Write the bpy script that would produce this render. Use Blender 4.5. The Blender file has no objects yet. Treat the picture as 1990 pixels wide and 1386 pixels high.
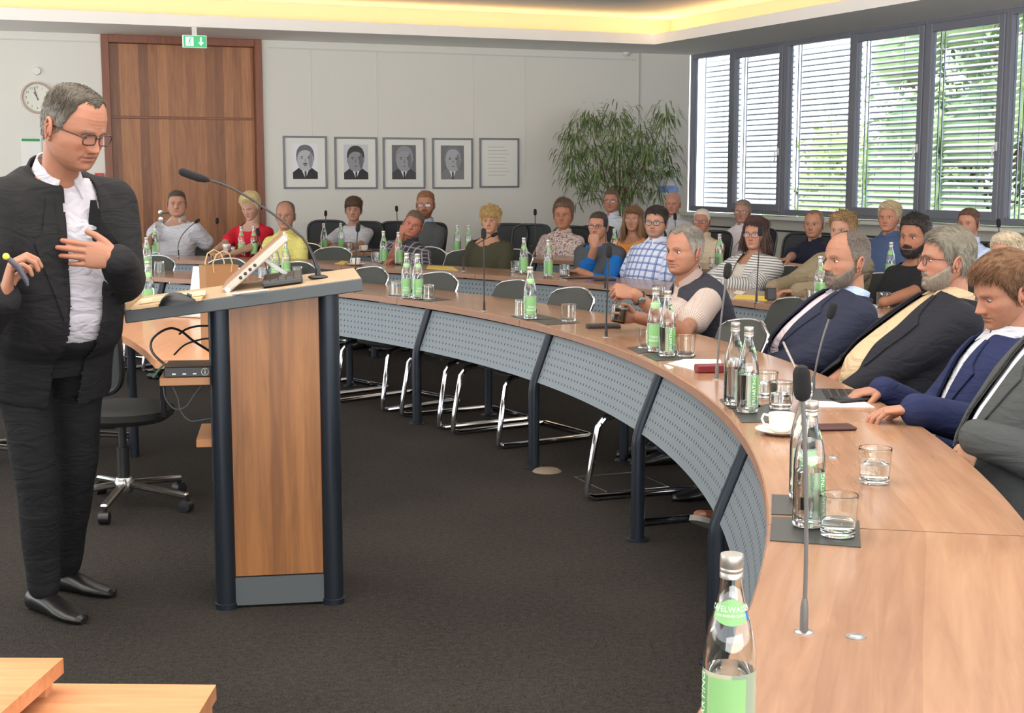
import bpy, math, random
import numpy as np
from mathutils import Vector, Matrix, Euler, noise as mnoise

R = math.radians
random.seed(7)
rng = np.random.default_rng(7)
scn = bpy.context.scene
COL = scn.collection
# ------------------------------------------------------------------ camera
F, CX, CY, HC = 2700.0, 995.0, 693.0, 1.52
PITCH = math.atan(357.0 / F)
cam_d = bpy.data.cameras.new('camera')
cam_d.sensor_fit = 'HORIZONTAL'; cam_d.sensor_width = 36.0
cam_d.lens = 36.0 * F / 1990.0
cam_d.clip_start = 0.05; cam_d.clip_end = 200
cam = bpy.data.objects.new('camera', cam_d); COL.objects.link(cam)
cam.location = (0, 0, HC); cam.rotation_euler = (R(90) - PITCH, 0, 0)
scn.camera = cam
# ------------------------------------------------------------------ world, sun, lights, exposure
w = bpy.data.worlds.new('sky'); scn.world = w; w.use_nodes = True
nt = w.node_tree
bg = nt.nodes['Background']
tc = nt.nodes.new('ShaderNodeTexCoord'); sep = nt.nodes.new('ShaderNodeSeparateXYZ'); ramp = nt.nodes.new('ShaderNodeValToRGB')
nt.links.new(tc.outputs['Generated'], sep.inputs[0]); nt.links.new(sep.outputs['Z'], ramp.inputs[0])
ramp.color_ramp.elements[0].position = 0.0; ramp.color_ramp.elements[0].color = (0.95, 0.97, 1.0, 1)
ramp.color_ramp.elements[1].position = 0.6; ramp.color_ramp.elements[1].color = (0.62, 0.78, 1.0, 1)
nt.links.new(ramp.outputs[0], bg.inputs[0])
bg.inputs[1].default_value = 4.0
sun_d = bpy.data.lights.new('sun', 'SUN'); sun_d.energy = 9.0; sun_d.angle = R(1); sun_d.color = (1, .95, .86)
sun = bpy.data.objects.new('sun', sun_d); COL.objects.link(sun)
sun.rotation_euler = Vector((0.54, 0.03, 0.9)).to_track_quat('Z', 'Y').to_euler()
def area(name, loc, to, sx, sy, power, col=(1, 1, 1)):
    d = bpy.data.lights.new(name, 'AREA'); d.shape = 'RECTANGLE'; d.size = sx; d.size_y = sy; d.energy = power; d.color = col
    o = bpy.data.objects.new(name, d); COL.objects.link(o); o.location = loc
    o.rotation_euler = (Vector(loc) - Vector(to)).to_track_quat('Z', 'Y').to_euler()
    return o
# added fill lights outside the view, brightening the room and its ceiling
area('left_fill_light', (-11.5, 5.0, .9), (-4, 7, 4.5), 9, 1.4, 160, (.93, .97, 1))  # unseen fill added on the left
area('rear_fill_light', (2.0, -4.6, .9), (0, 5, 5.5), 12, 1.6, 520, (1, .98, .95))  # unseen fill added behind the camera
area('upward_fill_light', (-2.0, 3.6, 2.25), (-2.0, 4.6, 5), 8, 5, 700, (1, .97, .92))  # added fill shining up at the ceiling, no fitting modelled
area('low_fill_light', (-9.2, 7.2, .35), (-8.2, 8.6, 6), 4, 4, 420, (1, .97, .92))  # added low fill on the left, aimed up to lift the low ceiling
area('low_fill_light', (5.6, 4.0, .35), (5.8, 6.0, 6), 2.5, 3.5, 300, (1, .97, .92))  # second added low fill, on the right near the windows
scn.view_settings.view_transform = 'Standard'
scn.view_settings.look = 'None'
scn.view_settings.gamma = 1.0
scn.view_settings.use_curve_mapping = False
scn.view_settings.exposure = -0.05
scn.cycles.use_denoising = True
scn.cycles.max_bounces = 10
scn.cycles.transparent_max_bounces = 16
scn.cycles.transmission_bounces = 10
scn.cycles.caustics_reflective = False
scn.cycles.caustics_refractive = False
scn.cycles.sample_clamp_indirect = 6

# ------------------------------------------------------------------ pinhole helpers (only to survey real positions)
def ray(x, y):
    u = (x - CX) / F; v = -(y - CY) / F
    return Vector((u, math.cos(PITCH) + v * math.sin(PITCH), -math.sin(PITCH) + v * math.cos(PITCH)))
CAM = Vector((0, 0, HC))
def at(x, y, z=0.74):
    d = ray(x, y); t = (z - HC) / d.z
    return CAM + d * t
def pd(x, y, Y):
    d = ray(x, y)
    return CAM + d * (Y / d.y)
CEN = Vector((-6.47, 4.39, 0))
def ring_at(x, y, r):
    d = ray(x, y); a = d.x ** 2 + d.y ** 2
    b = 2 * (d.x * -CEN.x + d.y * -CEN.y); c = CEN.x ** 2 + CEN.y ** 2 - r * r
    t = (-b + math.sqrt(b * b - 4 * a * c)) / (2 * a)
    return CAM + d * t
def ring(r, th, z=0.0):
    return Vector((CEN.x + r * math.cos(R(th)), CEN.y + r * math.sin(R(th)), z))
def theta(p):
    return math.degrees(math.atan2(p.y - CEN.y, p.x - CEN.x))

# ------------------------------------------------------------------ materials
def lin(c):
    o = []
    for v in c[:3]:
        v = v / 255.0
        o.append(v / 12.92 if v <= 0.04045 else ((v + 0.055) / 1.055) ** 2.4)
    return (o[0], o[1], o[2], 1.0)
MATS = {}
def M(name, rgb=(128, 128, 128), rough=0.5, metal=0.0, bump=0, bscale=200, trans=0, ior=1.45, var=0, vscale=5, spec=0.5, emit=0, coat=0, vcol=False, sheen=0, folds=0):
    if name in MATS: return MATS[name]
    m = bpy.data.materials.new(name); m.use_nodes = True
    n = m.node_tree; b = n.nodes['Principled BSDF']
    b.inputs['Base Color'].default_value = lin(rgb)
    b.inputs['Roughness'].default_value = rough; b.inputs['Metallic'].default_value = metal
    b.inputs['Specular IOR Level'].default_value = spec
    if trans: b.inputs['Transmission Weight'].default_value = trans; b.inputs['IOR'].default_value = ior
    if coat: b.inputs['Coat Weight'].default_value = coat; b.inputs['Coat Roughness'].default_value = .1
    if sheen: b.inputs['Sheen Weight'].default_value = sheen
    if emit: b.inputs['Emission Color'].default_value = lin(rgb); b.inputs['Emission Strength'].default_value = emit
    t = n.nodes.new('ShaderNodeTexCoord')
    if vcol:
        a = n.nodes.new('ShaderNodeAttribute'); a.attribute_name = 'Col'
        n.links.new(a.outputs['Color'], b.inputs['Base Color'])
    if var:
        ns = n.nodes.new('ShaderNodeTexNoise'); ns.inputs['Scale'].default_value = vscale; ns.inputs['Detail'].default_value = 4
        mx = n.nodes.new('ShaderNodeMix'); mx.data_type = 'RGBA'
        n.links.new(t.outputs['Object'], ns.inputs['Vector']); n.links.new(ns.outputs['Fac'], mx.inputs[0])
        c = lin(rgb)
        mx.inputs[6].default_value = tuple(min(1, v * (1 - var)) for v in c[:3]) + (1,)
        mx.inputs[7].default_value = tuple(min(1, v * (1 + var)) for v in c[:3]) + (1,)
        n.links.new(mx.outputs[2], b.inputs['Base Color'])
    if bump:
        ns = n.nodes.new('ShaderNodeTexNoise'); ns.inputs['Scale'].default_value = bscale; ns.inputs['Detail'].default_value = 3
        bp = n.nodes.new('ShaderNodeBump'); bp.inputs['Strength'].default_value = bump; bp.inputs['Distance'].default_value = 0.004
        if folds:
            fn = n.nodes.new('ShaderNodeTexNoise'); fn.inputs['Scale'].default_value = 7; fn.inputs['Detail'].default_value = 2; fn.inputs['Distortion'].default_value = 1.6
            mpf = n.nodes.new('ShaderNodeMapping'); mpf.inputs['Rotation'].default_value = (.5, .4, .6); mpf.inputs['Scale'].default_value = (1, 1, 2.6)
            b2 = n.nodes.new('ShaderNodeBump'); b2.inputs['Strength'].default_value = .9; b2.inputs['Distance'].default_value = folds
            n.links.new(t.outputs['Object'], mpf.inputs[0]); n.links.new(mpf.outputs[0], fn.inputs['Vector']); n.links.new(fn.outputs['Fac'], b2.inputs['Height']); n.links.new(b2.outputs[0], bp.inputs['Normal'])
        n.links.new(t.outputs['Object'], ns.inputs['Vector']); n.links.new(ns.outputs['Fac'], bp.inputs['Height'])
        n.links.new(bp.outputs[0], b.inputs['Normal'])
    MATS[name] = m
    return m
def mmath(n, op, a, b=None, clamp=False):
    k = n.nodes.new('ShaderNodeMath'); k.operation = op; k.use_clamp = clamp
    for i, v in enumerate((a, b)):
        if v is None: continue
        if isinstance(v, (int, float)): k.inputs[i].default_value = v
        else: n.links.new(v, k.inputs[i])
    return k.outputs[0]
def wood(name, cols, axis='Z', across='X', strip=0.09, rough=0.3, grain=1.0, coat=0.0, stripvar=1.0):
    """planked veneer: strips of differing tone across, long grain along the axis"""
    if name in MATS: return MATS[name]
    m = bpy.data.materials.new(name); m.use_nodes = True
    n = m.node_tree; b = n.nodes['Principled BSDF']; b.inputs['Roughness'].default_value = rough
    if coat: b.inputs['Coat Weight'].default_value = coat; b.inputs['Coat Roughness'].default_value = 0.12
    t = n.nodes.new('ShaderNodeTexCoord'); s = n.nodes.new('ShaderNodeSeparateXYZ'); n.links.new(t.outputs['Object'], s.inputs[0])
    # slight wander of the strip edges
    wv = n.nodes.new('ShaderNodeTexNoise'); wv.inputs['Scale'].default_value = 1.3; n.links.new(t.outputs['Object'], wv.inputs['Vector'])
    xx = mmath(n, 'ADD', s.outputs[across], mmath(n, 'MULTIPLY', wv.outputs['Fac'], 0.03 * grain))
    q = mmath(n, 'FLOOR', mmath(n, 'DIVIDE', xx, strip))
    wn = n.nodes.new('ShaderNodeTexWhiteNoise'); wn.noise_dimensions = '1D'; n.links.new(q, wn.inputs['W'])
    cm = n.nodes.new('ShaderNodeCombineXYZ')
    sc = {'X': (1, 14, 14), 'Y': (14, 1, 14), 'Z': (14, 14, 1)}[axis]
    mp = n.nodes.new('ShaderNodeMapping'); mp.inputs['Scale'].default_value = tuple(v * 2.2 for v in sc)
    n.links.new(t.outputs['Object'], mp.inputs['Vector'])
    gn = n.nodes.new('ShaderNodeTexNoise'); gn.inputs['Scale'].default_value = 1.0; gn.inputs['Detail'].default_value = 5; gn.inputs['Roughness'].default_value = 0.6; gn.inputs['Distortion'].default_value = 0.6
    n.links.new(mp.outputs[0], gn.inputs['Vector'])
    f = mmath(n, 'ADD', mmath(n, 'MULTIPLY', wn.outputs['Value'], 0.55 * stripvar), mmath(n, 'MULTIPLY', mmath(n, 'SUBTRACT', gn.outputs['Fac'], 0.25), 0.9), clamp=True)
    rp = n.nodes.new('ShaderNodeValToRGB'); n.links.new(f, rp.inputs[0])
    el = rp.color_ramp.elements
    el[0].position = 0.1; el[0].color = lin(cols[0]); el[1].position = 0.9; el[1].color = lin(cols[2])
    e = el.new(0.5); e.color = lin(cols[1])
    n.links.new(rp.outputs[0], b.inputs['Base Color'])
    bp = n.nodes.new('ShaderNodeBump'); bp.inputs['Strength'].default_value = 0.05; bp.inputs['Distance'].default_value = 0.002
    n.links.new(gn.outputs['Fac'], bp.inputs['Height']); n.links.new(bp.outputs[0], b.inputs['Normal'])
    MATS[name] = m
    return m

# ------------------------------------------------------------------ mesh builder
class MB:
    def __init__(s): s.v = []; s.f = []; s.mi = []; s.m = 0; s.uv = None
    def add(s, v, f):
        o = len(s.v); s.v.extend([tuple(p) for p in v]); s.f.extend([tuple(i + o for i in q) for q in f]); s.mi.extend([s.m] * len(f)); return s
    def box(s, c, d, rot=None, bev=0.0):
        hx, hy, hz = d[0] / 2, d[1] / 2, d[2] / 2
        b = min(bev, hx * .9, hy * .9, hz * .9)
        if b <= 0:
            v = [(x, y, z) for z in (-hz, hz) for y in (-hy, hy) for x in (-hx, hx)]
            f = [(0, 2, 3, 1), (4, 5, 7, 6), (0, 1, 5, 4), (2, 6, 7, 3), (0, 4, 6, 2), (1, 3, 7, 5)]
        else:  # chamfered box
            v = []; f = []
            for sz in (-1, 1):
                for sy in (-1, 1):
                    for sx in (-1, 1):
                        v += [(sx * hx, sy * (hy - b), sz * (hz - b)), (sx * (hx - b), sy * hy, sz * (hz - b)), (sx * (hx - b), sy * (hy - b), sz * hz)]
            def i(sx, sy, sz, k): return ((sz > 0) * 4 + (sy > 0) * 2 + (sx > 0)) * 3 + k
            for sg in (-1, 1):
                f.append([i(sg, -1, -1, 0), i(sg, 1, -1, 0), i(sg, 1, 1, 0), i(sg, -1, 1, 0)][::sg])
                f.append([i(-1, sg, -1, 1), i(-1, sg, 1, 1), i(1, sg, 1, 1), i(1, sg, -1, 1)][::sg])
                f.append([i(-1, -1, sg, 2), i(1, -1, sg, 2), i(1, 1, sg, 2), i(-1, 1, sg, 2)][::sg])
            for a in (-1, 1):
                for c_ in (-1, 1):
                    f.append([i(a, c_, -1, 0), i(a, c_, 1, 0), i(a, c_, 1, 1), i(a, c_, -1, 1)][::a * c_])
                    f.append([i(a, -1, c_, 0), i(a, -1, c_, 2), i(a, 1, c_, 2), i(a, 1, c_, 0)][::a * c_])
                    f.append([i(-1, a, c_, 1), i(1, a, c_, 1), i(1, a, c_, 2), i(-1, a, c_, 2)][::-a * c_])
            for sz in (-1, 1):
                for sy in (-1, 1):
                    for sx in (-1, 1):
                        f.append([i(sx, sy, sz, 0), i(sx, sy, sz, 1), i(sx, sy, sz, 2)][::sx * sy * sz])
        Rm = rot.to_matrix() if isinstance(rot, Euler) else (rot if rot is not None else Matrix.Identity(3))
        c = Vector(c)
        return s.add([Rm @ Vector(p) + c for p in v], f)
    def beam(s, a, b, wd, h, up=(0, 0, 1), bev=0.0):
        a = Vector(a); b = Vector(b); d = (b - a); L = d.length; d.normalize()
        x = d.cross(Vector(up)); x.normalize(); u = x.cross(d)
        Rm = Matrix((x, d, u)).transposed()
        return s.box((a + b) / 2, (wd, L, h), Rm, bev)
    def loft(s, rings, caps=True, closed=True):
        n = len(rings[0]); v = [p for r_ in rings for p in r_]; f = []
        for k in range(len(rings) - 1):
            for j in range(n if closed else n - 1):
                a = k * n + j; b = k * n + (j + 1) % n
                f.append((a, b, b + n, a + n))
        if caps:
            f.append(tuple(range(n))[::-1]); f.append(tuple(range((len(rings) - 1) * n, len(rings) * n)))
        return s.add(v, f)
    def tube(s, pts, rad, seg=8, caps=True, closed=False, flat=1.0, up=None):
        P = [Vector(p) for p in pts]; n = len(P)
        if not hasattr(rad, '__len__'): rad = [rad] * n
        rings = []; u = None
        for i in range(n):
            if closed: t = P[(i + 1) % n] - P[i - 1]
            else: t = P[min(i + 1, n - 1)] - P[max(i - 1, 0)]
            if t.length < 1e-9: t = Vector((0, 0, 1))
            t.normalize()
            if u is None:
                u = Vector(up) if up else (Vector((0, 0, 1)) if abs(t.z) < .9 else Vector((1, 0, 0)))
            u = u - t * u.dot(t)
            if u.length < 1e-6: u = t.orthogonal()
            u.normalize(); w_ = t.cross(u)
            rings.append([P[i] + (u * math.cos(2 * math.pi * k / seg) * flat + w_ * math.sin(2 * math.pi * k / seg)) * rad[i] for k in range(seg)])
        if closed:
            rings.append(rings[0]); return s.loft(rings, caps=False)
        return s.loft(rings, caps)
    def lathe(s, prof, seg=24, c=(0, 0, 0), axis=None, cap=True):
        rings = []; Q = Vector(axis).to_track_quat('Z', 'Y').to_matrix() if axis else Matrix.Identity(3)
        c = Vector(c)
        for r_, z in prof:
            rings.append([c + Q @ Vector((max(r_, 1e-5) * math.cos(2 * math.pi * k / seg), max(r_, 1e-5) * math.sin(2 * math.pi * k / seg), z)) for k in range(seg)])
        return s.loft(rings, cap)
    def sphere(s, c, r_, seg=16, rings_=10, scale=(1, 1, 1), rot=None):
        Rm = rot if rot is not None else Matrix.Identity(3); c = Vector(c); rr = []
        for i in range(rings_ + 1):
            a = math.pi * i / rings_
            z = -math.cos(a); q = max(math.sin(a), 1e-4)
            rr.append([c + Rm @ Vector((q * math.cos(2 * math.pi * k / seg) * r_ * scale[0], q * math.sin(2 * math.pi * k / seg) * r_ * scale[1], z * r_ * scale[2])) for k in range(seg)])
        return s.loft(rr, True)
    def prism(s, poly, z0, z1):
        a = sum(poly[i][0] * poly[(i + 1) % len(poly)][1] - poly[(i + 1) % len(poly)][0] * poly[i][1] for i in range(len(poly)))
        if a < 0: poly = poly[::-1]
        return s.loft([[Vector((p[0], p[1], z0)) for p in poly], [Vector((p[0], p[1], z1)) for p in poly]])
    def xf(s, mat, start=0):
        for i in range(start, len(s.v)): s.v[i] = tuple(mat @ Vector(s.v[i]))
        return s
    def mesh(s, name, mats, smooth=True, angle=35):
        me = bpy.data.meshes.new(name); me.from_pydata(s.v, [], s.f)
        for m_ in (mats if isinstance(mats, (list, tuple)) else [mats]): me.materials.append(m_)
        if any(s.mi): me.polygons.foreach_set('material_index', s.mi)
        if smooth:
            me.polygons.foreach_set('use_smooth', [True] * len(me.polygons))
            me.update()
            try: me.set_sharp_from_angle(angle=R(angle))
            except Exception: pass
        me.update(); return me
    def build(s, name, mats, parent=None, smooth=True, angle=35, mat=None):
        return link(name, s.mesh(name, mats, smooth, angle), parent, mat)
def link(name, me, parent=None, mat=None):
    o = bpy.data.objects.new(name, me); COL.objects.link(o)
    if parent is not None: o.parent = parent
    if mat is not None: o.matrix_local = mat
    return o
def thing(name, label, cat, loc=(0, 0, 0), rz=0.0, group=None, mat=None):
    o = bpy.data.objects.new(name, None); COL.objects.link(o); o.empty_display_size = .1
    if mat is not None: o.matrix_world = mat
    else: o.location = loc; o.rotation_euler = (0, 0, rz)
    return tag(o, label, cat, group)
def tag(o, label, cat, group=None):
    o['label'] = label; o['category'] = cat
    if group: o['group'] = group
    return o
def struct(o, label=None):
    o['kind'] = 'structure'
    if label: o['label'] = label
    return o
KIDS = {}
def dup(root, mat=None, loc=None, rz=0.0, label=None, group=None):
    r_ = root.copy(); COL.objects.link(r_)
    if mat is not None: r_.matrix_world = mat
    if loc is not None: r_.location = loc; r_.rotation_euler = (0, 0, rz)
    if label: r_['label'] = label
    if group: r_['group'] = group
    def rec(a, b):
        for ch in [o for o in a.children]:
            c = ch.copy(); COL.objects.link(c); c.parent = b; rec(ch, c)
    rec(root, r_)
    return r_
def text_mesh(txt, size, depth=0.0004, align='CENTER', spacing=1.0):
    cu = bpy.data.curves.new('lettering', 'FONT'); cu.body = txt; cu.size = size; cu.extrude = depth; cu.align_x = align; cu.align_y = 'CENTER'; cu.space_character = spacing; cu.resolution_u = 2
    o = bpy.data.objects.new('lettering', cu); COL.objects.link(o)
    dg = bpy.context.evaluated_depsgraph_get(); dg.update()
    me = bpy.data.meshes.new_from_object(o.evaluated_get(dg))
    bpy.data.objects.remove(o); bpy.data.curves.remove(cu)
    return me
# ================================================================== the room
white_wall = M('wall_paint', (226, 224, 216), .85, bump=.05, bscale=90)
ceil_paint = M('ceiling_paint', (250, 249, 246), .9)
sill_m = M('sill_white', (222, 220, 210), .45)
frame_m = M('window_frame_grey', (118, 120, 130), .45)
door_wood = wood('door_veneer', ((112, 66, 38), (150, 96, 58), (184, 126, 78)), 'Z', 'X', 0.11, .42)
frame_wood = wood('door_frame_veneer', ((118, 66, 42), (138, 80, 52), (156, 94, 62)), 'Z', 'X', 0.6, .42, stripvar=.3)
steel = M('brushed_steel', (200, 200, 200), .28, 1.0)
glass = M('window_glass', (250, 252, 252), .0, trans=1, ior=1.0)
dark = M('near_black', (18, 18, 20), .5)

def hpt(x, D):   # point at eye level on image column x and optical depth D
    return Vector(((x - CX) / F * D, D / math.cos(PITCH), 0))
kf = 16.5 * 7508.0
WA = hpt(-350, kf / (7820 + 350)); WB = hpt(1337, kf / (7820 - 1337))
ux = (WB - WA).normalized(); uy = Vector((-ux.y, ux.x, 0))       # uy points out of the room
FW = Matrix((ux, uy, Vector((0, 0, 1)))).transposed().to_4x4(); FW.translation = WA
FWI = FW.inverted(); WLEN = (WB - WA).length
D2 = 13.76
V2 = hpt(1944, D2)
vx = (V2 - WB).normalized(); vy = Vector((-vx.y, vx.x, 0))
WW = Matrix((vx, vy, Vector((0, 0, 1)))).transposed().to_4x4(); WW.translation = WB
WWI = WW.inverted()
def on(wall_inv, x, y, off=0.0):   # image point -> local (s, z) on a wall plane, off = how far in front of it
    o = wall_inv @ CAM; d = wall_inv.to_3x3() @ ray(x, y)
    t = (-off - o.y) / d.y
    p = o + d * t
    return p.x, p.z
ZT = 3.11
def fx(x): return on(FWI, x, 336)[0]
def wx(x): return on(WWI, x, 336)[0]
ds0, ds1 = fx(205), fx(513)
# far wall in three pieces around the recessed door
mb = MB(); mb.box(((ds0) / 2, .1, ZT / 2), (ds0, .2, ZT)); struct(mb.build('wall_north', white_wall, mat=FW, smooth=False), 'white wall left of the wooden door')
mb = MB(); mb.box(((ds1 + WLEN) / 2, .1, ZT / 2), (WLEN - ds1, .2, ZT)); struct(mb.build('wall_north', white_wall, mat=FW, smooth=False), 'white wall hung with the framed portraits')
# thin vertical panel joints and picture rails on the wall
for x, y in ((1240, 108),):
    mb = MB(); mb.box((fx(x), -.006, ZT / 2), (.02, .012, ZT)); struct(mb.build('trim_1', M('joint_grey', (190, 190, 184), .6), mat=FW))
for k, (xa, xb, y) in enumerate(((-340, 192, 78), (521, 1236, 96))):
    s0, z0 = on(FWI, xa, y - (xb - xa) * .012); s1, z1 = on(FWI, xb, y)
    mb = MB(); mb.box(((s0 + s1) / 2, -.008, 3.02), (s1 - s0, .016, .014))
    struct(mb.build('trim_%d' % (k + 2), M('rail_white', (205, 205, 200), .4), mat=FW))
for k, x in enumerate((608, 735, 920, 1020)):
    mb = MB(); mb.box((fx(x), -.002, ZT / 2 + .7), (.006, .004, ZT - 1.6)); struct(mb.build('trim_%d' % (k + 4), M('seam_grey', (212, 211, 204), .6), mat=FW))
# door: frame, leaf and transom panel, hinge side
door = bpy.data.objects.new('door_1', None); COL.objects.link(door); door.matrix_world = FW @ Matrix.Translation((ds0, 0, 0)); struct(door, 'tall brown wooden door with a panel above it')
dw = ds1 - ds0; jb = .085
mb = MB()
for s in (jb / 2, dw - jb / 2): mb.box((s, .04, ZT / 2), (jb, .16, ZT), bev=.004)
mb.box((dw / 2, .04, ZT - .045), (dw - 2 * jb, .16, .09), bev=.004)
mb.build('door_frame', frame_wood, door)
zs = on(FWI, 360, 230)[1]
mb = MB(); mb.box((dw / 2, .09, (zs - .0) / 2), (dw - 2 * jb, .05, zs), bev=.004); mb.build('door_leaf', door_wood, door)
mb = MB(); mb.box((dw / 2, .09, (zs + ZT - .09) / 2), (dw - 2 * jb, .05, ZT - .09 - zs), bev=.004); mb.build('transom_panel', door_wood, door)
mb = MB(); mb.box((dw / 2, .075, zs + .005), (dw - 2 * jb, .05, .03), bev=.003); mb.build('door_rail', frame_wood, door)
hs, hz = on(FWI, 313, 408); hs -= ds0
mb = MB(); mb.lathe([(.028, 0), (.028, .012), (.01, .014), (.01, .05), (0, .05)], 16, (hs, .065, 1.05), (0, -1, 0)); mb.tube([(hs, .01, 1.05), (hs + .02, .005, 1.05), (hs + .14, .005, 1.05)], .01, 8)
mb.build('door_handle', steel, door)
mb = MB(); mb.lathe([(.028, 0), (.028, .01), (.0, .012)], 16, (hs, .065, .97), (0, -1, 0)); mb.build('lock_plate', steel, door)
struct(door)
# floor with carpet
carpet = bpy.data.materials.new('carpet'); carpet.use_nodes = True
n = carpet.node_tree; b = n.nodes['Principled BSDF']; b.inputs['Roughness'].default_value = .95; b.inputs['Specular IOR Level'].default_value = .15
t = n.nodes.new('ShaderNodeTexCoord')
n1 = n.nodes.new('ShaderNodeTexNoise'); n1.inputs['Scale'].default_value = 140; n1.inputs['Detail'].default_value = 3
n2 = n.nodes.new('ShaderNodeTexNoise'); n2.inputs['Scale'].default_value = 1.2; n2.inputs['Detail'].default_value = 3
n3 = n.nodes.new('ShaderNodeTexNoise'); n3.inputs['Scale'].default_value = 45; n3.inputs['Detail'].default_value = 2
for q in (n1, n2, n3): n.links.new(t.outputs['Object'], q.inputs['Vector'])
f = mmath(n, 'ADD', mmath(n, 'MULTIPLY', n1.outputs['Fac'], .6), mmath(n, 'ADD', mmath(n, 'MULTIPLY', n2.outputs['Fac'], .2), mmath(n, 'MULTIPLY', n3.outputs['Fac'], .3)))
rp = n.nodes.new('ShaderNodeValToRGB'); n.links.new(f, rp.inputs[0]); rp.color_ramp.elements[0].position = .38; rp.color_ramp.elements[0].color = lin((20, 18, 17)); rp.color_ramp.elements[1].position = .72; rp.color_ramp.elements[1].color = lin((60, 54, 49))
n.links.new(rp.outputs[0], b.inputs['Base Color'])
bp = n.nodes.new('ShaderNodeBump'); bp.inputs['Strength'].default_value = .8; bp.inputs['Distance'].default_value = .01; n.links.new(f, bp.inputs['Height']); n.links.new(bp.outputs[0], b.inputs['Normal'])
_fl = WA - ux * 9 + uy * .2; _c = WB + uy * .2 - vy * -.2; _fr = WB + vx * 17 + vy * .2
ROOM = [(_fl.x, _fl.y), (_c.x, _c.y), (_fr.x, _fr.y), (_fr.x, -6.2), (_fl.x, -6.2)]
mb = MB(); mb.prism(ROOM, -.1, 0); struct(mb.build('floor', carpet, smooth=False), 'dark grey-brown carpet')
# window wall: parapet, sill, head
WL = 17.0; ZS = 1.0
pan_m = M('parapet_paint', (214, 210, 198), .7)
mb = MB(); mb.box((WL / 2, .1, ZS / 2 - .03), (WL, .2, ZS - .06)); struct(mb.build('wall_east', pan_m, mat=WW, smooth=False), 'cream parapet below the windows')
mb = MB(); mb.box((WL / 2, -.06, ZS - .03), (WL, .36, .04), bev=.006); struct(mb.build('trim_8', sill_m, mat=WW), 'white window ledge')
mb = MB(); mb.box((WL / 2, -.012, ZS - .19), (WL, .03, .02)); struct(mb.build('trim_9', M('dark_strip', (60, 58, 55), .7), mat=WW))  # thin dark strip along the parapet under the ledge
mb = MB(); mb.box((WL / 2, .1, ZT + .1), (WL, .2, .2)); struct(mb.build('wall_east', white_wall, mat=WW, smooth=False), 'wall strip above the windows')
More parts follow.
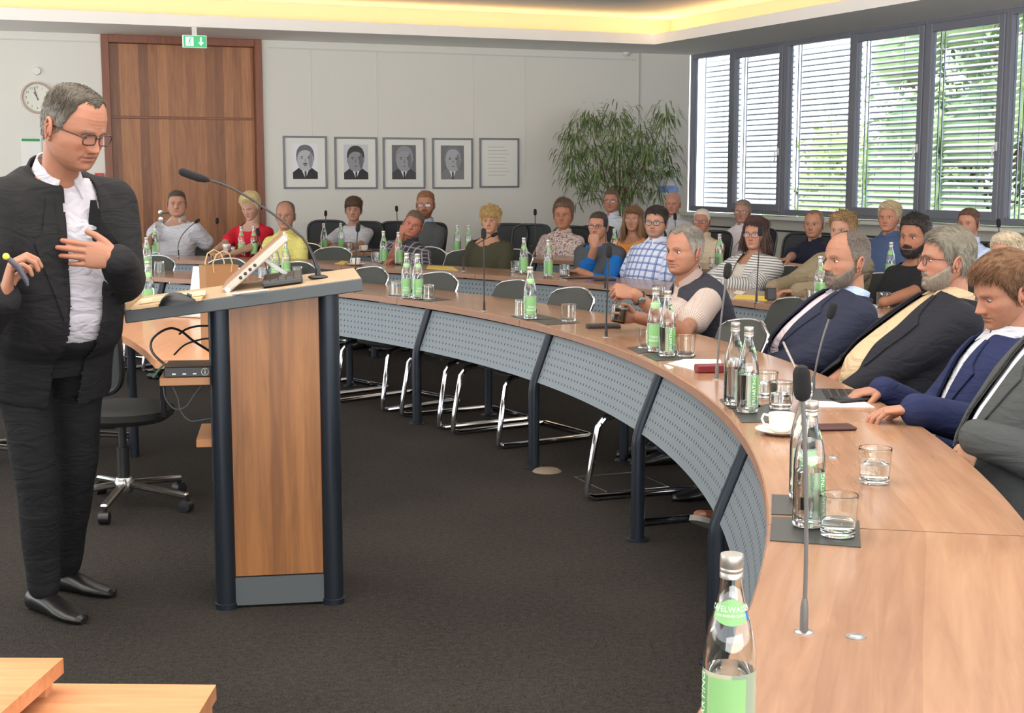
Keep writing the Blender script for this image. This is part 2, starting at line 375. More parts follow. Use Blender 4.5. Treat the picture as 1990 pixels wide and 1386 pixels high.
# windows
xs = [(1337, 1416), (1416, 1518), (1518, 1648), (1648, 1789), (1789, 1944)]
mod = [(wx(a), wx(b)) for a, b in xs]
wstep = [(mod[4][1] - mod[3][0])]
s = mod[4][1]; wd = (mod[4][1] - mod[2][0]) / 3
while s < WL - wd: mod.append((s, s + wd)); s += wd
slat_me = None
slat_m = M('slat_white', (205, 209, 214), .5)
ZF0, ZF1 = ZS, ZT
for k, (a, b_) in enumerate(mod):
    L = b_ - a
    wo = bpy.data.objects.new('window_%d' % (k + 1), None); COL.objects.link(wo); wo.matrix_world = WW @ Matrix.Translation((a, 0, 0)); struct(wo)
    sash = k in (1, 3, 4) or k > 4 and k % 2 == 0
    e = .055
    mb = MB()
    mb.box((e / 2, .06, (ZF0 + ZF1) / 2), (e, .09, ZF1 - ZF0), bev=.004); mb.box((L - e / 2, .06, (ZF0 + ZF1) / 2), (e, .09, ZF1 - ZF0), bev=.004)
    mb.box((L / 2, .06, ZF0 + .035), (L - 2 * e, .09, .07), bev=.004); mb.box((L / 2, .06, ZF1 - .03), (L - 2 * e, .09, .06), bev=.004)
    mb.build('window_frame', frame_m, wo)
    if sash:
        g = .075; mb = MB()
        for q in (e + g / 2 - .03, L - e - g / 2 + .03): mb.box((q, .02, (ZF0 + ZF1) / 2), (g, .05, ZF1 - ZF0 - .07), bev=.006)
        for z in (ZF0 + .085, ZF1 - .085): mb.box((L / 2, .02, z), (L - 2 * e - g - .02, .05, .09), bev=.006)
        mb.build('sash', frame_m, wo)
        mb = MB(); q = L - e - .01; zz = ZF0 + .78
        mb.box((q, -.012, zz), (.03, .02, .09), bev=.004); mb.tube([(q, -.02, zz), (q, -.055, zz), (q, -.06, zz - .12)], .009, 8)
        mb.build('window_handle', M('handle_white', (225, 225, 225), .3), wo)
    mb = MB(); mb.box((L / 2, .07, (ZF0 + ZF1) / 2), (L - 2 * e, .006, ZF1 - ZF0 - .12)); mb.build('pane', glass, wo, smooth=False)
    if k > 5: continue
    # outside blind, hung on guide cords: a thing of its own
    bl = thing('venetian_blind', '', 'blind', mat=WW @ Matrix.Translation((a, .24, 0)))
    nm = ['far-left narrow window, next to the plant', 'second window, with a grey sash', 'third window, above the man in the striped white shirt', 'fourth window, in front of the trees', 'fifth window, the wide one above the brown-haired man', 'sixth window, cut by the right edge']
    bl['label'] = 'outside slatted blind of the ' + (nm[k] if k < 6 else 'window beyond the right edge of the view'); bl['group'] = 'outside blinds along the window wall'
    ns = 30; pit = (ZF1 - ZF0 - .08) / ns
    sl = MB(); n_ = 5; wdt = .078; rings = []
    for xx in (.075, L - .06):
        top = []; bot = []
        for i in range(n_):
            q = (i / (n_ - 1) - .5) * wdt; zc = .007 * (1 - (2 * q / wdt) ** 2)
            top.append(Vector((xx, q, zc))); bot.append(Vector((xx, q, zc - .0016)))
        rings.append(top + bot[::-1])
    sl.loft(rings); sl.xf(Matrix.Rotation(R(32), 4, 'X')); me = sl.mesh('slat', slat_m)
    for i in range(ns):
        o = link('slat', me, bl, Matrix.Translation((0, 0, ZF0 + .06 + i * pit)) @ Matrix.Rotation(R(random.uniform(-1, 1)), 4, 'X'))
    mb = MB()
    for q in (.03, L * .5, L - .03): mb.box((q, 0, (ZF0 + ZF1) / 2), (.012 if q != L * .5 else .004, .012 if q != L * .5 else .004, ZF1 - ZF0))
    mb.build('guide_rail', M('guide_grey', (120, 126, 140), .4), bl)
# ceiling: low perimeter slab, fascia with a light trough, raised field
SO = 1.22    # width of the low slab
def isect(p, d, q, e_):
    den = d.x * e_.y - d.y * e_.x; t_ = ((q.x - p.x) * e_.y - (q.y - p.y) * e_.x) / den
    return p + d * t_
def inner(o): return isect(WA - uy * o, ux, WB - vy * o, vx)
farL = WA - ux * 8; farR = WB + vx * WL
def strip(o0, o1, z0, z1, mat_, name):
    c0, c1 = inner(o0), inner(o1)
    a = MB(); a.prism([tuple((farL - uy * o0).to_2d()), tuple(c0.to_2d()), tuple(c1.to_2d()), tuple((farL - uy * o1).to_2d())], z0, z1)
    a.prism([tuple((farR - vy * o0).to_2d()), tuple(c0.to_2d()), tuple(c1.to_2d()), tuple((farR - vy * o1).to_2d())], z0, z1)
    return struct(a.build(name, mat_, smooth=False))
trough_m = M('trough_paint', (214, 204, 184), .8)
strip(-.25, SO, ZT, ZT + .035, ceil_paint, 'ceiling')
strip(SO - .02, SO, ZT + .0351, ZT + .125, ceil_paint, 'trim_10')
strip(SO - .55, SO - .5, ZT + .0351, ZT + .36, trough_m, 'trim_11')
mb = MB(); mb.prism(ROOM, ZT + .361, ZT + .5); struct(mb.build('ceiling', ceil_paint, smooth=False), 'raised pale ceiling field lit from the trough')
for (p, q, nn) in ((WA, WB, uy), (WB, farR, vy)):
    a_ = p - nn * (SO - .26); b2 = q - nn * (SO - .26); mid = (a_ + b2) / 2 + Vector((0, 0, ZT + .06)); L = (b2 - a_).length
    d = bpy.data.lights.new('cove_light', 'AREA'); d.shape = 'RECTANGLE'; d.size = L; d.size_y = .06; d.energy = 2.9 * L; d.color = (1, .56, .19)
    o = bpy.data.objects.new('cove_light', d); COL.objects.link(o)
    X = (b2 - a_).normalized(); Zd = (Vector((0, 0, -1)) + nn * .25).normalized(); Yd = Zd.cross(X)
    o.matrix_world = Matrix((X, Yd, Zd)).transposed().to_4x4(); o.location = mid
# remaining walls of the hall, out of view: piers between window bands on the left and rear
mb = MB(); mb.box((-13.6, 8, .5), (.2, 30, 1.0)); mb.box((-13.6, 8, 3.3), (.2, 30, .5)); struct(mb.build('wall_west', white_wall, smooth=False))
mb = MB(); mb.box((-1.5, -5.9, .5), (25, .2, 1.0)); mb.box((-1.5, -5.9, 3.3), (25, .2, .5)); struct(mb.build('wall_south', white_wall, smooth=False))
# ------------------------------------------------------------------ trees outside
ground_m = M('paving_outside', (190, 190, 180), .9)
mb = MB(); mb.prism([(-10, 20), (6.0, 20), (14, 4), (60, 4), (60, 70), (-10, 70)], -3.2, -3.0); struct(mb.build('ground', ground_m, smooth=False), 'pale paving outside the windows')
def leaf_mat(name, a, b_):
    m = M(name, a, .6, var=.55, vscale=1.4); return m
lm = [leaf_mat('leaf_yellowgreen', (158, 176, 104), 0), leaf_mat('leaf_green', (134, 156, 104), 0), leaf_mat('leaf_dark', (58, 92, 48), 0)]
bark = M('bark', (92, 74, 56), .9, bump=.5, bscale=20)
def tree(px, Y, ztop, rad, mi, label):
    p = pd(px, 336, Y); p.z = -3
    t_ = thing('tree', label, 'tree', p, group='leafy trees outside the windows')
    h = ztop + 3
    mb = MB(); mb.tube([(0, 0, 0), (.1, 0, h * .3), (0, .1, h * .6), (0, 0, h * .8)], [.2, .15, .1, .05], 8)
    for k in range(6):
        a_ = k * 1.05; mb.tube([(0, 0, h * (.35 + k * .05)), (math.cos(a_) * rad * .4, math.sin(a_) * rad * .4, h * (.5 + k * .05)), (math.cos(a_) * rad * .8, math.sin(a_) * rad * .8, h * (.62 + k * .05))], [.07, .05, .02], 6)
    mb.build('trunk', bark, t_)
    N = 9000; g = np.random.default_rng(int(px))
    cl = g.normal(size=(46, 3)); cl /= np.linalg.norm(cl, axis=1)[:, None]; cl *= g.uniform(.35, .95, (46, 1)); cl *= np.array([rad, rad, h * .42]); cl[:, 2] += h * .58
    c = cl[g.integers(0, 46, N)] + g.normal(size=(N, 3)) * rad * .17
    n1_ = g.normal(size=(N, 3)); n1_ /= np.linalg.norm(n1_, axis=1)[:, None]; n2_ = np.cross(n1_, g.normal(size=(N, 3))); n2_ /= np.linalg.norm(n2_, axis=1)[:, None]
    ln = g.uniform(.05, .1, (N, 1)); V = np.stack([c - n1_ * ln, c + n2_ * ln * .45, c + n1_ * ln, c - n2_ * ln * .45], 1).reshape(-1, 3)
    me = bpy.data.meshes.new('foliage'); me.from_pydata(V.tolist(), [], np.arange(N * 4).reshape(-1, 4).tolist()); me.materials.append(lm[mi])
    link('foliage', me, t_)['kind'] = 'stuff'
    mb = MB()
    for q_ in cl: mb.sphere(tuple(q_), rad * .27, 9, 6, (1, 1, .8))
    mb.build('inner_foliage', lm[mi], t_)['kind'] = 'stuff'
tree(1640, 30, 2.6, 1.5, 0, 'low yellow-green tree farthest away, behind the third window')
tree(1765, 25, 3.2, 1.7, 0, 'yellow-green tree behind the fourth window')
tree(1960, 20, 4.6, 1.9, 1, 'taller mid-green tree behind the fifth and sixth windows')
# ================================================================== curved conference tables
top_wood = wood('beech_veneer', ((136, 95, 70), (157, 117, 89), (176, 137, 108)), 'Y', 'X', .16, .26, stripvar=.55, coat=.25)
edge_wood = M('table_edge', (150, 112, 90), .45, var=.12, vscale=12)
post_m = M('post_graphite', (34, 40, 48), .35, .5)
chrome = M('chrome', (225, 225, 228), .08, 1.0)
def panel_material():
    m = bpy.data.materials.new('perforated_metal'); m.use_nodes = True
    n = m.node_tree; b = n.nodes['Principled BSDF']; b.inputs['Roughness'].default_value = .45; b.inputs['Metallic'].default_value = .25
    uv = n.nodes.new('ShaderNodeUVMap'); s = n.nodes.new('ShaderNodeSeparateXYZ'); n.links.new(uv.outputs[0], s.inputs[0])
    v = mmath(n, 'MULTIPLY', s.outputs['Y'], 1.0)
    row = mmath(n, 'FLOOR', v)
    u = mmath(n, 'ADD', s.outputs['X'], mmath(n, 'MULTIPLY', mmath(n, 'MODULO', mmath(n, 'ABSOLUTE', row), 2), .5))
    fu = mmath(n, 'SUBTRACT', mmath(n, 'FRACT', u), .5); fv = mmath(n, 'SUBTRACT', mmath(n, 'FRACT', v), .5)
    d = mmath(n, 'SQRT', mmath(n, 'ADD', mmath(n, 'POWER', mmath(n, 'ABSOLUTE', mmath(n, 'MULTIPLY', fu, .9)), 2), mmath(n, 'POWER', mmath(n, 'ABSOLUTE', mmath(n, 'MULTIPLY', fv, .7)), 2)))
    hole = mmath(n, 'LESS_THAN', d, .13)
    inb = mmath(n, 'MULTIPLY', mmath(n, 'GREATER_THAN', v, 0.0), mmath(n, 'LESS_THAN', v, 6.0))
    hole = mmath(n, 'MULTIPLY', hole, inb)
    mx = n.nodes.new('ShaderNodeMix'); mx.data_type = 'RGBA'; n.links.new(hole, mx.inputs[0])
    mx.inputs[6].default_value = lin((112, 121, 127)); mx.inputs[7].default_value = lin((38, 44, 52))
    n.links.new(mx.outputs[2], b.inputs['Base Color']); return m
panel_m = panel_material()
DEP = .575; TH = .036; ZTAB = .74
def seg_meshes(r0, span):
    """meshes of one table section: local frame at (r0, mid angle) on the floor, x outwards"""
    def L(r, a): return Vector((r * math.cos(R(a)) - r0, r * math.sin(R(a)), 0))
    n = 10; h = span / 2 - .02
    SH = -2.7
    A = [-h + 2 * h * i / n for i in range(n + 1)]
    mb = MB()   # chamfered top
    secs = []
    for a in A:
        c = .004
        pr = [(r0, ZTAB - TH), (r0, ZTAB - c), (r0 + c, ZTAB), (r0 + DEP - c, ZTAB), (r0 + DEP, ZTAB - c), (r0 + DEP, ZTAB - TH)]
        secs.append([L(r_, a) + Vector((0, 0, z)) for r_, z in pr])
    mb.loft(secs)
    nf = len(mb.f); 
    for i, q in enumerate(mb.f):
        zz = [mb.v[j][2] for j in q]
        if min(zz) < ZTAB - .01: mb.mi[i] = 1
    top = mb.mesh('tabletop', [top_wood, edge_wood], angle=30)
    # perforated front panel: leans in towards the floor
    gap = math.degrees(.03 / r0)
    rt, rb, zt, zb = r0 + .03, r0 - .06, ZTAB - TH - .012, .455
    mb = MB(); na = 16; hp = span / 2 - gap; uvs = []
    cols = []
    for i in range(na + 1):
        a = -hp + 2 * hp * i / na + SH
        cols.append([L(rt, a) + Vector((0, 0, zt)), L(rb, a) + Vector((0, 0, zb)), L(rb + .004, a) + Vector((0, 0, zb)), L(rt + .004, a) + Vector((0, 0, zt))])
    mb.loft(cols)
    pan = mb.mesh('front_panel', panel_m, angle=30)
    uvl = pan.uv_layers.new(name='UVMap'); Lh = (zt - zb) / .042
    co = [0.0] * (2 * len(pan.loops))
    for lp in pan.loops:
        p = pan.vertices[lp.vertex_index].co; a = math.degrees(math.atan2(p.y, p.x + r0))
        co[2 * lp.index] = math.radians(a) * r0 / .040 + 40; co[2 * lp.index + 1] = (zt - p.z) / (zt - zb) * 6.9 - .45
    uvl.data.foreach_set('uv', co)
    # leg: round post with a slanted head, foot flange
    mb = MB(); a0 = -span / 2 + SH
    pr = [(r0 + .03, ZTAB - TH), (r0 - .045, .50), (r0 - .062, .44), (r0 - .065, .40), (r0 - .065, 0.0)]
    ax = math.radians(a0)
    pts = [L(r_, a0) + Vector((0, 0, z)) for r_, z in pr]
    mb.tube(pts, [.024, .026, .028, .029, .029], 14)
    p = pts[-1]; mb.lathe([(.05, 0), (.05, .006), (.032, .010), (.032, .02)], 18, p)
    leg = mb.mesh('leg', post_m)
    mb = MB(); q = L(r0 + DEP - .12, a0); mb.tube([q + Vector((0, 0, 0)), q + Vector((0, 0, ZTAB - TH))], .025, 12); mb.lathe([(.05, 0), (.05, .006), (.03, .012)], 16, q)
    leg2 = mb.mesh('leg', post_m)
    mb = MB(); mb.beam(L(r0 + .03, a0) + Vector((0, 0, .66)), q + Vector((0, 0, .66)), .03, .03); beam = mb.mesh('crossbar', post_m)
    return top, pan, leg, leg2, beam
ROWS = {1: (7.17, 11.9), 2: (8.90, 9.6), 3: (10.65, 8.0)}
def table_row(k, seams, labels):
    r0, span = ROWS[k]; ms = seg_meshes(r0, span)
    for s0, lab in zip(seams, labels):
        mid = s0 + span / 2
        t_ = thing('conference_table', lab, 'table', ring(r0, mid), R(mid), 'curved sections of table row %d' % k)
        for nm_, me in zip(('tabletop', 'front_panel', 'leg', 'leg', 'crossbar'), ms): link(nm_, me, t_)
s1 = [1.0 + 11.9 * k for k in range(-2, 6)]
table_row(1, s1, [
    'front row table section nearest the camera, with the big water bottle',
    'front row table section with two tumblers, before the man in the grey jacket',
    'front row table section before the bald bearded man in the navy jacket',
    'front row table section where the man in the dark vest leans',
    'front row table section with one bottle, before two empty chairs',
    'front row table section just right of the lectern, with two bottles',
    'front row table section behind the lectern',
    'leftmost front row table section, beside the speaker'])
s2 = [-2.0 + 9.6 * k for k in range(0, 8)]
table_row(2, s2, [
    'middle row table section before the woman with white-blond hair',
    'middle row table section before the bearded man in the black shirt',
    'middle row table section before the woman in the striped cardigan',
    'middle row table section before the man in the blue checked shirt',
    'middle row table section before the man resting chin on hand',
    'middle row table section before the man in the dark checked shirt',
    'middle row table section before the woman in red',
    'leftmost middle row table section, before the man in the white shirt'])
s3 = [6.0 + 8.0 * k for k in range(0, 8)]
table_row(3, s3, [
    'back row table section before the brown-haired man by the sixth window',
    'back row table section before the fair-haired man in the denim blue shirt',
    'back row table section before the man in the dark polo shirt',
    'back row table section before the white-haired man in the beige shirt',
    'back row table section before the woman in the orange top',
    'back row table section before the man in the patterned shirt',
    'back row table section before the red-bearded man',
    'leftmost back row table section, before the young man in the white T-shirt'])

# ================================================================== chairs
blackfab = M('chair_fabric', (38, 38, 36), .9, bump=.3, bscale=400)
backfab = M('chair_back_fabric', (62, 64, 60), .85, bump=.4, bscale=500)
dplastic = M('chair_plastic', (26, 26, 28), .4)
def visitor_chair_meshes():
    out = []
    # seat pad
    def rr(w_, d, z, n=28, p=4.0, cx=0, cy=0, sg=0.0):
        P = []
        for k in range(n):
            a = 2 * math.pi * k / n; c, s_ = math.cos(a), math.sin(a)
            x = math.copysign(abs(c) ** (2 / p), c) * w_; y = math.copysign(abs(s_) ** (2 / p), s_) * d
            P.append(Vector((cx + x, cy + y, z + sg * (y / d) ** 2)))
        return P
    mb = MB(); mb.loft([rr(.20, .19, .40), rr(.23, .225, .41), rr(.235, .23, .445), rr(.225, .22, .46), rr(.15, .15, .462)])
    out.append(('seat', mb.mesh('seat', blackfab)))
    # backrest: curved slab with rounded top corners (x across, y back is negative)
    def slab(inset, yoff, th):
        rings = []
        for i in range(15):
            t_ = i / 14; z = .50 + t_ * .35
            w_ = .205 + .02 * t_ - .0 ; 
            e_ = max(0, (t_ - .82) / .18); w_ *= (1 - .26 * e_ ** 3.0); 
            b_ = max(0, (.12 - t_) / .12); w_ *= (1 - .15 * b_ ** 2)
            w_ -= inset
            y0 = -.21 - .19 * t_ - .02 * math.sin(math.pi * t_)
            n = 9; fr = []; bk = []
            for j in range(n):
                u_ = -1 + 2 * j / (n - 1); yy = y0 + .045 * u_ * u_ + yoff
                zz = z - (.022 * u_ * u_ * t_)
                fr.append(Vector((u_ * w_, yy + th / 2, zz))); bk.append(Vector((u_ * w_, yy - th / 2, zz)))
            rings.append(fr + bk[::-1])
        return rings
    mb = MB(); mb.loft(slab(.006, 0, .026)); out.append(('backrest', mb.mesh('backrest', backfab)))
    # piping: pale edge band round the back
    sl = slab(0, 0, .0); n = 9
    edge = [Vector(r_[0]) for r_ in sl] + [Vector(p) for p in sl[-1][1:n]] + [Vector(r_[n - 1]) for r_ in sl[::-1][1:]]
    mb = MB(); mb.tube(edge, .0075, 8); out.append(('back_frame', mb.mesh('back_frame', chrome)))
    # cantilever frame: seat rails, front legs, floor runners, rear floor bar
    mb = MB()
    pts = []
    for sx in (-1,):
        pts += [Vector((sx * .215, -.26, .60)), Vector((sx * .222, -.22, .50)), Vector((sx * .228, -.20, .43)), Vector((sx * .23, -.15, .405)), Vector((sx * .235, .17, .405)), Vector((sx * .24, .245, .39)), Vector((sx * .245, .275, .35)), Vector((sx * .25, .325, .07)), Vector((sx * .25, .325, .03)), Vector((sx * .25, .29, .016)), Vector((sx * .25, -.28, .016)), Vector((sx * .23, -.31, .016))]
    pts += [Vector((-p.x, p.y, p.z)) for p in pts[::-1]]
    mb.tube(pts, .0155, 10); out.append(('frame', mb.mesh('frame', chrome)))
    mb = MB(); mb.tube([(-.23, .12, .395), (0, .17, .385), (.23, .12, .395)], .011, 8); out.append(('crossbar', mb.mesh('crossbar', chrome)))
    return out
VC = visitor_chair_meshes()
netm = M('mesh_back', (52, 54, 56), .8, bump=.6, bscale=700)
def mesh_chair_meshes():
    out = []
    def loop(w0, w1, z0, z1, y):
        P = []
        for k in range(40):
            a = 2 * math.pi * k / 40; c, s_ = math.cos(a), math.sin(a)
            x = math.copysign(abs(c) ** .45, c); z = math.copysign(abs(s_) ** .45, s_)
            t_ = (z + 1) / 2; P.append(Vector((x * (w0 + (w1 - w0) * t_), y - .07 * t_ + .035 * x * x, z0 + (z1 - z0) * t_)))
        return P
    lp = loop(.2, .235, .56, .99, -.22)
    mb = MB(); mb.tube(lp, .013, 8, closed=True); out.append(('back_frame', mb.mesh('back_frame', dplastic)))
    c = sum(lp, Vector()) / len(lp); mb = MB(); mb.loft([[p for p in lp], [c + (p - c) * .5 + Vector((0, -.012, 0)) for p in lp], [c + (p - c) * .02 + Vector((0, -.014, 0)) for p in lp]], caps=False)
    st = len(mb.v); out.append(('backrest', mb.mesh('backrest', netm)))
    mb = MB(); mb.lathe([(.02, .40), (.2, .405), (.235, .43), (.24, .46), (.2, .475), (.02, .478)], 24); mb.xf(Matrix.Diagonal((1, .98, 1, 1))); out.append(('seat', mb.mesh('seat', blackfab)))
    mb = MB(); mb.tube([(0, -.05, .4), (0, -.2, .42), (0, -.25, .55), (0, -.26, .75)], [.03, .03, .025, .015], 8); out.append(('spine', mb.mesh('spine', dplastic)))
    for sx in (-1, 1):
        mb = MB(); mb.tube([(sx * .2, 0, .42), (sx * .27, -.02, .45), (sx * .275, -.03, .62)], .014, 8); mb.box((sx * .275, .02, .635), (.07, .24, .028), bev=.012); out.append(('armrest', mb.mesh('armrest', dplastic)))
    mb = MB(); mb.lathe([(.028, .08), (.028, .28), (.018, .28), (.018, .4)], 14); out.append(('gas_column', mb.mesh('gas_column', dplastic)))
    mb = MB(); mb.lathe([(.04, .07), (.045, .12), (.035, .14)], 14)
    for k in range(5):
        a = R(72 * k + 10); d = Vector((math.cos(a), math.sin(a), 0)); mb.beam(Vector((0, 0, .108)) + d * .03, Vector((0, 0, .075)) + d * .33, .035, .028, bev=.008)
    out.append(('star_base', mb.mesh('star_base', M('polished_aluminium', (190, 188, 184), .2, 1.0))))
    for k in range(5):
        a = R(72 * k + 10); d = Vector((math.cos(a), math.sin(a), 0)); mb = MB(); q = d * .32; sd = Vector((-d.y, d.x, 0))
        mb.lathe([(.0, -.025), (.028, -.022), (.028, .022), (0, .025)], 14, q + Vector((0, 0, .029)), sd); mb.tube([q + Vector((0, 0, .04)), q + Vector((0, 0, .08))], .012, 8)
        out.append(('caster', mb.mesh('caster', dplastic)))
    return out
MC = mesh_chair_meshes()
def chair(kind, p, fz, label, group):
    """p floor point, fz = direction the sitter faces, degrees"""
    t_ = thing('visitor_chair' if kind is VC else 'office_chair', label, 'chair', (p[0], p[1], 0), R(fz - 90), group)
    for nm_, me in kind: link(nm_, me, t_)
    return t_
def facing_in(p): 
    return math.degrees(math.atan2(CEN.y - p.y, CEN.x - p.x))
# ================================================================== people
SKIN = M('skin', (200, 150, 125), .55, vcol=True, bump=.12, bscale=260, spec=.35)
def prof(tab, z):
    t_ = np.array(tab); return np.interp(z, t_[::-1, 0], t_[::-1, 1])
HZ = [.122, .117, .108, .095, .078, .055, .03, .012, 0, -.02, -.04, -.056, -.07, -.085, -.1, -.112, -.119]
HW = [.012, .034, .050, .0615, .0695, .0745, .076, .0755, .0745, .0725, .0700, .0660, .0610, .0545, .0445, .032, .014]
HF = [.00, .028, .049, .066, .079, .089, .093, .0945, .0905, .0890, .0880, .0875, .0865, .0850, .0830, .074, .055]
HB = [-.022, -.052, -.070, -.084, -.094, -.100, -.101, -.100, -.098, -.090, -.080, -.066, -.046, -.026, -.008, .008, .026]
def G(x, c, s): return np.exp(-((x - c) / s) ** 2)
def head_arrays(q, na=112, nz=84):
    """returns verts (grid), the index grid and fields; local frame: y forward, z up, x to the person's left... symmetric"""
    k = np.linspace(0, 1, nz); zz = .122 - (k ** 1.0) * .241
    zz = np.interp(k, [0, .06, .2, 1], [.122, .117, .09, -.119])
    a = np.linspace(0, 2 * np.pi, na, endpoint=False)
    # denser sampling on the face side
    a = a - .35 * np.sin(a)
    Z, A = np.meshgrid(zz, a, indexing='ij')
    Wd = np.interp(Z, HZ[::-1], HW[::-1]); Fr = np.interp(Z, HZ[::-1], HF[::-1]); Bk = np.interp(Z, HZ[::-1], HB[::-1])
    jaw = q.get('jaw', 1.0); Wd = Wd * (1 + (jaw - 1) * np.clip((.0 - Z) / .08, 0, 1)); Wd = Wd * q.get('wide', 1.0)
    cy = np.interp(Z, [-.12, -.05, .0, .122], [.035, .015, .0, -.012])
    # the face is flatter than an ellipse: superellipse
    ca, sa = np.cos(A), np.sin(A)
    pf = 2.25
    nrm = (np.abs(ca) ** pf + np.abs(sa) ** pf) ** (1 / pf)
    fy = np.where(ca > 0, Fr - cy, cy - Bk)
    X = Wd * sa / nrm; Y = cy + fy * ca / nrm
    front = np.clip((Y - .02) / .045, 0, 1)
    d = np.zeros_like(X)
    ns = q.get('nose', 1.0)
    h = np.interp(Z, [-.050, -.046, -.040, -.034, -.02, -.004, .008, .02], [0, .013, .025, .027, .0185, .009, .003, 0]) * ns
    sg = np.interp(Z, [-.05, -.036, -.02, .01], [.0135, .0125, .0095, .0085])
    d += h * np.exp(-(np.abs(X) / sg) ** 2.4)
    d += .006 * ns * (G(X, .0125, .006) + G(X, -.0125, .006)) * G(Z, -.041, .007)
    d -= .003 * G(np.abs(X), .0075, .003) * G(Z, -.0485, .003)
    d -= .0125 * G(np.abs(X), .031, .0145) * G(Z, -.001, .0105)
    d += .0045 * G(np.abs(X), .030, .02) * G(Z, .018, .007)
    d += .0045 * G(np.abs(X), .046, .015) * G(Z, -.026, .016) * q.get('cheek', 1.0)
    d += .0035 * G(X, 0, .021) * G(Z, -.0605, .0042) + .0045 * G(X, 0, .018) * G(Z, -.0715, .0045)
    d -= .0055 * G(X, 0, .025) * G(Z, -.066, .0024)
    d -= .003 * G(X, 0, .018) * G(Z, -.083, .005)
    d += .005 * G(X, 0, .02) * G(Z, -.1, .011)
    age = q.get('age', .6)
    cx_ = np.interp(Z, [-.075, -.042], [.034, .019]); d -= .0026 * age * G(np.abs(X), cx_, .0035) * ((Z < -.04) & (Z > -.08))
    d += .003 * age * G(np.abs(X), .034, .012) * G(Z, -.058, .012)
    d -= .0018 * age * G(np.abs(X), .03, .013) * G(Z, -.0175, .003)
    d += .0006 * age * np.sin(Z * 620) * G(Z, .05, .02) * G(X, 0, .05)
    Y = Y + d * front
    X = X + np.sign(X) * .004 * G(Z, -.026, .018) * G(Y, .05, .03)
    return X, Y, Z, A, front
def grid_faces(nz, na):
    i = np.arange(nz - 1)[:, None] * na + np.arange(na)[None]
    j = np.arange(nz - 1)[:, None] * na + (np.arange(na)[None] + 1) % na
    return np.stack([i, i + na, j + na, j], -1).reshape(-1, 4)   # outward
class NM:
    """numpy mesh with a colour per vertex"""
    def __init__(s): s.V = []; s.Fc = []; s.C = []; s.n = 0
    def add(s, V, Fc, C):
        V = np.asarray(V, float); s.V.append(V); s.Fc.extend([[i + s.n for i in f] for f in Fc])
        C = np.asarray(C, float); s.C.append(np.broadcast_to(C, (len(V), 3)) if C.ndim == 1 else C); s.n += len(V)
    def add_mb(s, mb, C): s.add(np.array(mb.v), mb.f, C)
    def xf(s, Mx):
        A_ = np.array(Mx.to_3x3()); t_ = np.array(Mx.translation)
        s.V = [v @ A_.T + t_ for v in s.V]; return s
    def merge(s, o):
        for V, C in zip(o.V, o.C): s.V.append(V); s.C.append(C)
        s.Fc.extend([[i + s.n for i in f] for f in o.Fc]); s.n += o.n
    def mesh(s, name, mats, smooth=True, angle=None):
        me = bpy.data.meshes.new(name); V = np.concatenate(s.V); me.from_pydata(V.tolist(), [], s.Fc)
        ca = me.color_attributes.new('Col', 'FLOAT_COLOR', 'POINT'); C = np.concatenate(s.C); C = np.c_[C, np.ones(len(C))]
        ca.data.foreach_set('color', C.astype(np.float32).ravel()); me.materials.append(mats)
        if smooth: me.polygons.foreach_set('use_smooth', [True] * len(me.polygons))
        if angle:
            try: me.set_sharp_from_angle(angle=R(angle))
            except Exception: pass
        me.update(); return me
def L3(c): return np.array(lin(c)[:3])
def vnoise(X, Y, Z, s, seed=0.0):
    # cheap smooth noise from summed sines
    r_ = 0
    for i, (a, b_, c) in enumerate(((1, .7, .3), (-.6, 1.1, .5), (.4, -.8, 1.2), (1.3, .5, -.9))):
        r_ = r_ + np.sin((X * a + Y * b_ + Z * c) * s * (1 + .37 * i) + seed * 3.1 + i * 2.1)
    return r_ / 4
HAIRLINE = {   # azimuth (deg from front) -> lowest z of hair, at age-typical cuts
    'full':     ([0, 25, 45, 60, 72, 84, 92, 100, 125, 180], [.074, .074, .066, .04, .0, -.022, .03, .0, -.055, -.068]),
    'fringe':   ([0, 25, 45, 60, 72, 84, 92, 100, 125, 180], [.040, .036, .034, .02, -.004, -.026, .026, -.01, -.06, -.075]),
    'receding': ([0, 18, 35, 50, 62, 72, 84, 92, 100, 125, 180], [.088, .098, .102, .085, .045, .006, -.018, .03, .0, -.055, -.066]),
    'balding':  ([0, 40, 55, 66, 76, 86, 92, 100, 125, 180], [.2, .2, .09, .05, .01, -.018, .028, .0, -.055, -.066]),
    'bald':     ([0, 60, 72, 80, 88, 93, 100, 125, 180], [.2, .2, .07, .02, -.02, .028, .0, -.055, -.066]),
}
def skc(q): return L3(q.get('skin', (205, 152, 128))) * np.array([.60, .63, .58])
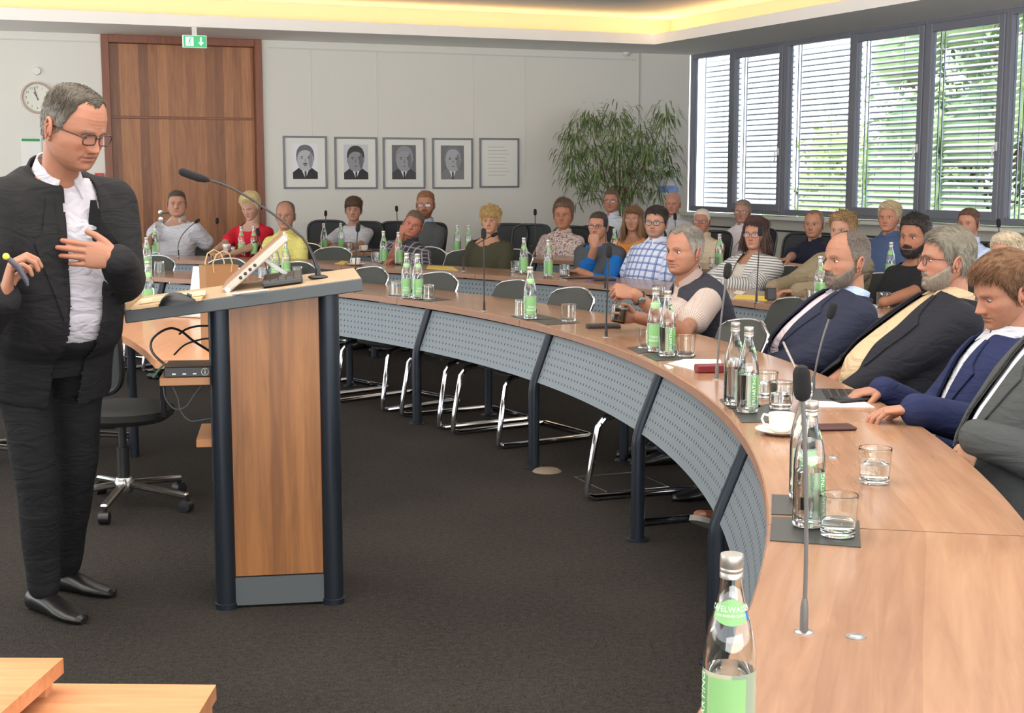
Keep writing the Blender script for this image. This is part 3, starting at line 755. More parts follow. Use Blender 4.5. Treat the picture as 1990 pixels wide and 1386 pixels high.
def face(q):
    """head, ears and eyes of one person as NM in head space"""
    X, Y, Z, A, front = head_arrays(q); nz, na = X.shape
    sk = skc(q); hair = L3(q.get('hair', (90, 70, 50)))
    C = np.broadcast_to(sk, X.shape + (3,)).copy()
    sd = q.get('seed', 1.0)
    C *= (1 + .07 * vnoise(X, Y, Z, 90, sd) + .04 * vnoise(X, Y, Z, 300, sd))[..., None]
    def mixc(w_, c):
        nonlocal C
        w_ = np.clip(w_, 0, 1)[..., None]; C = C * (1 - w_) + c * w_
    red = L3((196, 104, 88))
    mixc(.22 * G(np.abs(X), .045, .02) * G(Z, -.03, .018) * front, red); mixc(.28 * G(X, 0, .016) * G(Z, -.038, .014) * front, red); mixc(.07 * G(Z, .06, .03) * front, red)
    mixc(.6 * np.clip(G(X, 0, .021) * (G(Z, -.0605, .0036) + G(Z, -.0715, .0042)), 0, 1) * front, L3(q.get('lips', (168, 92, 84))))
    mixc(.95 * G(X, 0, .022) * G(Z, -.066, .0017) * front, L3((74, 34, 32)))
    mixc(.6 * G(np.abs(X), .0075, .003) * G(Z, -.0485, .002) * front, L3((80, 40, 34)))
    mixc(.35 * G(np.abs(X), .031, .017) * G(Z, -.006, .011) * front, L3((150, 88, 74)))
    brow = L3(q.get('brow', q.get('hair', (90, 70, 50))))
    bx = np.abs(X); bz = .0165 + .005 * np.sin(np.clip((bx - .012) / .04, 0, 1) * np.pi)
    mixc(.85 * G(Z, bz, .0033) * np.clip((bx - .011) / .004, 0, 1) * np.clip((.053 - bx) / .006, 0, 1) * front * (1 + .4 * vnoise(X, Y, Z, 900, sd)), brow)
    st = q.get('stubble', .62 if q.get('beard') else 0)
    jawm = np.clip((-.046 - Z) / .012, 0, 1) * np.clip((Y - .0) / .02, 0, 1)
    jawm = np.maximum(jawm * np.clip((-.052 - Z) / .01, 0, 1), np.clip((-.004 - (Y - .004) * .82 - Z) / .014, 0, 1) * np.clip((Y + .004) / .012, 0, 1)); jawm = np.maximum(jawm, G(Z, -.054, .006) * np.clip((.034 - np.abs(X)) / .006, 0, 1) * front)
    if st: mixc(st * jawm * (1 + .3 * vnoise(X, Y, Z, 1500, sd)), L3(q.get('beardc', q.get('hair', (90, 70, 50)))) * .8 + sk * .2)
    # scalp colour beneath the hair
    az = np.degrees(np.abs(np.arctan2(X, Y))); hl = np.interp(az, *HAIRLINE[q.get('style', 'full')])
    mixc(np.clip((Z - hl) / .006, 0, 1) * .75, hair * .8)
    if q.get('style') in ('bald', 'balding'): pass
    nm = NM(); V = np.stack([X, Y, Z], -1).reshape(-1, 3); Fc = grid_faces(nz, na).tolist()
    Fc.append(list(range(na))); Fc.append(list(range((nz - 1) * na, nz * na))[::-1])
    nm.add(V, Fc, C.reshape(-1, 3))
    # ears
    for sx in (-1, 1):
        mb = MB(); c = Vector((sx * (.0745 * q.get('wide', 1)), -.014, -.012)); P = []
        for k in range(17):
            a = R(-75 + 300 * k / 16); P.append(c + Vector((sx * (.008 + .006 * math.cos(a) * -1), -.016 * math.cos(a) * 1.0 - .006 * math.sin(a), .030 * math.sin(a))))
        mb.tube(P, [.0035 + .002 * math.sin(math.pi * k / 16) for k in range(17)], 7)
        mb.sphere(c + Vector((sx * .004, -.002, 0)), .016, 14, 10, (.35, .9, 1.7), Euler((R(-12), 0, sx * R(-22))).to_matrix())
        mb.sphere(c + Vector((sx * .003, .008, -.027)), .008, 8, 6, (.7, .8, 1.2))
        mb.tube([c + Vector((sx * .008, .002, .016)), c + Vector((sx * .0095, -.008, .008)), c + Vector((sx * .009, -.008, -.008)), c + Vector((sx * .008, .004, -.017))], .0035, 6)
        nm.add_mb(mb, sk * .82 + red * .15)
    # eyes with lids
    gx, gz = q.get('gaze', (0, 0)); op = q.get('open', .8)
    for sx in (-1, 1):
        c = Vector((sx * .0312, .0688, -.001)); dr = Vector((gx, 1, gz)).normalized(); Qm = dr.to_track_quat('Z', 'Y').to_matrix()
        mb = MB(); nr = 14; rr = []
        for i in range(nr):
            a = (math.pi * .62) * i / (nr - 1); r_ = .0124
            rr.append([c + Qm @ Vector((r_ * math.sin(max(a, .01)) * math.cos(2 * math.pi * k / 18), r_ * math.sin(max(a, .01)) * math.sin(2 * math.pi * k / 18), r_ * math.cos(a))) for k in range(18)])
        mb.loft(rr[::-1], True)
        V = np.array(mb.v); dd = (V - np.array(c)) / .0124; cs = dd @ np.array(dr)
        C_ = np.where(cs[:, None] > .955, L3((14, 12, 12)), np.where(cs[:, None] > .87, L3(q.get('iris', (86, 104, 116))), L3((214, 204, 198))))
        nm.add(V, mb.f, C_)
        for up in (1, -1):   # eyelids: shells cut at the opening
            mb = MB(); rr = []; r_ = .0136
            e0 = (op * .36 if up > 0 else -op * .30 - .12)
            for i in range(7):
                el = e0 + (math.pi / 2 * up * .95 - e0) * i / 6
                rr.append([c + Vector((r_ * math.cos(el) * math.sin(b_), r_ * math.cos(el) * math.cos(b_), r_ * math.sin(el) * (1 if abs(math.sin(b_)) < 2 else 1) - (.0 if up < 0 else 0) * 0 + (-.0035 if up > 0 else .0015) * math.sin(b_) ** 2)) for b_ in [R(-85 + 170 * k / 14) for k in range(15)]])
            mb.loft(rr if up < 0 else rr, caps=False, closed=False)
            V = np.array(mb.v); C_ = np.tile(sk * .82 + red * .1, (len(V), 1)); C_[:15] = L3((70, 44, 38)) if up > 0 else sk * .6
            nm.add(V, [f[::-1] for f in mb.f] if up > 0 else mb.f, C_)
    return nm, (X, Y, Z, A, hl, az)
def strands(nm, base, dirs, nrm, L_, r_, cols, curl=0.0, grav=0.0, seg=4, g=None):
    """tapered three-sided locks"""
    N = len(base); P = [base]; d = dirs.copy()
    for i in range(seg):
        if curl: 
            d = d + g.normal(size=d.shape) * curl
        d = d + np.array([0, 0, -grav]); d /= np.linalg.norm(d, axis=1)[:, None]
        P.append(P[-1] + d * (L_ / seg)[:, None])
    side = np.cross(dirs, nrm); side /= np.linalg.norm(side, axis=1)[:, None] + 1e-9; up = nrm
    rad = np.array([1, 1, .8, .5, .05, .03, .02])
    rad = np.interp(np.linspace(0, 1, seg + 1), [0, .5, .8, 1], [1, .95, .6, .05])
    V = np.zeros((N, seg + 1, 3, 3))
    for i in range(seg + 1):
        rr = (r_ * rad[i])[:, None]
        V[:, i, 0] = P[i] + side * rr; V[:, i, 1] = P[i] - side * rr; V[:, i, 2] = P[i] + up * rr * .7
    Fc = []
    for i in range(seg):
        for j in range(3):
            a = i * 3 + j; b_ = i * 3 + (j + 1) % 3
            Fc.append((a, b_, b_ + 3, a + 3))
    Fc = np.array(Fc)[None] + (np.arange(N) * (seg + 1) * 3)[:, None, None]
    nm.add(V.reshape(-1, 3), Fc.reshape(-1, 4).tolist(), np.repeat(cols, (seg + 1) * 3, axis=0))
HAIRM = M('hair', (90, 70, 50), .6, vcol=True, spec=.3)
def hair_mesh(q, fld):
    X, Y, Z, A, hl, az = fld; g = np.random.default_rng(int(q.get('seed', 1) * 97)); st = q.get('cut', 'short')
    if q.get('style') == 'none': return None
    hair = L3(q.get('hair', (90, 70, 50))); hair2 = L3(q.get('hair2', q.get('hair', (90, 70, 50)))); nz, na = X.shape
    th = {'short': .007, 'crop': .0035, 'medium': .015, 'curly': .020, 'bob': .018, 'long': .014, 'side': .015}[st] * q.get('vol', 1)
    mask = np.clip((Z - hl + .002) / .022, 0, 1)
    N_ = np.stack([X / .075 ** 2, (Y + .005) / .095 ** 2, (Z) / .12 ** 2], -1); N_ /= np.linalg.norm(N_, axis=-1)[..., None]
    topw = np.clip(Z / .1, 0, 1)
    t_ = (th * (.55 + .6 * topw)) * np.sqrt(mask) + .0012
    t_ = t_ * (1 + .18 * vnoise(X, Y, Z, 110, q.get('seed', 1)) + (.35 * vnoise(X, Y, Z, 170, q.get('seed', 1)) if st in ('curly',) else 0))
    t_ = np.where(mask <= 0, -.004, t_)
    P = np.stack([X, Y, Z], -1) + N_ * t_[..., None]
    F_ = grid_faces(nz, na); mk = (mask.reshape(-1) > 0)
    keep = mk[F_].any(1)
    nm = NM(); grey = np.clip(.5 + .8 * vnoise(X, Y, Z, 60, 5), 0, 1)[..., None]
    sidew = np.clip((az - 50) / 30, 0, 1)[..., None] * np.clip((.07 - Z) / .05, 0, 1)[..., None]
    sel = np.clip(sidew * .8 + grey * .25, 0, 1)
    Cg = (hair * (1 - sel) + hair2 * sel) * (1 + .15 * vnoise(X, Y, Z, 500, 2))[..., None]
    idx = F_[keep]; used, inv = np.unique(idx, return_inverse=True)
    nm.add(P.reshape(-1, 3)[used], inv.reshape(-1, 4).tolist(), Cg.reshape(-1, 3)[used] * .85)
    # locks
    fine = q.get('vox', .011) < .0095; cnt = int(q.get('locks', 3600 if fine else 1300)); pick = g.choice(np.flatnonzero(mask.reshape(-1) > .05), cnt)
    B = P.reshape(-1, 3)[pick] - N_.reshape(-1, 3)[pick] * .002; Nn = N_.reshape(-1, 3)[pick]
    jit = g.normal(size=B.shape) * .002; B = B + jit
    part = q.get('part', .03)
    D = np.zeros_like(B)
    top = np.clip((B[:, 2] - .05) / .04, 0, 1)[:, None]
    down = np.array([0, -.25, -1.0])
    combs = {'side': np.array([-np.sign(part) * 1.0, .25, .05]), 'back': np.array([0, -1, 0.1]), 'fwd': np.array([.25, 1, -.1]), 'up': np.array([0.1, .4, 1.2])}
    cb = combs[q.get('comb', 'side')]
    D = down * (1 - top) + cb * top + g.normal(size=B.shape) * q.get('mess', .18)
    D -= Nn * (D * Nn).sum(1)[:, None] * .8; D += Nn * q.get('lift', .05)
    D /= np.linalg.norm(D, axis=1)[:, None]
    Ls = {'short': .016, 'crop': .008, 'medium': .026, 'curly': .030, 'bob': .036, 'long': .05, 'side': .032}[st] * g.uniform(.7, 1.3, cnt)
    Ls = Ls * (.6 + .6 * top[:, 0])
    cols = Cg.reshape(-1, 3)[pick] * g.uniform(.7, 1.35, (cnt, 1))
    strands(nm, B, D, Nn, Ls, np.full(cnt, (.0011 if fine else .0019) if st not in ('curly', 'bob', 'long') else .0028) * g.uniform(.7, 1.2, cnt), cols, curl={'curly': .5, 'bob': .1, 'long': .05}.get(st, .06), grav=.16, g=g)
    if st in ('long', 'bob'):   # curtains falling beside the face to the neck
        drop = .24 if st == 'long' else .15; cnt = 1100
        azs = R(1) * g.uniform(58 if st == 'long' else 62, 180, cnt) * g.choice([-1, 1], cnt); zz = g.uniform(.0, .07, cnt)
        w_ = np.interp(zz, HZ[::-1], HW[::-1]); Bx = np.sin(azs) * (w_ + .016 * q.get('vol', 1)); By = np.cos(azs) * .09 - .008; Bz = zz
        B = np.stack([Bx, By, Bz], 1) + g.normal(size=(cnt, 3)) * .004
        Nn = np.stack([np.sin(azs), np.cos(azs), 0 * azs], 1)
        D = Nn * .04 + np.array([0, 0, -1.0]) + g.normal(size=B.shape) * .06; D /= np.linalg.norm(D, axis=1)[:, None]
        Ls = (zz + drop) * g.uniform(.7, 1.08, cnt)
        cc = (hair * (1 - .5) + hair2 * .5) * g.uniform(.6, 1.35, (cnt, 1))
        strands(nm, B, D, Nn, Ls, g.uniform(.003, .0052, cnt), cc, curl=.12 if st == 'bob' else .05, grav=.12, seg=6, g=g)
    return nm
def beard_mesh(q, fld):
    b = q.get('beard')
    if not b: return None
    X, Y, Z, A, hl, az = fld; g = np.random.default_rng(11); bc = L3(q.get('beardc', q.get('hair', (90, 70, 50)))); nz, na = X.shape
    low = np.clip((-.07 - Z) / .01, 0, 1) * np.clip((Y - .012) / .02, 0, 1)
    zl = -.004 - (Y - .004) * .82; side = np.clip((zl - Z) / .014, 0, 1) * np.clip((Y + .004) / .012, 0, 1)
    mous = G(Z, -.054, .006) * np.clip((.034 - np.abs(X)) / .006, 0, 1) * np.clip((Y - .05) / .02, 0, 1)
    corner = 0 * Z
    mk = np.clip(np.maximum(np.maximum(low, side), np.maximum(mous, corner)), 0, 1)
    if b == 'moustache': mk = mous
    if b == 'goatee': mk = np.maximum(mous, low * np.clip((.03 - np.abs(X)) / .01, 0, 1))
    N_ = np.stack([X / .06 ** 2, (Y - .01) / .08 ** 2, Z / .11 ** 2], -1); N_ /= np.linalg.norm(N_, axis=-1)[..., None]
    t_ = np.where(mk > .45, .0055 * q.get('bvol', 1) * (mk - .40) + .0004, -.003)
    P = np.stack([X, Y, Z], -1) + N_ * t_[..., None]; F_ = grid_faces(nz, na); keep = (mk.reshape(-1) > .45)[F_].any(1)
    nm = NM(); C = bc * (1 + .2 * vnoise(X, Y, Z, 300, 1))[..., None]
    used, inv = np.unique(F_[keep], return_inverse=True); nm.add(P.reshape(-1, 3)[used], inv.reshape(-1, 4).tolist(), C.reshape(-1, 3)[used])
    pick = g.choice(np.flatnonzero(mk.reshape(-1) > .2), 1300); B = P.reshape(-1, 3)[pick]; Nn = N_.reshape(-1, 3)[pick]
    D = np.array([0, .15, -1.0]) + Nn * .45 + g.normal(size=B.shape) * .25; D /= np.linalg.norm(D, axis=1)[:, None]
    strands(nm, B - Nn * .001, D, Nn, g.uniform(.006, .013, 1300) * q.get('bvol', 1), np.full(1300, .0009), bc * g.uniform(.6, 1.4, (1300, 1)), seg=3, g=g)
    return nm
def glasses_mesh(shape='rect', col=(30, 28, 30), thick=.0016):
    mb = MB()
    for sx in (-1, 1):
        P = []
        for k in range(24):
            a = 2 * math.pi * k / 24; c, s_ = math.cos(a), math.sin(a)
            if shape == 'round': x, z = .0215 * c, .0205 * s_
            else: x, z = math.copysign(abs(c) ** .6, c) * .026, math.copysign(abs(s_) ** .62, s_) * (.0165 if shape == 'rect' else .013)
            P.append(Vector((sx * .0335 + x, .0995 - .12 * (abs(sx * .0335 + x) - .01) ** 1.0 * .35, z - .004)))
        mb.tube(P, thick, 6, closed=True)
        hx = sx * (.0335 + (.0215 if shape == 'round' else .026))
        mb.tube([(hx, P[0].y if sx > 0 else P[12].y, .002), (sx * .074, .08, .004), (sx * .0815, .05, .003), (sx * .0835, .0, .002), (sx * .081, -.02, -.006)], thick * 1.1, 6)
    mb.tube([(-.0115, .098, .0), (0, .1015, .003), (.0115, .098, .0)], thick, 6)
    lenses = []
    for sx in (-1, 1):
        lens = MB(); lenses.append(lens)
        P = []
        for k in range(20):
            a = 2 * math.pi * k / 20; c, s_ = math.cos(a), math.sin(a)
            if shape == 'round': x, z = .0212 * c, .0202 * s_
            else: x, z = math.copysign(abs(c) ** .6, c) * .0257, math.copysign(abs(s_) ** .62, s_) * (.0162 if shape == 'rect' else .0127)
            P.append(Vector((sx * .0335 + x, .0995 - .042 * (abs(sx * .0335 + x) - .01), z - .004)))
        lens.loft([[p + Vector((0, -.0006, 0)) for p in P], [p + Vector((0, .0006, 0)) for p in P]])
    return mb, lenses
LENS = bpy.data.materials.new('spectacle_lens'); LENS.use_nodes = True
n = LENS.node_tree; n.nodes.remove(n.nodes['Principled BSDF']); tr = n.nodes.new('ShaderNodeBsdfTransparent'); gl = n.nodes.new('ShaderNodeBsdfGlossy'); gl.inputs['Roughness'].default_value = .05; ms = n.nodes.new('ShaderNodeMixShader'); ms.inputs[0].default_value = .018
n.links.new(tr.outputs[0], ms.inputs[1]); n.links.new(gl.outputs[0], ms.inputs[2]); n.links.new(ms.outputs[0], n.nodes['Material Output'].inputs[0])

# ---- bodies: capsules and lofts fused by voxel remesh
def remesh(mb, voxel, smooth=5, fac=.6):
    me = bpy.data.meshes.new('tmp'); me.from_pydata(mb.v, [], mb.f); o = bpy.data.objects.new('tmp', me); COL.objects.link(o)
    r_ = o.modifiers.new('r', 'REMESH'); r_.mode = 'VOXEL'; r_.voxel_size = voxel
    if smooth: s_ = o.modifiers.new('s', 'SMOOTH'); s_.iterations = smooth; s_.factor = fac
    dg = bpy.context.evaluated_depsgraph_get(); dg.update(); ev = o.evaluated_get(dg); m2 = ev.to_mesh()
    V = np.zeros(len(m2.vertices) * 3); m2.vertices.foreach_get('co', V); Fc = [tuple(p.vertices) for p in m2.polygons]
    ev.to_mesh_clear(); bpy.data.objects.remove(o); bpy.data.meshes.remove(me)
    return V.reshape(-1, 3), Fc
def cap(mb, a, b, ra, rb, n=7, seg=16, flat=1.0, up=None):
    """tapered capsule with round ends"""
    a = Vector(a); b = Vector(b); d = (b - a); L_ = d.length
    if L_ < 1e-6: mb.sphere(a, ra); return
    d /= L_; P = []; Rr = []
    for k in range(4): t_ = R(8 + 82 * k / 4); P.append(a - d * ra * math.cos(t_)); Rr.append(ra * math.sin(t_))
    for k in range(n + 1): t_ = k / n; P.append(a + d * L_ * t_); Rr.append(ra + (rb - ra) * t_)
    for k in range(1, 5): t_ = R(90 - 82 * k / 4); P.append(b + d * rb * math.cos(t_)); Rr.append(rb * math.sin(t_))
    mb.tube(P, Rr, seg, flat=flat, up=up)
HANDS = {}
def hand_mb(pose):
    """local: wrist at origin, fingers along +y, palm faces -z, thumb on +x side"""
    mb = MB()
    cap(mb, (0, -.004, 0), (0, .016, 0), .022, .026, flat=.8)
    secs = []
    for y, w_, h in ((-.005, .027, .017), (.02, .034, .017), (.05, .040, .015), (.078, .041, .0125), (.09, .038, .0105)):
        secs.append([Vector((w_ * math.cos(t_) + .001, y, h * math.sin(t_))) for t_ in [2 * math.pi * k / 18 for k in range(18)]])
    mb.loft(secs)
    spec = {'flat': ((8, 8, 5),) * 4 + ((10, 10),), 'relaxed': ((22, 28, 18), (26, 32, 20), (30, 34, 22), (34, 36, 24), (18, 20)),
            'fist': ((80, 92, 60), (84, 94, 60), (86, 94, 60), (88, 92, 60), (40, 50)), 'grip': ((48, 52, 34), (50, 54, 36), (52, 56, 38), (56, 56, 38), (30, 34)),
            'gesture': ((12, 16, 10), (14, 18, 12), (16, 20, 12), (20, 22, 14), (-16, -6)), 'point': ((20, 24, 14), (80, 88, 50), (84, 90, 50), (86, 90, 50), (30, 34))}[pose]
    base = ((.028, .086), (.0098, .092), (-.0095, .088), (-.028, .079)); ln = ((.041, .026, .020), (.046, .029, .022), (.043, .027, .021), (.034, .021, .018)); rad = (.0094, .0097, .0092, .0082)
    for k in range(4):
        p = Vector((base[k][0], base[k][1] - .012, .001)); ang = 0; sp = (.06, .015, -.03, -.08)[k] * (1 if pose in ('flat', 'gesture', 'relaxed') else .3)
        q = p - Vector((0, .03, .002)); cap(mb, q, p, rad[k] * .9, rad[k] * 1.05, 3, 12)
        p2 = Vector((base[k][0] + sp * .012, base[k][1], 0)); cap(mb, p, p2, rad[k] * 1.05, rad[k] * 1.05, 2, 12); p = p2
        for j in range(3):
            ang += R(spec[k][j]); d = Vector((sp * math.cos(ang), math.cos(ang), -math.sin(ang))); d.normalize(); e = p + d * ln[k][j]
            cap(mb, p, e, rad[k] * (1 - .05 * j), rad[k] * (.93 - .07 * j), 3, 12); p = e
    # thumb leaves the side of the palm near its base
    a = Vector((.018, .014, -.004)); t0 = R(spec[4][0]); b = Vector((.044, .042, -.010 - .012 * math.sin(t0))); cap(mb, a, b, .0155, .0125, 3, 12)
    d = Vector((.42 - .3 * math.sin(t0), .86, -.25 - .8 * math.sin(t0))).normalized(); c = b + d * .031; cap(mb, b, c, .0122, .0108, 3, 12)
    t1 = R(spec[4][1]); d = Vector((.25 - .5 * math.sin(t1), .93, -.25 - .9 * math.sin(t1) - .5 * math.sin(t0))).normalized(); cap(mb, c, c + d * .026, .0108, .009, 3, 12)
    return mb
def hand(pose, vox=.0026):
    if pose not in HANDS: HANDS[pose] = remesh(hand_mb(pose), vox, 3, .5)
    return HANDS[pose]
def place_hand(nm, pose, wrist, direc, palm, left, col, sc=1.0):
    """direc: where the fingers point, palm: the way the palm faces; left: the person's left hand"""
    V, Fc = hand(pose); y = Vector(direc).normalized(); z = -Vector(palm); z = (z - y * z.dot(y)).normalized(); x = y.cross(z)
    V = V * sc; s_ = 1
    # right hand palm down, fingers forward: thumb points to the left (-x)
    if not left: V = V * np.array([-1, 1, 1]); s_ = -1
    Mx = np.array([[x.x, y.x, z.x], [x.y, y.y, z.y], [x.z, y.z, z.z]])
    W_ = V @ Mx.T + np.array(wrist)
    c = np.tile(np.array(col), (len(V), 1)); tipw = np.clip((V[:, 1] - .12) / .06, 0, 1)[:, None] * .35
    c = c * (1 - tipw) + L3((205, 120, 104)) * tipw
    nm.add(W_, [f[::-1] for f in Fc] if s_ < 0 else Fc, c)

def torso_rings(J, q, grow=0.0, t0=0.0, t1=1.0, n=22):
    P, N, SL, SR = J['pelvis'], J['neck'], J['shl'], J['shr']
    lat = (SR - SL).normalized(); up = (N - P).normalized(); fwd = lat.cross(up).normalized() * -1
    if fwd.dot(J['fwd']) < 0: fwd = -fwd
    b = q.get('bulk', 1.0); bl = q.get('belly', .02)
    T = [0, .12, .3, .45, .6, .75, .86, .94, 1.0]
    Wt = np.array([.165, .172, .163, .163, .176, .182, .165, .115, .072]) * b
    Dt = np.array([.115, .120, .115, .114, .118, .114, .098, .078, .064]) * (b * .6 + .4)
    Of = np.array([.0, .015, .03, .03, .016, .004, -.004, -.008, -.008]) + np.array([.3, .8, 1, .8, .4, .1, 0, 0, 0]) * bl
    lean = np.array([0, 0, 0, 0, 0, 0, 0, 0, 0])
    Rg = []
    for k in range(n):
        t_ = t0 + (t1 - t0) * k / (n - 1); c = P.lerp(N, t_); w_ = np.interp(t_, T, Wt) + grow; d_ = np.interp(t_, T, Dt) + grow; o_ = np.interp(t_, T, Of)
        bb = np.interp(t_, T, np.array([.3, .8, 1, .8, .4, .1, 0, 0, 0])) * bl
        ring_ = []
        for j in range(28):
            a = 2 * math.pi * j / 28; ca, sa = math.cos(a), math.sin(a); pw = 2.5; nn = (abs(ca) ** pw + abs(sa) ** pw) ** (1 / pw)
            yy = d_ * sa / nn
            if sa > 0: yy += bb * sa
            ring_.append(c + lat * (w_ * ca / nn) + fwd * (yy + (o_ - bb) * .5))
        Rg.append(ring_)
    return Rg, fwd, lat, up
def cloth_mb(J, q, grow, sleeve='long', skirt=.0, legs=False, sr=1.0):
    mb = MB(); Rg, fwd, lat, up = torso_rings(J, q, grow, -skirt, .99); mb.loft(Rg)
    b = q.get('bulk', 1.0)
    for s_, sh, el, wr in ((-1, J['shl'], J['ell'], J['wrl']), (1, J['shr'], J['elr'], J['wrr'])):
        # trapezius and shoulder
        cap(mb, J['neck'] - up * .052 - fwd * .012, sh + up * .0, .044 + grow, .054 * b + grow, 5)
        if sleeve != 'none':
            d = (el - sh); L_ = d.length
            e = el if sleeve == 'long' else sh + d * (.62 if sleeve == 'short' else .8)
            cap(mb, sh, e, (.056 * b + grow) * sr, ((.047 if sleeve == 'long' else .060) * b + grow) * sr, 7)
            if sleeve == 'long':
                w2 = wr + (el - wr).normalized() * q.get('cuff', .012)
                cap(mb, el, w2, (.048 * b + grow) * sr, (.034 + grow) * sr, 7)
    return mb, fwd, lat, up
def fabric_noise(V, amp, seed, cr=18.0):
    X, Y, Z = V[:, 0], V[:, 1], V[:, 2]
    return V + np.stack([vnoise(X, Y, Z * .5, cr, seed), vnoise(Y, Z * .5, X, cr * 1.3, seed + 2), vnoise(Z, X, Y, cr * 1.1, seed + 4) * .6], 1) * amp
def simple_mesh(name, V, Fc, mat, uvf=None):
    me = bpy.data.meshes.new(name); me.from_pydata(V.tolist() if hasattr(V, 'tolist') else V, [], Fc); me.materials.append(mat)
    me.polygons.foreach_set('use_smooth', [True] * len(me.polygons))
    if uvf is not None:
        # body coordinates for woven patterns: stored per vertex
        at_ = me.attributes.new('cloth', 'FLOAT_VECTOR', 'POINT'); at_.data.foreach_set('vector', np.asarray(uvf, np.float32).ravel())
    me.update(); return me
def cloth_coords(V, J, fwd, lat, up):
    """x across, z along the torso; on the sleeves x runs round and z along the arm"""
    P = np.array(J['pelvis']); W_ = V - P; out = np.stack([W_ @ np.array(lat), W_ @ np.array(fwd), W_ @ np.array(up)], 1)
    for sh, el, wr in ((J['shl'], J['ell'], J['wrl']), (J['shr'], J['elr'], J['wrr'])):
        for a, b in ((sh, el), (el, wr)):
            a_ = np.array(a); b_ = np.array(b); d = b_ - a_; L_ = np.linalg.norm(d); d = d / L_
            t_ = (V - a_) @ d; r_ = np.linalg.norm(V - a_ - t_[:, None] * d, axis=1)
            far = np.abs(out[:, 0]) > .185
            m = (t_ > .02) & (t_ < L_ + .02) & (r_ < .075) & far
            u_ = np.cross(d, np.array(fwd)); u_ /= np.linalg.norm(u_) + 1e-9; v_ = np.cross(d, u_)
            ang = np.arctan2((V - a_) @ u_, (V - a_) @ v_)
            out[m] = np.stack([ang * .055, np.zeros_like(ang), t_ + (0 if a is sh else .28)], 1)[m]
    return out
def pattern_mat(name, base, lines, rough=.85):
    """woven pattern; lines = list of (axis 'x'/'z', period, width fraction, colour)"""
    if name in MATS: return MATS[name]
    m = bpy.data.materials.new(name); m.use_nodes = True; n = m.node_tree; b = n.nodes['Principled BSDF']; b.inputs['Roughness'].default_value = rough; b.inputs['Specular IOR Level'].default_value = .2
    a = n.nodes.new('ShaderNodeAttribute'); a.attribute_name = 'cloth'; s = n.nodes.new('ShaderNodeSeparateXYZ'); n.links.new(a.outputs['Vector'], s.inputs[0])
    rgb = n.nodes.new('ShaderNodeRGB'); rgb.outputs[0].default_value = lin(base); cur = rgb.outputs[0]
    for ax, per, wd_, c in lines:
        if ax == 'v':
            vo = n.nodes.new('ShaderNodeTexNoise'); vo.inputs['Scale'].default_value = per; n.links.new(a.outputs['Vector'], vo.inputs['Vector']); f = mmath(n, 'GREATER_THAN', vo.outputs['Fac'], wd_)
        else: f = mmath(n, 'LESS_THAN', mmath(n, 'FRACT', mmath(n, 'DIVIDE', mmath(n, 'ADD', s.outputs['X' if ax == 'x' else 'Z'], 10), per)), wd_)
        f = mmath(n, 'MULTIPLY', f, .75 if ax != 'v' else 1.0)
        mx = n.nodes.new('ShaderNodeMix'); mx.data_type = 'RGBA'; n.links.new(f, mx.inputs[0]); n.links.new(cur, mx.inputs[6]); mx.inputs[7].default_value = lin(c); cur = mx.outputs[2]
    n.links.new(cur, b.inputs['Base Color']); MATS[name] = m; return m
def cut_open(me, J, fwd, lat, up, top, zlow, w_top, w_low, castd=.5):
    """remove the front of a jacket between two slanted edges; the cut is a clean plane cut"""
    import bmesh
    bm = bmesh.new(); bm.from_mesh(me); P = J['pelvis']; Hh = (J['neck'] - P).length
    for s_ in (-1, 1):
        p_top = P + up * top * Hh + lat * s_ * w_top; p_low = P + up * zlow * Hh + lat * s_ * w_low
        d = (p_top - p_low).normalized(); nn = d.cross(fwd).normalized()
        fr = [f for f in bm.faces if (f.calc_center_median() - P).dot(fwd) > .0]
        ge = list({v for f in fr for v in f.verts}) + list({e for f in fr for e in f.edges}) + fr
        bmesh.ops.bisect_plane(bm, geom=ge, plane_co=p_low, plane_no=nn)
    dele = []
    for f in bm.faces:
        c = f.calc_center_median() - P
        if c.dot(fwd) < .02 or c.dot(fwd) > castd: continue
        x = c.dot(lat); z = c.dot(up) / Hh; w_ = w_low + (w_top - w_low) * (z - zlow) / (top - zlow)
        if w_ > 0 and abs(x) < w_ : dele.append(f)
    bmesh.ops.delete(bm, geom=dele, context='FACES'); bm.to_mesh(me); bm.free()
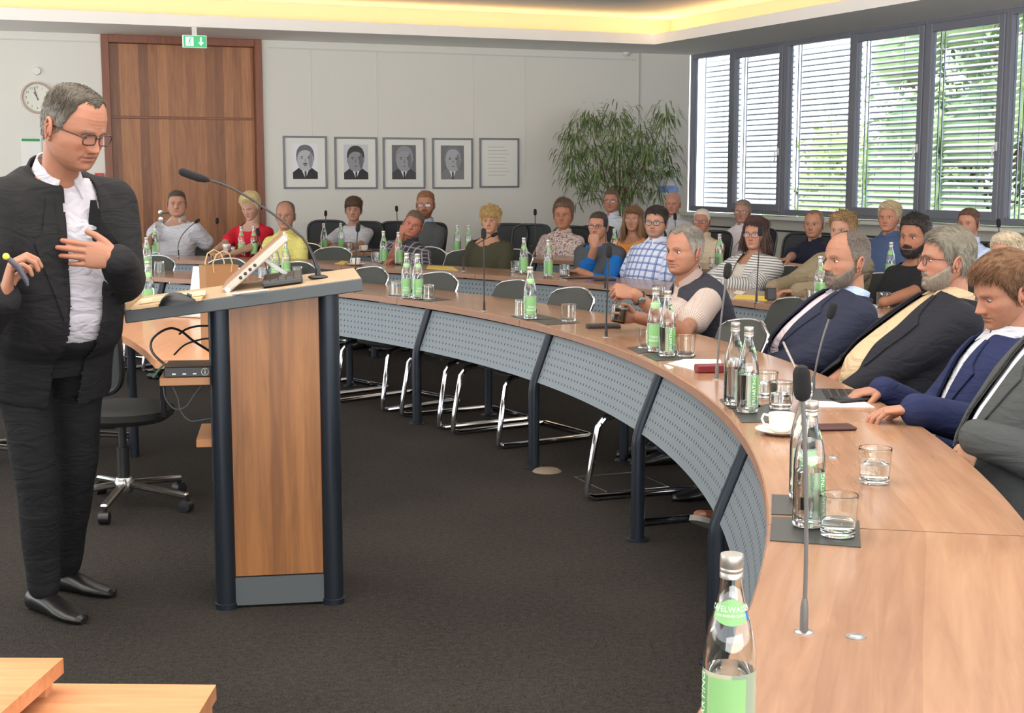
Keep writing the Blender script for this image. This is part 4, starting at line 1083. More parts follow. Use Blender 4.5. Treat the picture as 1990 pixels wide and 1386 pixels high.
def person(P, q):
    """P joints in world space; q look. Returns the body object with its clothes as children."""
    H = P['head']; vox = q.get('vox', .011)
    f = P['fwd'] = Vector(P['fwd']).normalized()
    base = Vector((P['pelvis'].x, P['pelvis'].y, 0))
    J = {k: (v - base if k not in ('fwd', 'hfwd', 'hup', 'dirl', 'dirr', 'palml', 'palmr', 'posel', 'poser') else v) for k, v in P.items()}
    hs = q.get('hs', 1.0); sk = skc(q)
    hf = Vector(P['hfwd']).normalized(); hu = Vector(P.get('hup', (0, 0, 1))); hx = hf.cross(hu).normalized(); hu = hx.cross(hf).normalized()
    HM = Matrix((hx, hf, hu)).transposed().to_4x4() @ Matrix.Scale(hs, 4); HM.translation = J['head']
    nm = NM(); fm, fld = face(q); fm.xf(HM); nm.merge(fm)
    # neck, upper chest and arms as one fused body
    mb = MB(); N = J['neck']; nb = J['head'] + HM.to_3x3() @ Vector((0, -.028, -.045)); nw = q.get('neckw', 1.0)
    cap(mb, N - Vector((0, 0, .05)), nb, .062 * nw, .054 * nw, 7); cap(mb, J['head'] + HM.to_3x3() @ Vector((0, .022, -.085)), N + f * .015, .036, .055 * nw, 6)
    Rg, fwd, lat, up = torso_rings(J, q, -.012, 0, 1.0); mb.loft(Rg)
    for s_ in 'lr':
        cap(mb, N - up * .05, J['sh' + s_], .045, .045); cap(mb, J['sh' + s_], J['el' + s_], .046, .038); cap(mb, J['el' + s_], J['wr' + s_], .040, .025 * q.get('wristw', 1))
    V, Fc = remesh(mb, .009 if vox > .008 else .007, 6); c = np.tile(sk, (len(V), 1)) * (1 + .06 * vnoise(V[:, 0], V[:, 1], V[:, 2], 60, 1))[:, None]
    nm.add(V, Fc, c)
    for s_ in 'lr':
        if q.get('hide' + s_): continue
        w_ = J['wr' + s_]; place_hand(nm, J.get('pose' + s_, 'relaxed'), w_, P['dir' + s_], P['palm' + s_], s_ == 'l', sk * .97, q.get('hsz', 1.0))
    body = link('person', nm.mesh('person', SKIN), None, Matrix.Translation(base)); tag(body, q['label'], 'person', q.get('group'))
    hm = hair_mesh(q, fld)
    if hm: link('hair', hm.xf(HM).mesh('hair', HAIRM), body)
    bm_ = beard_mesh(q, fld)
    if bm_: link(q.get('beardname', 'beard'), bm_.xf(HM).mesh('beard', HAIRM), body)
    if q.get('glasses'):
        sh_, gc = q['glasses']; g1, g2 = glasses_mesh(sh_, gc, q.get('gthick', .0016)); g1.xf(HM)
        go = g1.build('glasses', M('frame_%d_%d_%d' % gc, gc, .3), body); [g_.xf(HM).build('lens', LENS, go, smooth=False) for g_ in g2]
    def garment(name, grow, mat, sleeve='long', skirt=.05, sr=1.0, cutp=None, amp=.0035, solid=.0):
        mb, fw, la, u_ = cloth_mb(J, q, grow, sleeve, skirt, sr=sr); V, Fc = remesh(mb, vox, 5)
        cc = cloth_coords(V, J, fw, la, u_); V = fabric_noise(V, amp, q.get('seed', 1))
        # open neck: drop faces above the collar line
        n_ = np.array(J['neck'] + u_ * (q.get('neckcut', .026 if q.get('collar') else .012) if not cutp else q.get('neckcut', .016))); dn = np.array(u_ * 1.0 + fw * (q.get('neckslope', .45) if not cutp else .08)); dn = dn / np.linalg.norm(dn)
        me = simple_mesh(name, V, Fc, mat, cc)
        import bmesh
        bm = bmesh.new(); bm.from_mesh(me); rr_ = q.get('neckr', .26)
        fs = [f_ for f_ in bm.faces if (f_.calc_center_median() - Vector(n_)).length < rr_ * 1.3]
        bmesh.ops.bisect_plane(bm, geom=list({v for f_ in fs for v in f_.verts}) + list({e for f_ in fs for e in f_.edges}) + fs, plane_co=n_, plane_no=dn)
        bmesh.ops.delete(bm, geom=[f_ for f_ in bm.faces if (f_.calc_center_median() - Vector(n_)).dot(Vector(dn)) > 0 and (f_.calc_center_median() - Vector(n_)).length < rr_], context='FACES')
        bm.to_mesh(me); bm.free()
        if cutp: cut_open(me, J, fw, la, u_, *cutp, castd=q.get('castd', .5))
        o = link(name, me, body)
        if solid: so = o.modifiers.new('thick', 'SOLIDIFY'); so.thickness = solid; so.offset = -1
        return o
    tp = q.get('top'); 
    nmn, mt, sl = tp; garment(nmn, .004, mt, sl, skirt=-q['waist'] if 'waist' in q else .1, sr=q.get('sr', 1.0), solid=.002)
    if q.get('vneck') : pass
    if q.get('over'):
        nmn, mt, sl, cutp = q['over']; ov = garment(nmn, .021, mt, sl, skirt=q.get('skirt', .12), cutp=cutp, amp=.0035, solid=.005, sr=q.get('osr', 1.0))
    if q.get('collar'): collar(body, J, q, fwd, lat, up)
    if q.get('lapel'): lapels(body, J, q, fwd, lat, up)
    # trousers and shoes
    mb = MB(); pm = q.get('trousers', M('trousers_dark', (34, 36, 44), .9))
    for s_ in 'lr':
        cap(mb, J['hip' + s_], J['kn' + s_], .088 * q.get('legw', 1), .066 * q.get('legw', 1), 8); cap(mb, J['kn' + s_], J['an' + s_], .066 * q.get('legw', 1), .052 * q.get('legw', 1), 8)
    cap(mb, J['hipl'], J['hipr'], .105, .105); cap(mb, J['pelvis'], J['pelvis'] + up * .05, .12, .12)
    if 'waist' in q: mb.loft(torso_rings(J, q, .007, -.12, q['waist'] + .03)[0])
    V, Fc = remesh(mb, max(vox, .010), 5); V = fabric_noise(V, .005, 3); V[:, 2] = np.maximum(V[:, 2], .035)
    link('trousers', simple_mesh('trousers', V, Fc, pm), body)
    for s_ in 'lr':
        a = J['an' + s_]; d = (J['toe' + s_] - a); lift_ = a.z > .2
        if not lift_: d.z = 0
        d.normalize(); mb = MB(); uz = Vector(q['soleup']).normalized() if lift_ else Vector((0, 0, 1)); uz = (uz - d * uz.dot(d)).normalized(); sd = uz.cross(d); rings_ = []; a0_ = a - uz * .09 if lift_ else Vector((a.x, a.y, 0))
        for t_, w_, h in ((-.075, .022, .05), (-.06, .034, .075), (-.02, .038, .085), (.04, .040, .075), (.10, .046, .052), (.155, .044, .040), (.19, .030, .032), (.2, .012, .02)):
            c_ = a0_ + d * t_ * q.get('shoesz', 1); rings_.append([c_ + sd * (w_ * math.cos(b_)) + uz * max(.002, h * .5 + h * .5 * math.sin(b_)) for b_ in [2 * math.pi * k / 16 for k in range(16)]])
        mb.loft(rings_); so_ = mb.build('shoe', (q.get('shoel') if s_ == 'l' and q.get('shoel') else q.get('shoe', M('shoe_black', (22, 20, 20), .35))), body)
        if lift_:
            mb = MB(); o2 = [a0_ + d * t_ * 1.03 for t_ in (-.08, -.06, 0, .06, .12, .17, .2, .212)]; ww = (.018, .036, .040, .043, .050, .046, .032, .012)
            mb.loft([[c_ + sd * w_ + uz * .006, c_ - sd * w_ + uz * .006, c_ - sd * w_ - uz * .014, c_ + sd * w_ - uz * .014] for c_, w_ in zip(o2, ww)]); mb.build('sole', M('shoe_sole_grey', (120, 116, 108), .8), so_)
    return body, J, (fwd, lat, up)
def ribbon(mb, pts, dirs, w0, w1, th, nrm):
    """flat strip along pts, width direction dirs"""
    Rr = []
    for p, d, wa, n_ in zip(pts, dirs, np.linspace(w0, w1, len(pts)) if not hasattr(w0, '__len__') else w0, nrm):
        Rr.append([p, p + d * wa, p + d * wa + n_ * th, p + n_ * th])
    mb.loft(Rr)
def collar(body, J, q, fwd, lat, up):
    """shirt collar: standing band behind the neck with two points in front"""
    mat_ = q['collar']; N = J['neck']; mb = MB(); Rr = []; cr = q.get('collr', 1.0); lift = q.get('collift', .0)
    for k in range(25):
        t_ = -1 + 2 * k / 24; a = t_ * R(q.get('collspan', 163)); c_ = N + up * (.012 + lift) - fwd * .010
        dr = -fwd * math.cos(a) + lat * math.sin(a); fr_ = t_ * t_; tip = max(0, (abs(t_) - .6) / .4)
        lo = c_ + dr * (.062 * cr) + up * (-.004 - .022 * fr_) + fwd * (.016 * fr_)
        hi = c_ + dr * (.060 * cr) + up * (.032 - .026 * fr_) + fwd * (.018 * fr_)
        ot = c_ + dr * (.074 * cr + .008 * tip) + up * (-.010 - .022 * fr_ - .024 * tip) + fwd * (.026 * fr_) + lat * (math.copysign(.022 * tip * tip, t_))
        Rr.append([lo, hi, hi + dr * .004 + up * .001, ot + dr * .003, ot, lo + dr * .003])
    mb.loft(Rr); mb.build('collar', mat_, body)
def lapels(body, J, q, fwd, lat, up):
    """jacket lapels lying along the opening, plus the collar behind the neck"""
    mat_, top, zlow, w_top, w_low = q['lapel']; P = J['pelvis']; Hh = (J['neck'] - P).length
    import mathutils
    over = [c for c in body.children if c.name.startswith(q['over'][0])][0]
    bvh = mathutils.bvhtree.BVHTree.FromPolygons([v.co.copy() for v in over.data.vertices], [tuple(p.vertices) for p in over.data.polygons if (p.center - P).dot(fwd) < q.get('castd', .5)])
    for s_ in (-1, 1):
        n_ = 12; inn = []; out = []; nr = []
        for k in range(n_):
            t_ = k / (n_ - 1); z = zlow + (top - .045 - zlow) * t_; w_ = w_low + (w_top - w_low) * (z - zlow) / (top - zlow)
            lw = .010 + .062 * min(1, t_ * 1.6) if t_ < .72 else .046 - .03 * (t_ - .72) / .28
            pr = []
            for xx in (w_ + .007, w_ + lw * .5, w_ + lw):
                o_ = P + up * z * Hh + lat * s_ * xx + fwd * .5
                hit = bvh.ray_cast(o_, -fwd)
                pr.append(hit[0] if hit[0] is not None and (hit[0] - P).dot(fwd) > -.02 else o_ - fwd * .38)
            pr[0] = pr[0] - lat * s_ * .009; inn.append(pr)
        Rr = [[a + fwd * .003, b + fwd * .003, c + fwd * .003, c + fwd * .008, b + fwd * .009, a + fwd * .008] for a, b, c in inn]
        mb = MB(); mb.loft(Rr if s_ > 0 else Rr); mb.build('lapel', mat_, body)
    N = J['neck']; mb = MB(); Rr = []
    for k in range(15):
        t_ = -1 + 2 * k / 14; a = t_ * R(112); c_ = N - fwd * .016 + up * .004; dr = -fwd * math.cos(a) + lat * math.sin(a)
        lo = c_ + dr * .078 + up * (-.012 - .02 * t_ * t_); hi = c_ + dr * .079 + up * (.022 - .03 * t_ * t_); ot = c_ + dr * .098 + up * (-.024 - .03 * t_ * t_)
        Rr.append([lo, hi, hi + dr * .006, ot + dr * .004, ot])
    mb.loft(Rr); mb.build('jacket_collar', mat_, body)
# ------------------------------------------------------------------ posing
def px(x, y, Y): return pd(x, y, Y)
def ik(a, c, l1, l2, hint):
    a = Vector(a); c = Vector(c); d = c - a; L_ = min(max(d.length, .08), (l1 + l2) * .999); n_ = d.normalized()
    x = (l1 * l1 - l2 * l2 + L_ * L_) / (2 * L_); h = math.sqrt(max(l1 * l1 - x * x, 0)); hv = Vector(hint); hv = hv - n_ * hv.dot(n_); hv.normalize()
    return a + n_ * x + hv * h, a + n_ * L_
SPK = Vector((-1.5, 4.65, 1.62))
def seated(q, x, yt, yc, r, row, look=None, turn=0, rec=.05, armL='lap', armR='lap', roll=0, nod=0, sw=.165, chair_kind=None, side=0, wide=1.0, pelv=None):
    H = ring_at(x, (yt + yc) / 2 + (yc - yt) * .01, r); D = H.y
    q.setdefault('hs', min(1.12, max(.9, (yc - yt) * D / F / .252)))
    rad = Vector((H.x - CEN.x, H.y - CEN.y, 0)).normalized(); f = -rad; f.rotate(Euler((0, 0, R(turn)))); left = Vector((0, 0, 1)).cross(f)
    look = Vector(look) if look is not None else SPK
    hf = (look - H).normalized(); hf.z = hf.z * .5 - math.sin(R(nod)); hu = Vector((0, 0, 1)) + hf.cross(Vector((0, 0, 1))) * math.sin(R(roll))
    hd = Vector((hf.x, hf.y, 0)).normalized()
    neck = H - Vector((0, 0, .146 * q['hs'])) - hd * .03 * q['hs'] - hf.cross(Vector((0, 0, 1))) * math.sin(R(roll)) * .10
    pel = Vector((neck.x, neck.y, 0)) + f * rec + left * side; pel.z = .53
    if pelv is not None: pel = Vector((pelv[0], pelv[1], .53))
    up = (neck - pel).normalized(); fwd = (f - up * f.dot(up)).normalized(); lf = up.cross(fwd)
    P = dict(head=H, neck=neck, pelvis=pel, fwd=f, hfwd=hf, hup=hu)
    rt = ROWS[row][0] + DEP
    for s_, sg, arm in (('l', 1, armL), ('r', -1, armR)):
        sh = neck - up * (.098 + q.get('drop', 0)) + lf * sg * sw * q.get('shw', 1); P['sh' + s_] = sh
        inward = -lf * sg
        if isinstance(arm, str):
            if arm == 'lap': wr = pel + f * .26 + left * sg * .10 + Vector((0, 0, .11)); hint = -f * .5 + left * sg * .6 - Vector((0, 0, .6)); dr = f * .8 + inward * .5 - Vector((0, 0, .3)); pm = Vector((0, 0, -1)) + inward * .3; po = 'relaxed'
            elif arm == 'table':
                b = ring(rt - .10, theta(H)); wr = Vector((b.x, b.y, ZTAB + .035)) + left * sg * .12; hint = left * sg * .7 - Vector((0, 0, .8)) - f * .3; dr = f * .6 + inward * .7 - Vector((0, 0, .05)); pm = (0, 0, -1); po = 'relaxed'
            elif arm == 'cross': wr = neck - up * .28 + fwd * .19 - lf * sg * .10; hint = left * sg * .6 - Vector((0, 0, .8)) + f * .1; dr = inward + f * .1; pm = -f; po = 'relaxed'
            elif arm == 'chin': wr = H + hd * .07 - Vector((0, 0, .165)) + lf * sg * .03; hint = Vector((0, 0, -1)) + f * .5 + left * sg * .3; dr = Vector((0, 0, 1)) + inward * .3 - f * .3; pm = -f; po = 'fist'
        else: wr, hint, dr, pm, po = arm[:5]
        el, wr = (arm[5], wr) if (not isinstance(arm, str) and len(arm) > 5) else ik(sh, wr, .285 * q.get('al', 1), .255 * q.get('al', 1), hint)
        P['el' + s_] = el; P['wr' + s_] = wr; P['dir' + s_] = dr; P['palm' + s_] = pm; P['pose' + s_] = po
        hp = pel + left * sg * .09 - Vector((0, 0, .03)); P['hip' + s_] = hp
        kn = hp + f * .40 + left * sg * .03; kn.z = .50; P['kn' + s_] = kn; an = kn - f * .03; an.z = .09; P['an' + s_] = an; P['toe' + s_] = an + f * .2
        if q.get('cross' + s_): P['kn' + s_], P['an' + s_], P['toe' + s_] = q['cross' + s_]
    q.setdefault('vox', .011)
    body, J, ax = person(P, q)
    if chair_kind is not None:
        c_ = pel - f * .02
        chair(chair_kind, c_, math.degrees(math.atan2(f.y, f.x)), q['chair'], q.get('cgroup', 'chairs taken by the audience'))
    return body, P
W1 = M('shirt_white', (190, 190, 197), .8, bump=.15, bscale=500, folds=.03)
def fab(name, rgb, **k): return MATS[name] if name in MATS else M(name, rgb, .85, bump=.2, bscale=500, spec=.2, folds=.011 if sum(rgb) < 330 else .024, **k)
dn = Vector((0, 0, -1)); UPV = Vector((0, 0, 1))
# ---------------- front row
q = dict(label='balding grey-haired man in dark vest leaning on the table, holding a tumbler', seed=3, style='receding', cut='short', hair=(112, 104, 94), hair2=(164, 158, 150), brow=(90, 78, 68), skin=(196, 136, 112), age=1.2, nose=1.2, jaw=1.12, wide=1.03, vox=.008,
         top=('shirt', pattern_mat('striped_shirt', (206, 190, 180), [('x', .009, .4, (140, 118, 112)), ('z', .012, .25, (180, 160, 152))]), 'short'), over=('vest', fab('vest_slate', (54, 54, 62)), 'none', (.98, .40, .055, .012)), collar=None, bulk=1.14, belly=.05, drop=.005, chair='grey-backed chair under the man in the dark vest', sr=1.12, trousers=fab('jeans_dark', (38, 46, 66)), hsz=1.05, wristw=1.25, al=1.04)
q['collar'] = pattern_mat('striped_shirt', 0, []) ; q['collspan'] = 150
A_w = px(1232, 572, 6.62); A_r = px(1236, 616, 6.85)
bA, PA = seated(q, 1330, 438, 535, 7.93, 1, look=(-2.6, 4.6, 1.0), rec=-.22, sw=.185, chair_kind=VC, turn=-8,
       armL=(A_w, Vector((.5, -.2, -1)), Vector((-1, -.25, .25)), Vector((-.2, .6, -.5)), 'fist', px(1328, 648, 6.72)), armR=(A_r, Vector((.3, .6, -1)), Vector((-1, -.1, .1)), Vector((.0, -1, .1)), 'grip', px(1325, 640, 7.0)))
q = dict(label='bald man with greying beard in a navy jacket, leaning back in the front row', seed=5, style='balding', cut='crop', hair=(92, 82, 74), hair2=(120, 110, 102), brow=(90, 70, 60), skin=(200, 140, 116), beard='full', beardc=(116, 104, 94), bvol=.9, age=1.1, nose=1.1, vox=.008, jaw=1.08,
         top=('shirt', fab('shirt_pale_pink', (206, 190, 196)), 'long'), collar=fab('collar_pale_blue', (176, 192, 222)), over=('jacket', fab('jacket_navy', (44, 46, 62)), 'long', (.98, .10, .060, .060)), lapel=(fab('jacket_navy', 0), .98, .22, .060, .060), bulk=1.12, belly=.07, chair='chair under the bald bearded man in the navy jacket', trousers=M('jeans_blue', (44, 54, 84), .9), shoel=M('shoe_brown', (112, 62, 36), .45), soleup=(.55, .62, .5), crossl=(px(1480, 800, 5.45), px(1425, 985, 5.12), px(1340, 950, 4.95)))
seated(q, 1645, 448, 562, 8.25, 1, look=(-1.6, 5.2, 1.3), rec=.24, sw=.18, chair_kind=VC, turn=-2)
q = dict(label='grey-haired bearded man with round glasses, black blazer over a beige polo', seed=8, style='full', cut='side', hair=(112, 104, 90), hair2=(140, 134, 120), brow=(120, 104, 92), skin=(206, 142, 120), beard='full', beardc=(140, 128, 114), bvol=.8, age=1.0, nose=1.05, vox=.008, jaw=1.1, wide=1.04, glasses=('round', (60, 40, 34)), vol=.8, comb='side', part=-.03, gthick=.0018,
         top=('polo', fab('polo_beige', (188, 164, 132)), 'short'), collar=fab('polo_beige', 0), over=('jacket', fab('blazer_black', (34, 34, 40)), 'long', (.98, .02, .055, .125)), lapel=(fab('blazer_black', 0), .98, .30, .055, .125), bulk=1.12, belly=.12, chair='chair under the man in the black blazer')
C_r = px(1665, 752, 4.8)
seated(q, 1840, 442, 566, 8.22, 1, look=(-2.0, 5.3, 1.45), rec=.26, sw=.185, chair_kind=VC, turn=0)
q = dict(label='brown-haired man in a navy suit and white shirt, looking down at his tablet', seed=9, style='full', cut='side', hair=(112, 78, 52), hair2=(104, 80, 60), brow=(120, 84, 62), skin=(206, 142, 118), stubble=.35, beardc=(150, 100, 70), age=.6, nose=1.1, vox=.008, vol=1.1, comb='fwd', part=.03, gaze=(0, -.35), open=.5,
         top=('shirt', W1, 'long'), collar=W1, over=('jacket', fab('suit_blue', (36, 42, 74)), 'long', (.98, .12, .055, .035)), lapel=(fab('suit_blue', 0), .98, .24, .055, .035), bulk=1.04, belly=.03, chair='chair under the brown-haired man in the navy suit')
D_l = px(1775, 795, 4.28); D_r = px(1712, 758, 4.75)
seated(q, 1952, 492, 640, 8.12, 1, look=(-.6, 4.2, .55), rec=.10, sw=.175, chair_kind=VC, nod=10,
       armL=(D_l, Vector((.6, -.6, -1)), Vector((-1, .25, -.12)), dn, 'relaxed'), armR=(D_r, Vector((.5, .5, -1)), Vector((-1, -.2, -.1)), dn, 'relaxed'))
q = dict(label='person in a grey jacket at the right edge, hands clasped, head out of view', seed=2, style='full', cut='short', hair=(90, 70, 60), vox=.008, top=('shirt', pattern_mat('shirt_fine_stripe', (222, 222, 228), [('x', .02, .3, (196, 200, 216))]), 'long'), collar=W1, over=('jacket', fab('jacket_grey', (66, 68, 68)), 'long', (.98, .10, .05, .05)), lapel=(fab('jacket_grey', 0), .98, .24, .05, .05), bulk=1.12, belly=.06, trousers=fab('trousers_charcoal', (46, 44, 46)), chair='chair under the person in the grey jacket')
seated(q, 2085, 470, 625, 8.08, 1, look=(-1.5, 4.2, 1.4), rec=.16, sw=.18, chair_kind=VC,
       armL=(px(1893, 848, 3.78), Vector((.4, -.5, -1)), Vector((-.25, .15, -1)), Vector((.9, .3, -.2)), 'relaxed'), armR=(px(1935, 900, 3.95), Vector((.5, .6, -1)), Vector((-1, -.1, -.25)), Vector((0, -.3, 1)), 'grip'))
# ---------------- middle row
F_chair = dict(cgroup='chairs taken by the middle row')
def mid(q, *a, **k):
    q.update(F_chair); q.setdefault('vox', .012); return seated(q, *a, row=2, chair_kind=VC, **k)
mid(dict(label='dark-haired man in an open white shirt, arm over the next chair, before the door', seed=11, style='full', cut='crop', hair=(74, 62, 54), hair2=(110, 100, 92), skin=(214, 158, 136), jaw=1.2, wide=1.05, top=('shirt', W1, 'short'), collar=W1, collspan=140, neckcut=.008, neckslope=1.2, neckr=.15, bulk=1.24, belly=.06, chair='chair under the man in the open white shirt', sr=1.1, wristw=1.3),
    344, 370, 422, 9.85, sw=.20, rec=.10, armL=(px(432, 500, 13.6), Vector((.3, .6, -.6)), Vector((.2, -.3, -1)), Vector((0, -.3, -1)), 'relaxed'), armR=(px(276, 488, 13.0), Vector((-.7, .4, -.6)), Vector((-.3, -1, -.1)), dn, 'grip'))
mid(dict(label='short-haired blond woman in a red top looking down', seed=12, style='full', cut='medium', hair=(206, 184, 132), hair2=(222, 206, 168), brow=(150, 116, 84), skin=(222, 174, 156), jaw=.92, nose=.85, age=.3, vol=1.3, comb='fwd', part=-.03, top=('top', fab('top_red', (196, 34, 52)), 'short'), neckcut=.006, neckslope=.9, neckr=.15, bulk=1.0, belly=.02, chair='chair under the woman in the red top', open=.25),
    487, 375, 427, 9.85, look=(-3.4, 11.0, .6), nod=14, sw=.175, rec=.02, armL='table', armR='table')
mid(dict(label='balding older man in a yellow polo shirt', seed=13, style='balding', cut='crop', hair=(104, 90, 80), hair2=(120, 108, 98), brow=(110, 92, 80), skin=(206, 148, 126), age=1.3, nose=1.1, top=('polo', fab('polo_yellow', (214, 204, 120)), 'short'), collar=fab('polo_yellow', 0), bulk=1.05, belly=.03, chair='chair under the man in the yellow polo'),
    555, 391, 447, 9.65, sw=.18, rec=.08, look=(-2.6, 5, 1.2))
mid(dict(label='man in a dark checked shirt resting his tilted head on his hand', seed=14, style='full', cut='short', hair=(100, 82, 66), hair2=(120, 104, 88), skin=(206, 130, 108), jaw=1.15, wide=1.05, age=.8, top=('shirt', pattern_mat('dark_check', (62, 60, 66), [('x', .05, .22, (150, 146, 152)), ('z', .05, .22, (150, 146, 152)), ('x', .05, .08, (190, 186, 190))]), 'short'), collar=fab('collar_charcoal', (58, 56, 60)), bulk=1.16, belly=.05, chair='chair under the man in the dark checked shirt', wristw=1.3),
    803, 409, 462, 9.68, roll=-22, sw=.185, rec=.04, side=-.06, look=(-1.2, 6.2, 1.0), armL='table', armR=(px(779, 458, 12.25), Vector((-.4, -.3, -1)), Vector((.25, .1, 1)), Vector((.8, .6, 0)), 'fist'))
mid(dict(label='curly blond woman in an olive green top', seed=15, style='fringe', cut='curly', hair=(168, 136, 88), hair2=(206, 180, 128), brow=(120, 92, 66), skin=(214, 156, 130), jaw=.95, nose=.9, age=.6, vol=1.35, locks=1700, top=('top', fab('top_olive', (64, 62, 46)), 'quarter'), neckcut=.004, neckslope=1.15, neckr=.155, bulk=1.08, belly=.03, chair='chair under the curly-haired woman in olive'),
    953, 404, 455, 9.85, sw=.185, rec=.06)
mid(dict(label='man with glasses resting chin on his fist, grey and bright blue jacket', seed=16, style='full', cut='crop', hair=(56, 48, 44), hair2=(80, 74, 70), skin=(204, 142, 118), glasses=('slim', (26, 24, 26)), jaw=1.05, age=.9, top=('shirt', fab('sleeve_blue', (28, 96, 166)), 'long'), over=('vest', fab('vest_grey', (74, 76, 80)), 'none', None), bulk=1.14, belly=.04, chair='chair under the man resting his chin on his fist', cuff=.12, wristw=1.2),
    1163, 413, 465, 9.72, look=(-1.9, 5.2, 1.0), sw=.18, rec=-.02, armL='table', armR=(px(1156, 478, 10.72), Vector((-.1, -.2, -1)), Vector((-.1, .1, 1)), Vector((.3, .9, 0)), 'fist'))
mid(dict(label='dark-haired man with black glasses in a blue and white checked shirt', seed=17, style='full', cut='side', hair=(50, 42, 40), hair2=(58, 50, 48), skin=(212, 156, 134), glasses=('rect', (26, 20, 20)), gthick=.0022, stubble=.3, jaw=1.12, wide=1.04, age=.7, top=('shirt', pattern_mat('blue_check', (196, 202, 218), [('x', .055, .28, (110, 128, 172)), ('z', .055, .28, (110, 128, 172)), ('x', .055, .08, (52, 68, 130)), ('z', .055, .08, (52, 68, 130))]), 'short'), collar=pattern_mat('blue_check', 0, []), bulk=1.16, belly=.04, chair='chair under the man in the blue checked shirt'),
    1275, 402, 463, 9.8, sw=.185, rec=.10)
mid(dict(label='dark-haired woman with glasses in a striped cardigan over a white top', seed=18, style='full', cut='bob', hair=(70, 50, 46), hair2=(88, 64, 58), skin=(206, 146, 124), glasses=('rect', (40, 28, 30)), jaw=.95, nose=.9, age=.5, vol=1.15, top=('top', fab('top_cream', (190, 180, 168)), 'none'), neckcut=.004, neckslope=1.15, neckr=.155, over=('cardigan', pattern_mat('stripe_bw', (204, 202, 198), [('z', .019, .42, (52, 52, 58))]), 'long', (.98, .02, .055, .075)), bulk=1.10, belly=.04, chair='chair under the woman in the striped cardigan'),
    1468, 424, 487, 9.85, sw=.18, rec=.06, armL='table', armR='table')
mid(dict(label='curly brown-blond-haired person in a tan jacket, half hidden by the bald man', seed=19, style='full', cut='curly', hair=(140, 110, 78), hair2=(170, 140, 100), skin=(206, 150, 130), age=.6, top=('shirt', fab('shirt_grey_beige', (150, 140, 126)), 'long'), over=('jacket', fab('jacket_tan', (136, 122, 98)), 'long', (.98, .1, .04, .07)), bulk=1.12, belly=.04, chair='chair under the person in the tan jacket', locks=1600),
    1637, 418, 478, 9.85, sw=.185, rec=.04, armL='table', armR='table')
mid(dict(label='dark-bearded man in a black T-shirt with arm stretched forward', seed=20, style='full', cut='medium', hair=(40, 34, 32), hair2=(60, 54, 52), skin=(184, 122, 96), beard='full', beardc=(42, 34, 32), jaw=1.05, age=.5, nose=1.1, comb='up', top=('tee', fab('tee_black', (30, 30, 32)), 'short'), bulk=1.18, belly=.03, chair='chair under the bearded man in the black T-shirt', wristw=1.3, hidel=True),
    1778, 420, 502, 9.85, sw=.195, rec=.02, armL=(px(1705, 592, 8.0), Vector((.4, -.5, -.8)), Vector((-1, -.2, 0)), dn, 'relaxed'), armR='lap')
mid(dict(label='person with wavy white-blond hair behind the brown-haired man', seed=21, style='full', cut='medium', hair=(196, 178, 150), hair2=(216, 204, 184), skin=(214, 160, 140), top=('top', fab('top_grey', (110, 108, 110)), 'long'), bulk=1.0, vol=1.5, comb='side', chair='chair under the person with white-blond hair', locks=1600),
    1955, 456, 536, 9.8, sw=.16, rec=.04)
# ---------------- back row
def back(q, *a, **k):
    q.setdefault('vox', .013); q['cgroup'] = 'chairs taken by the back row'; return seated(q, *a, row=3, chair_kind=MC, **k)
back(dict(label='young man with tousled brown hair in a white T-shirt', seed=31, style='fringe', cut='medium', hair=(84, 62, 48), hair2=(94, 72, 56), skin=(220, 162, 140), stubble=.15, age=.1, top=('tee', W1, 'short'), neckcut=.006, bulk=1.0, belly=.0, chair='mesh chair under the young man in the white T-shirt', vol=1.2, locks=1500, mess=.3),
    687, 384, 431, 11.6, sw=.18, rec=.04, armL='table', armR='table')
back(dict(label='red-bearded man with glasses, grey cardigan over a light blue shirt', seed=32, style='full', cut='short', hair=(140, 98, 66), hair2=(150, 110, 78), skin=(214, 150, 126), beard='full', beardc=(124, 80, 58), bvol=.8, glasses=('rect', (60, 44, 40)), age=.4, top=('shirt', fab('shirt_light_blue', (170, 182, 210)), 'long'), collar=fab('shirt_light_blue', 0), over=('cardigan', fab('knit_grey', (84, 86, 88)), 'long', (.98, .40, .05, .005)), bulk=1.12, belly=.03, chair='mesh chair under the red-bearded man'),
    827, 371, 424, 11.6, sw=.185, rec=.05, side=-.1)
back(dict(label='man with swept-up brown hair in a small-patterned pale shirt', seed=33, style='full', cut='side', comb='up', hair=(104, 80, 64), hair2=(120, 98, 82), skin=(208, 142, 116), age=.9, jaw=1.1, top=('shirt', pattern_mat('paisley', (208, 192, 182), [('v', 55, .56, (140, 104, 96)), ('v', 80, .62, (86, 84, 120))]), 'long'), collar=pattern_mat('paisley', 0, []), bulk=1.18, belly=.05, chair='mesh chair under the man in the patterned shirt', vol=1.2),
    1095, 390, 446, 11.6, sw=.19, rec=.14)
back(dict(label='tall man with rimless glasses in a pale shirt, in front of the big plant', seed=34, style='full', cut='crop', hair=(96, 76, 62), hair2=(110, 92, 80), skin=(208, 142, 120), glasses=('slim', (90, 70, 64)), age=.9, jaw=1.1, top=('shirt', fab('shirt_pale_blue', (200, 208, 216)), 'long'), collar=fab('collar_white_blue', (206, 212, 226)), bulk=1.0, chair='mesh chair under the tall man before the plant'),
    1188, 368, 413, 12.5, sw=.18, rec=.05)
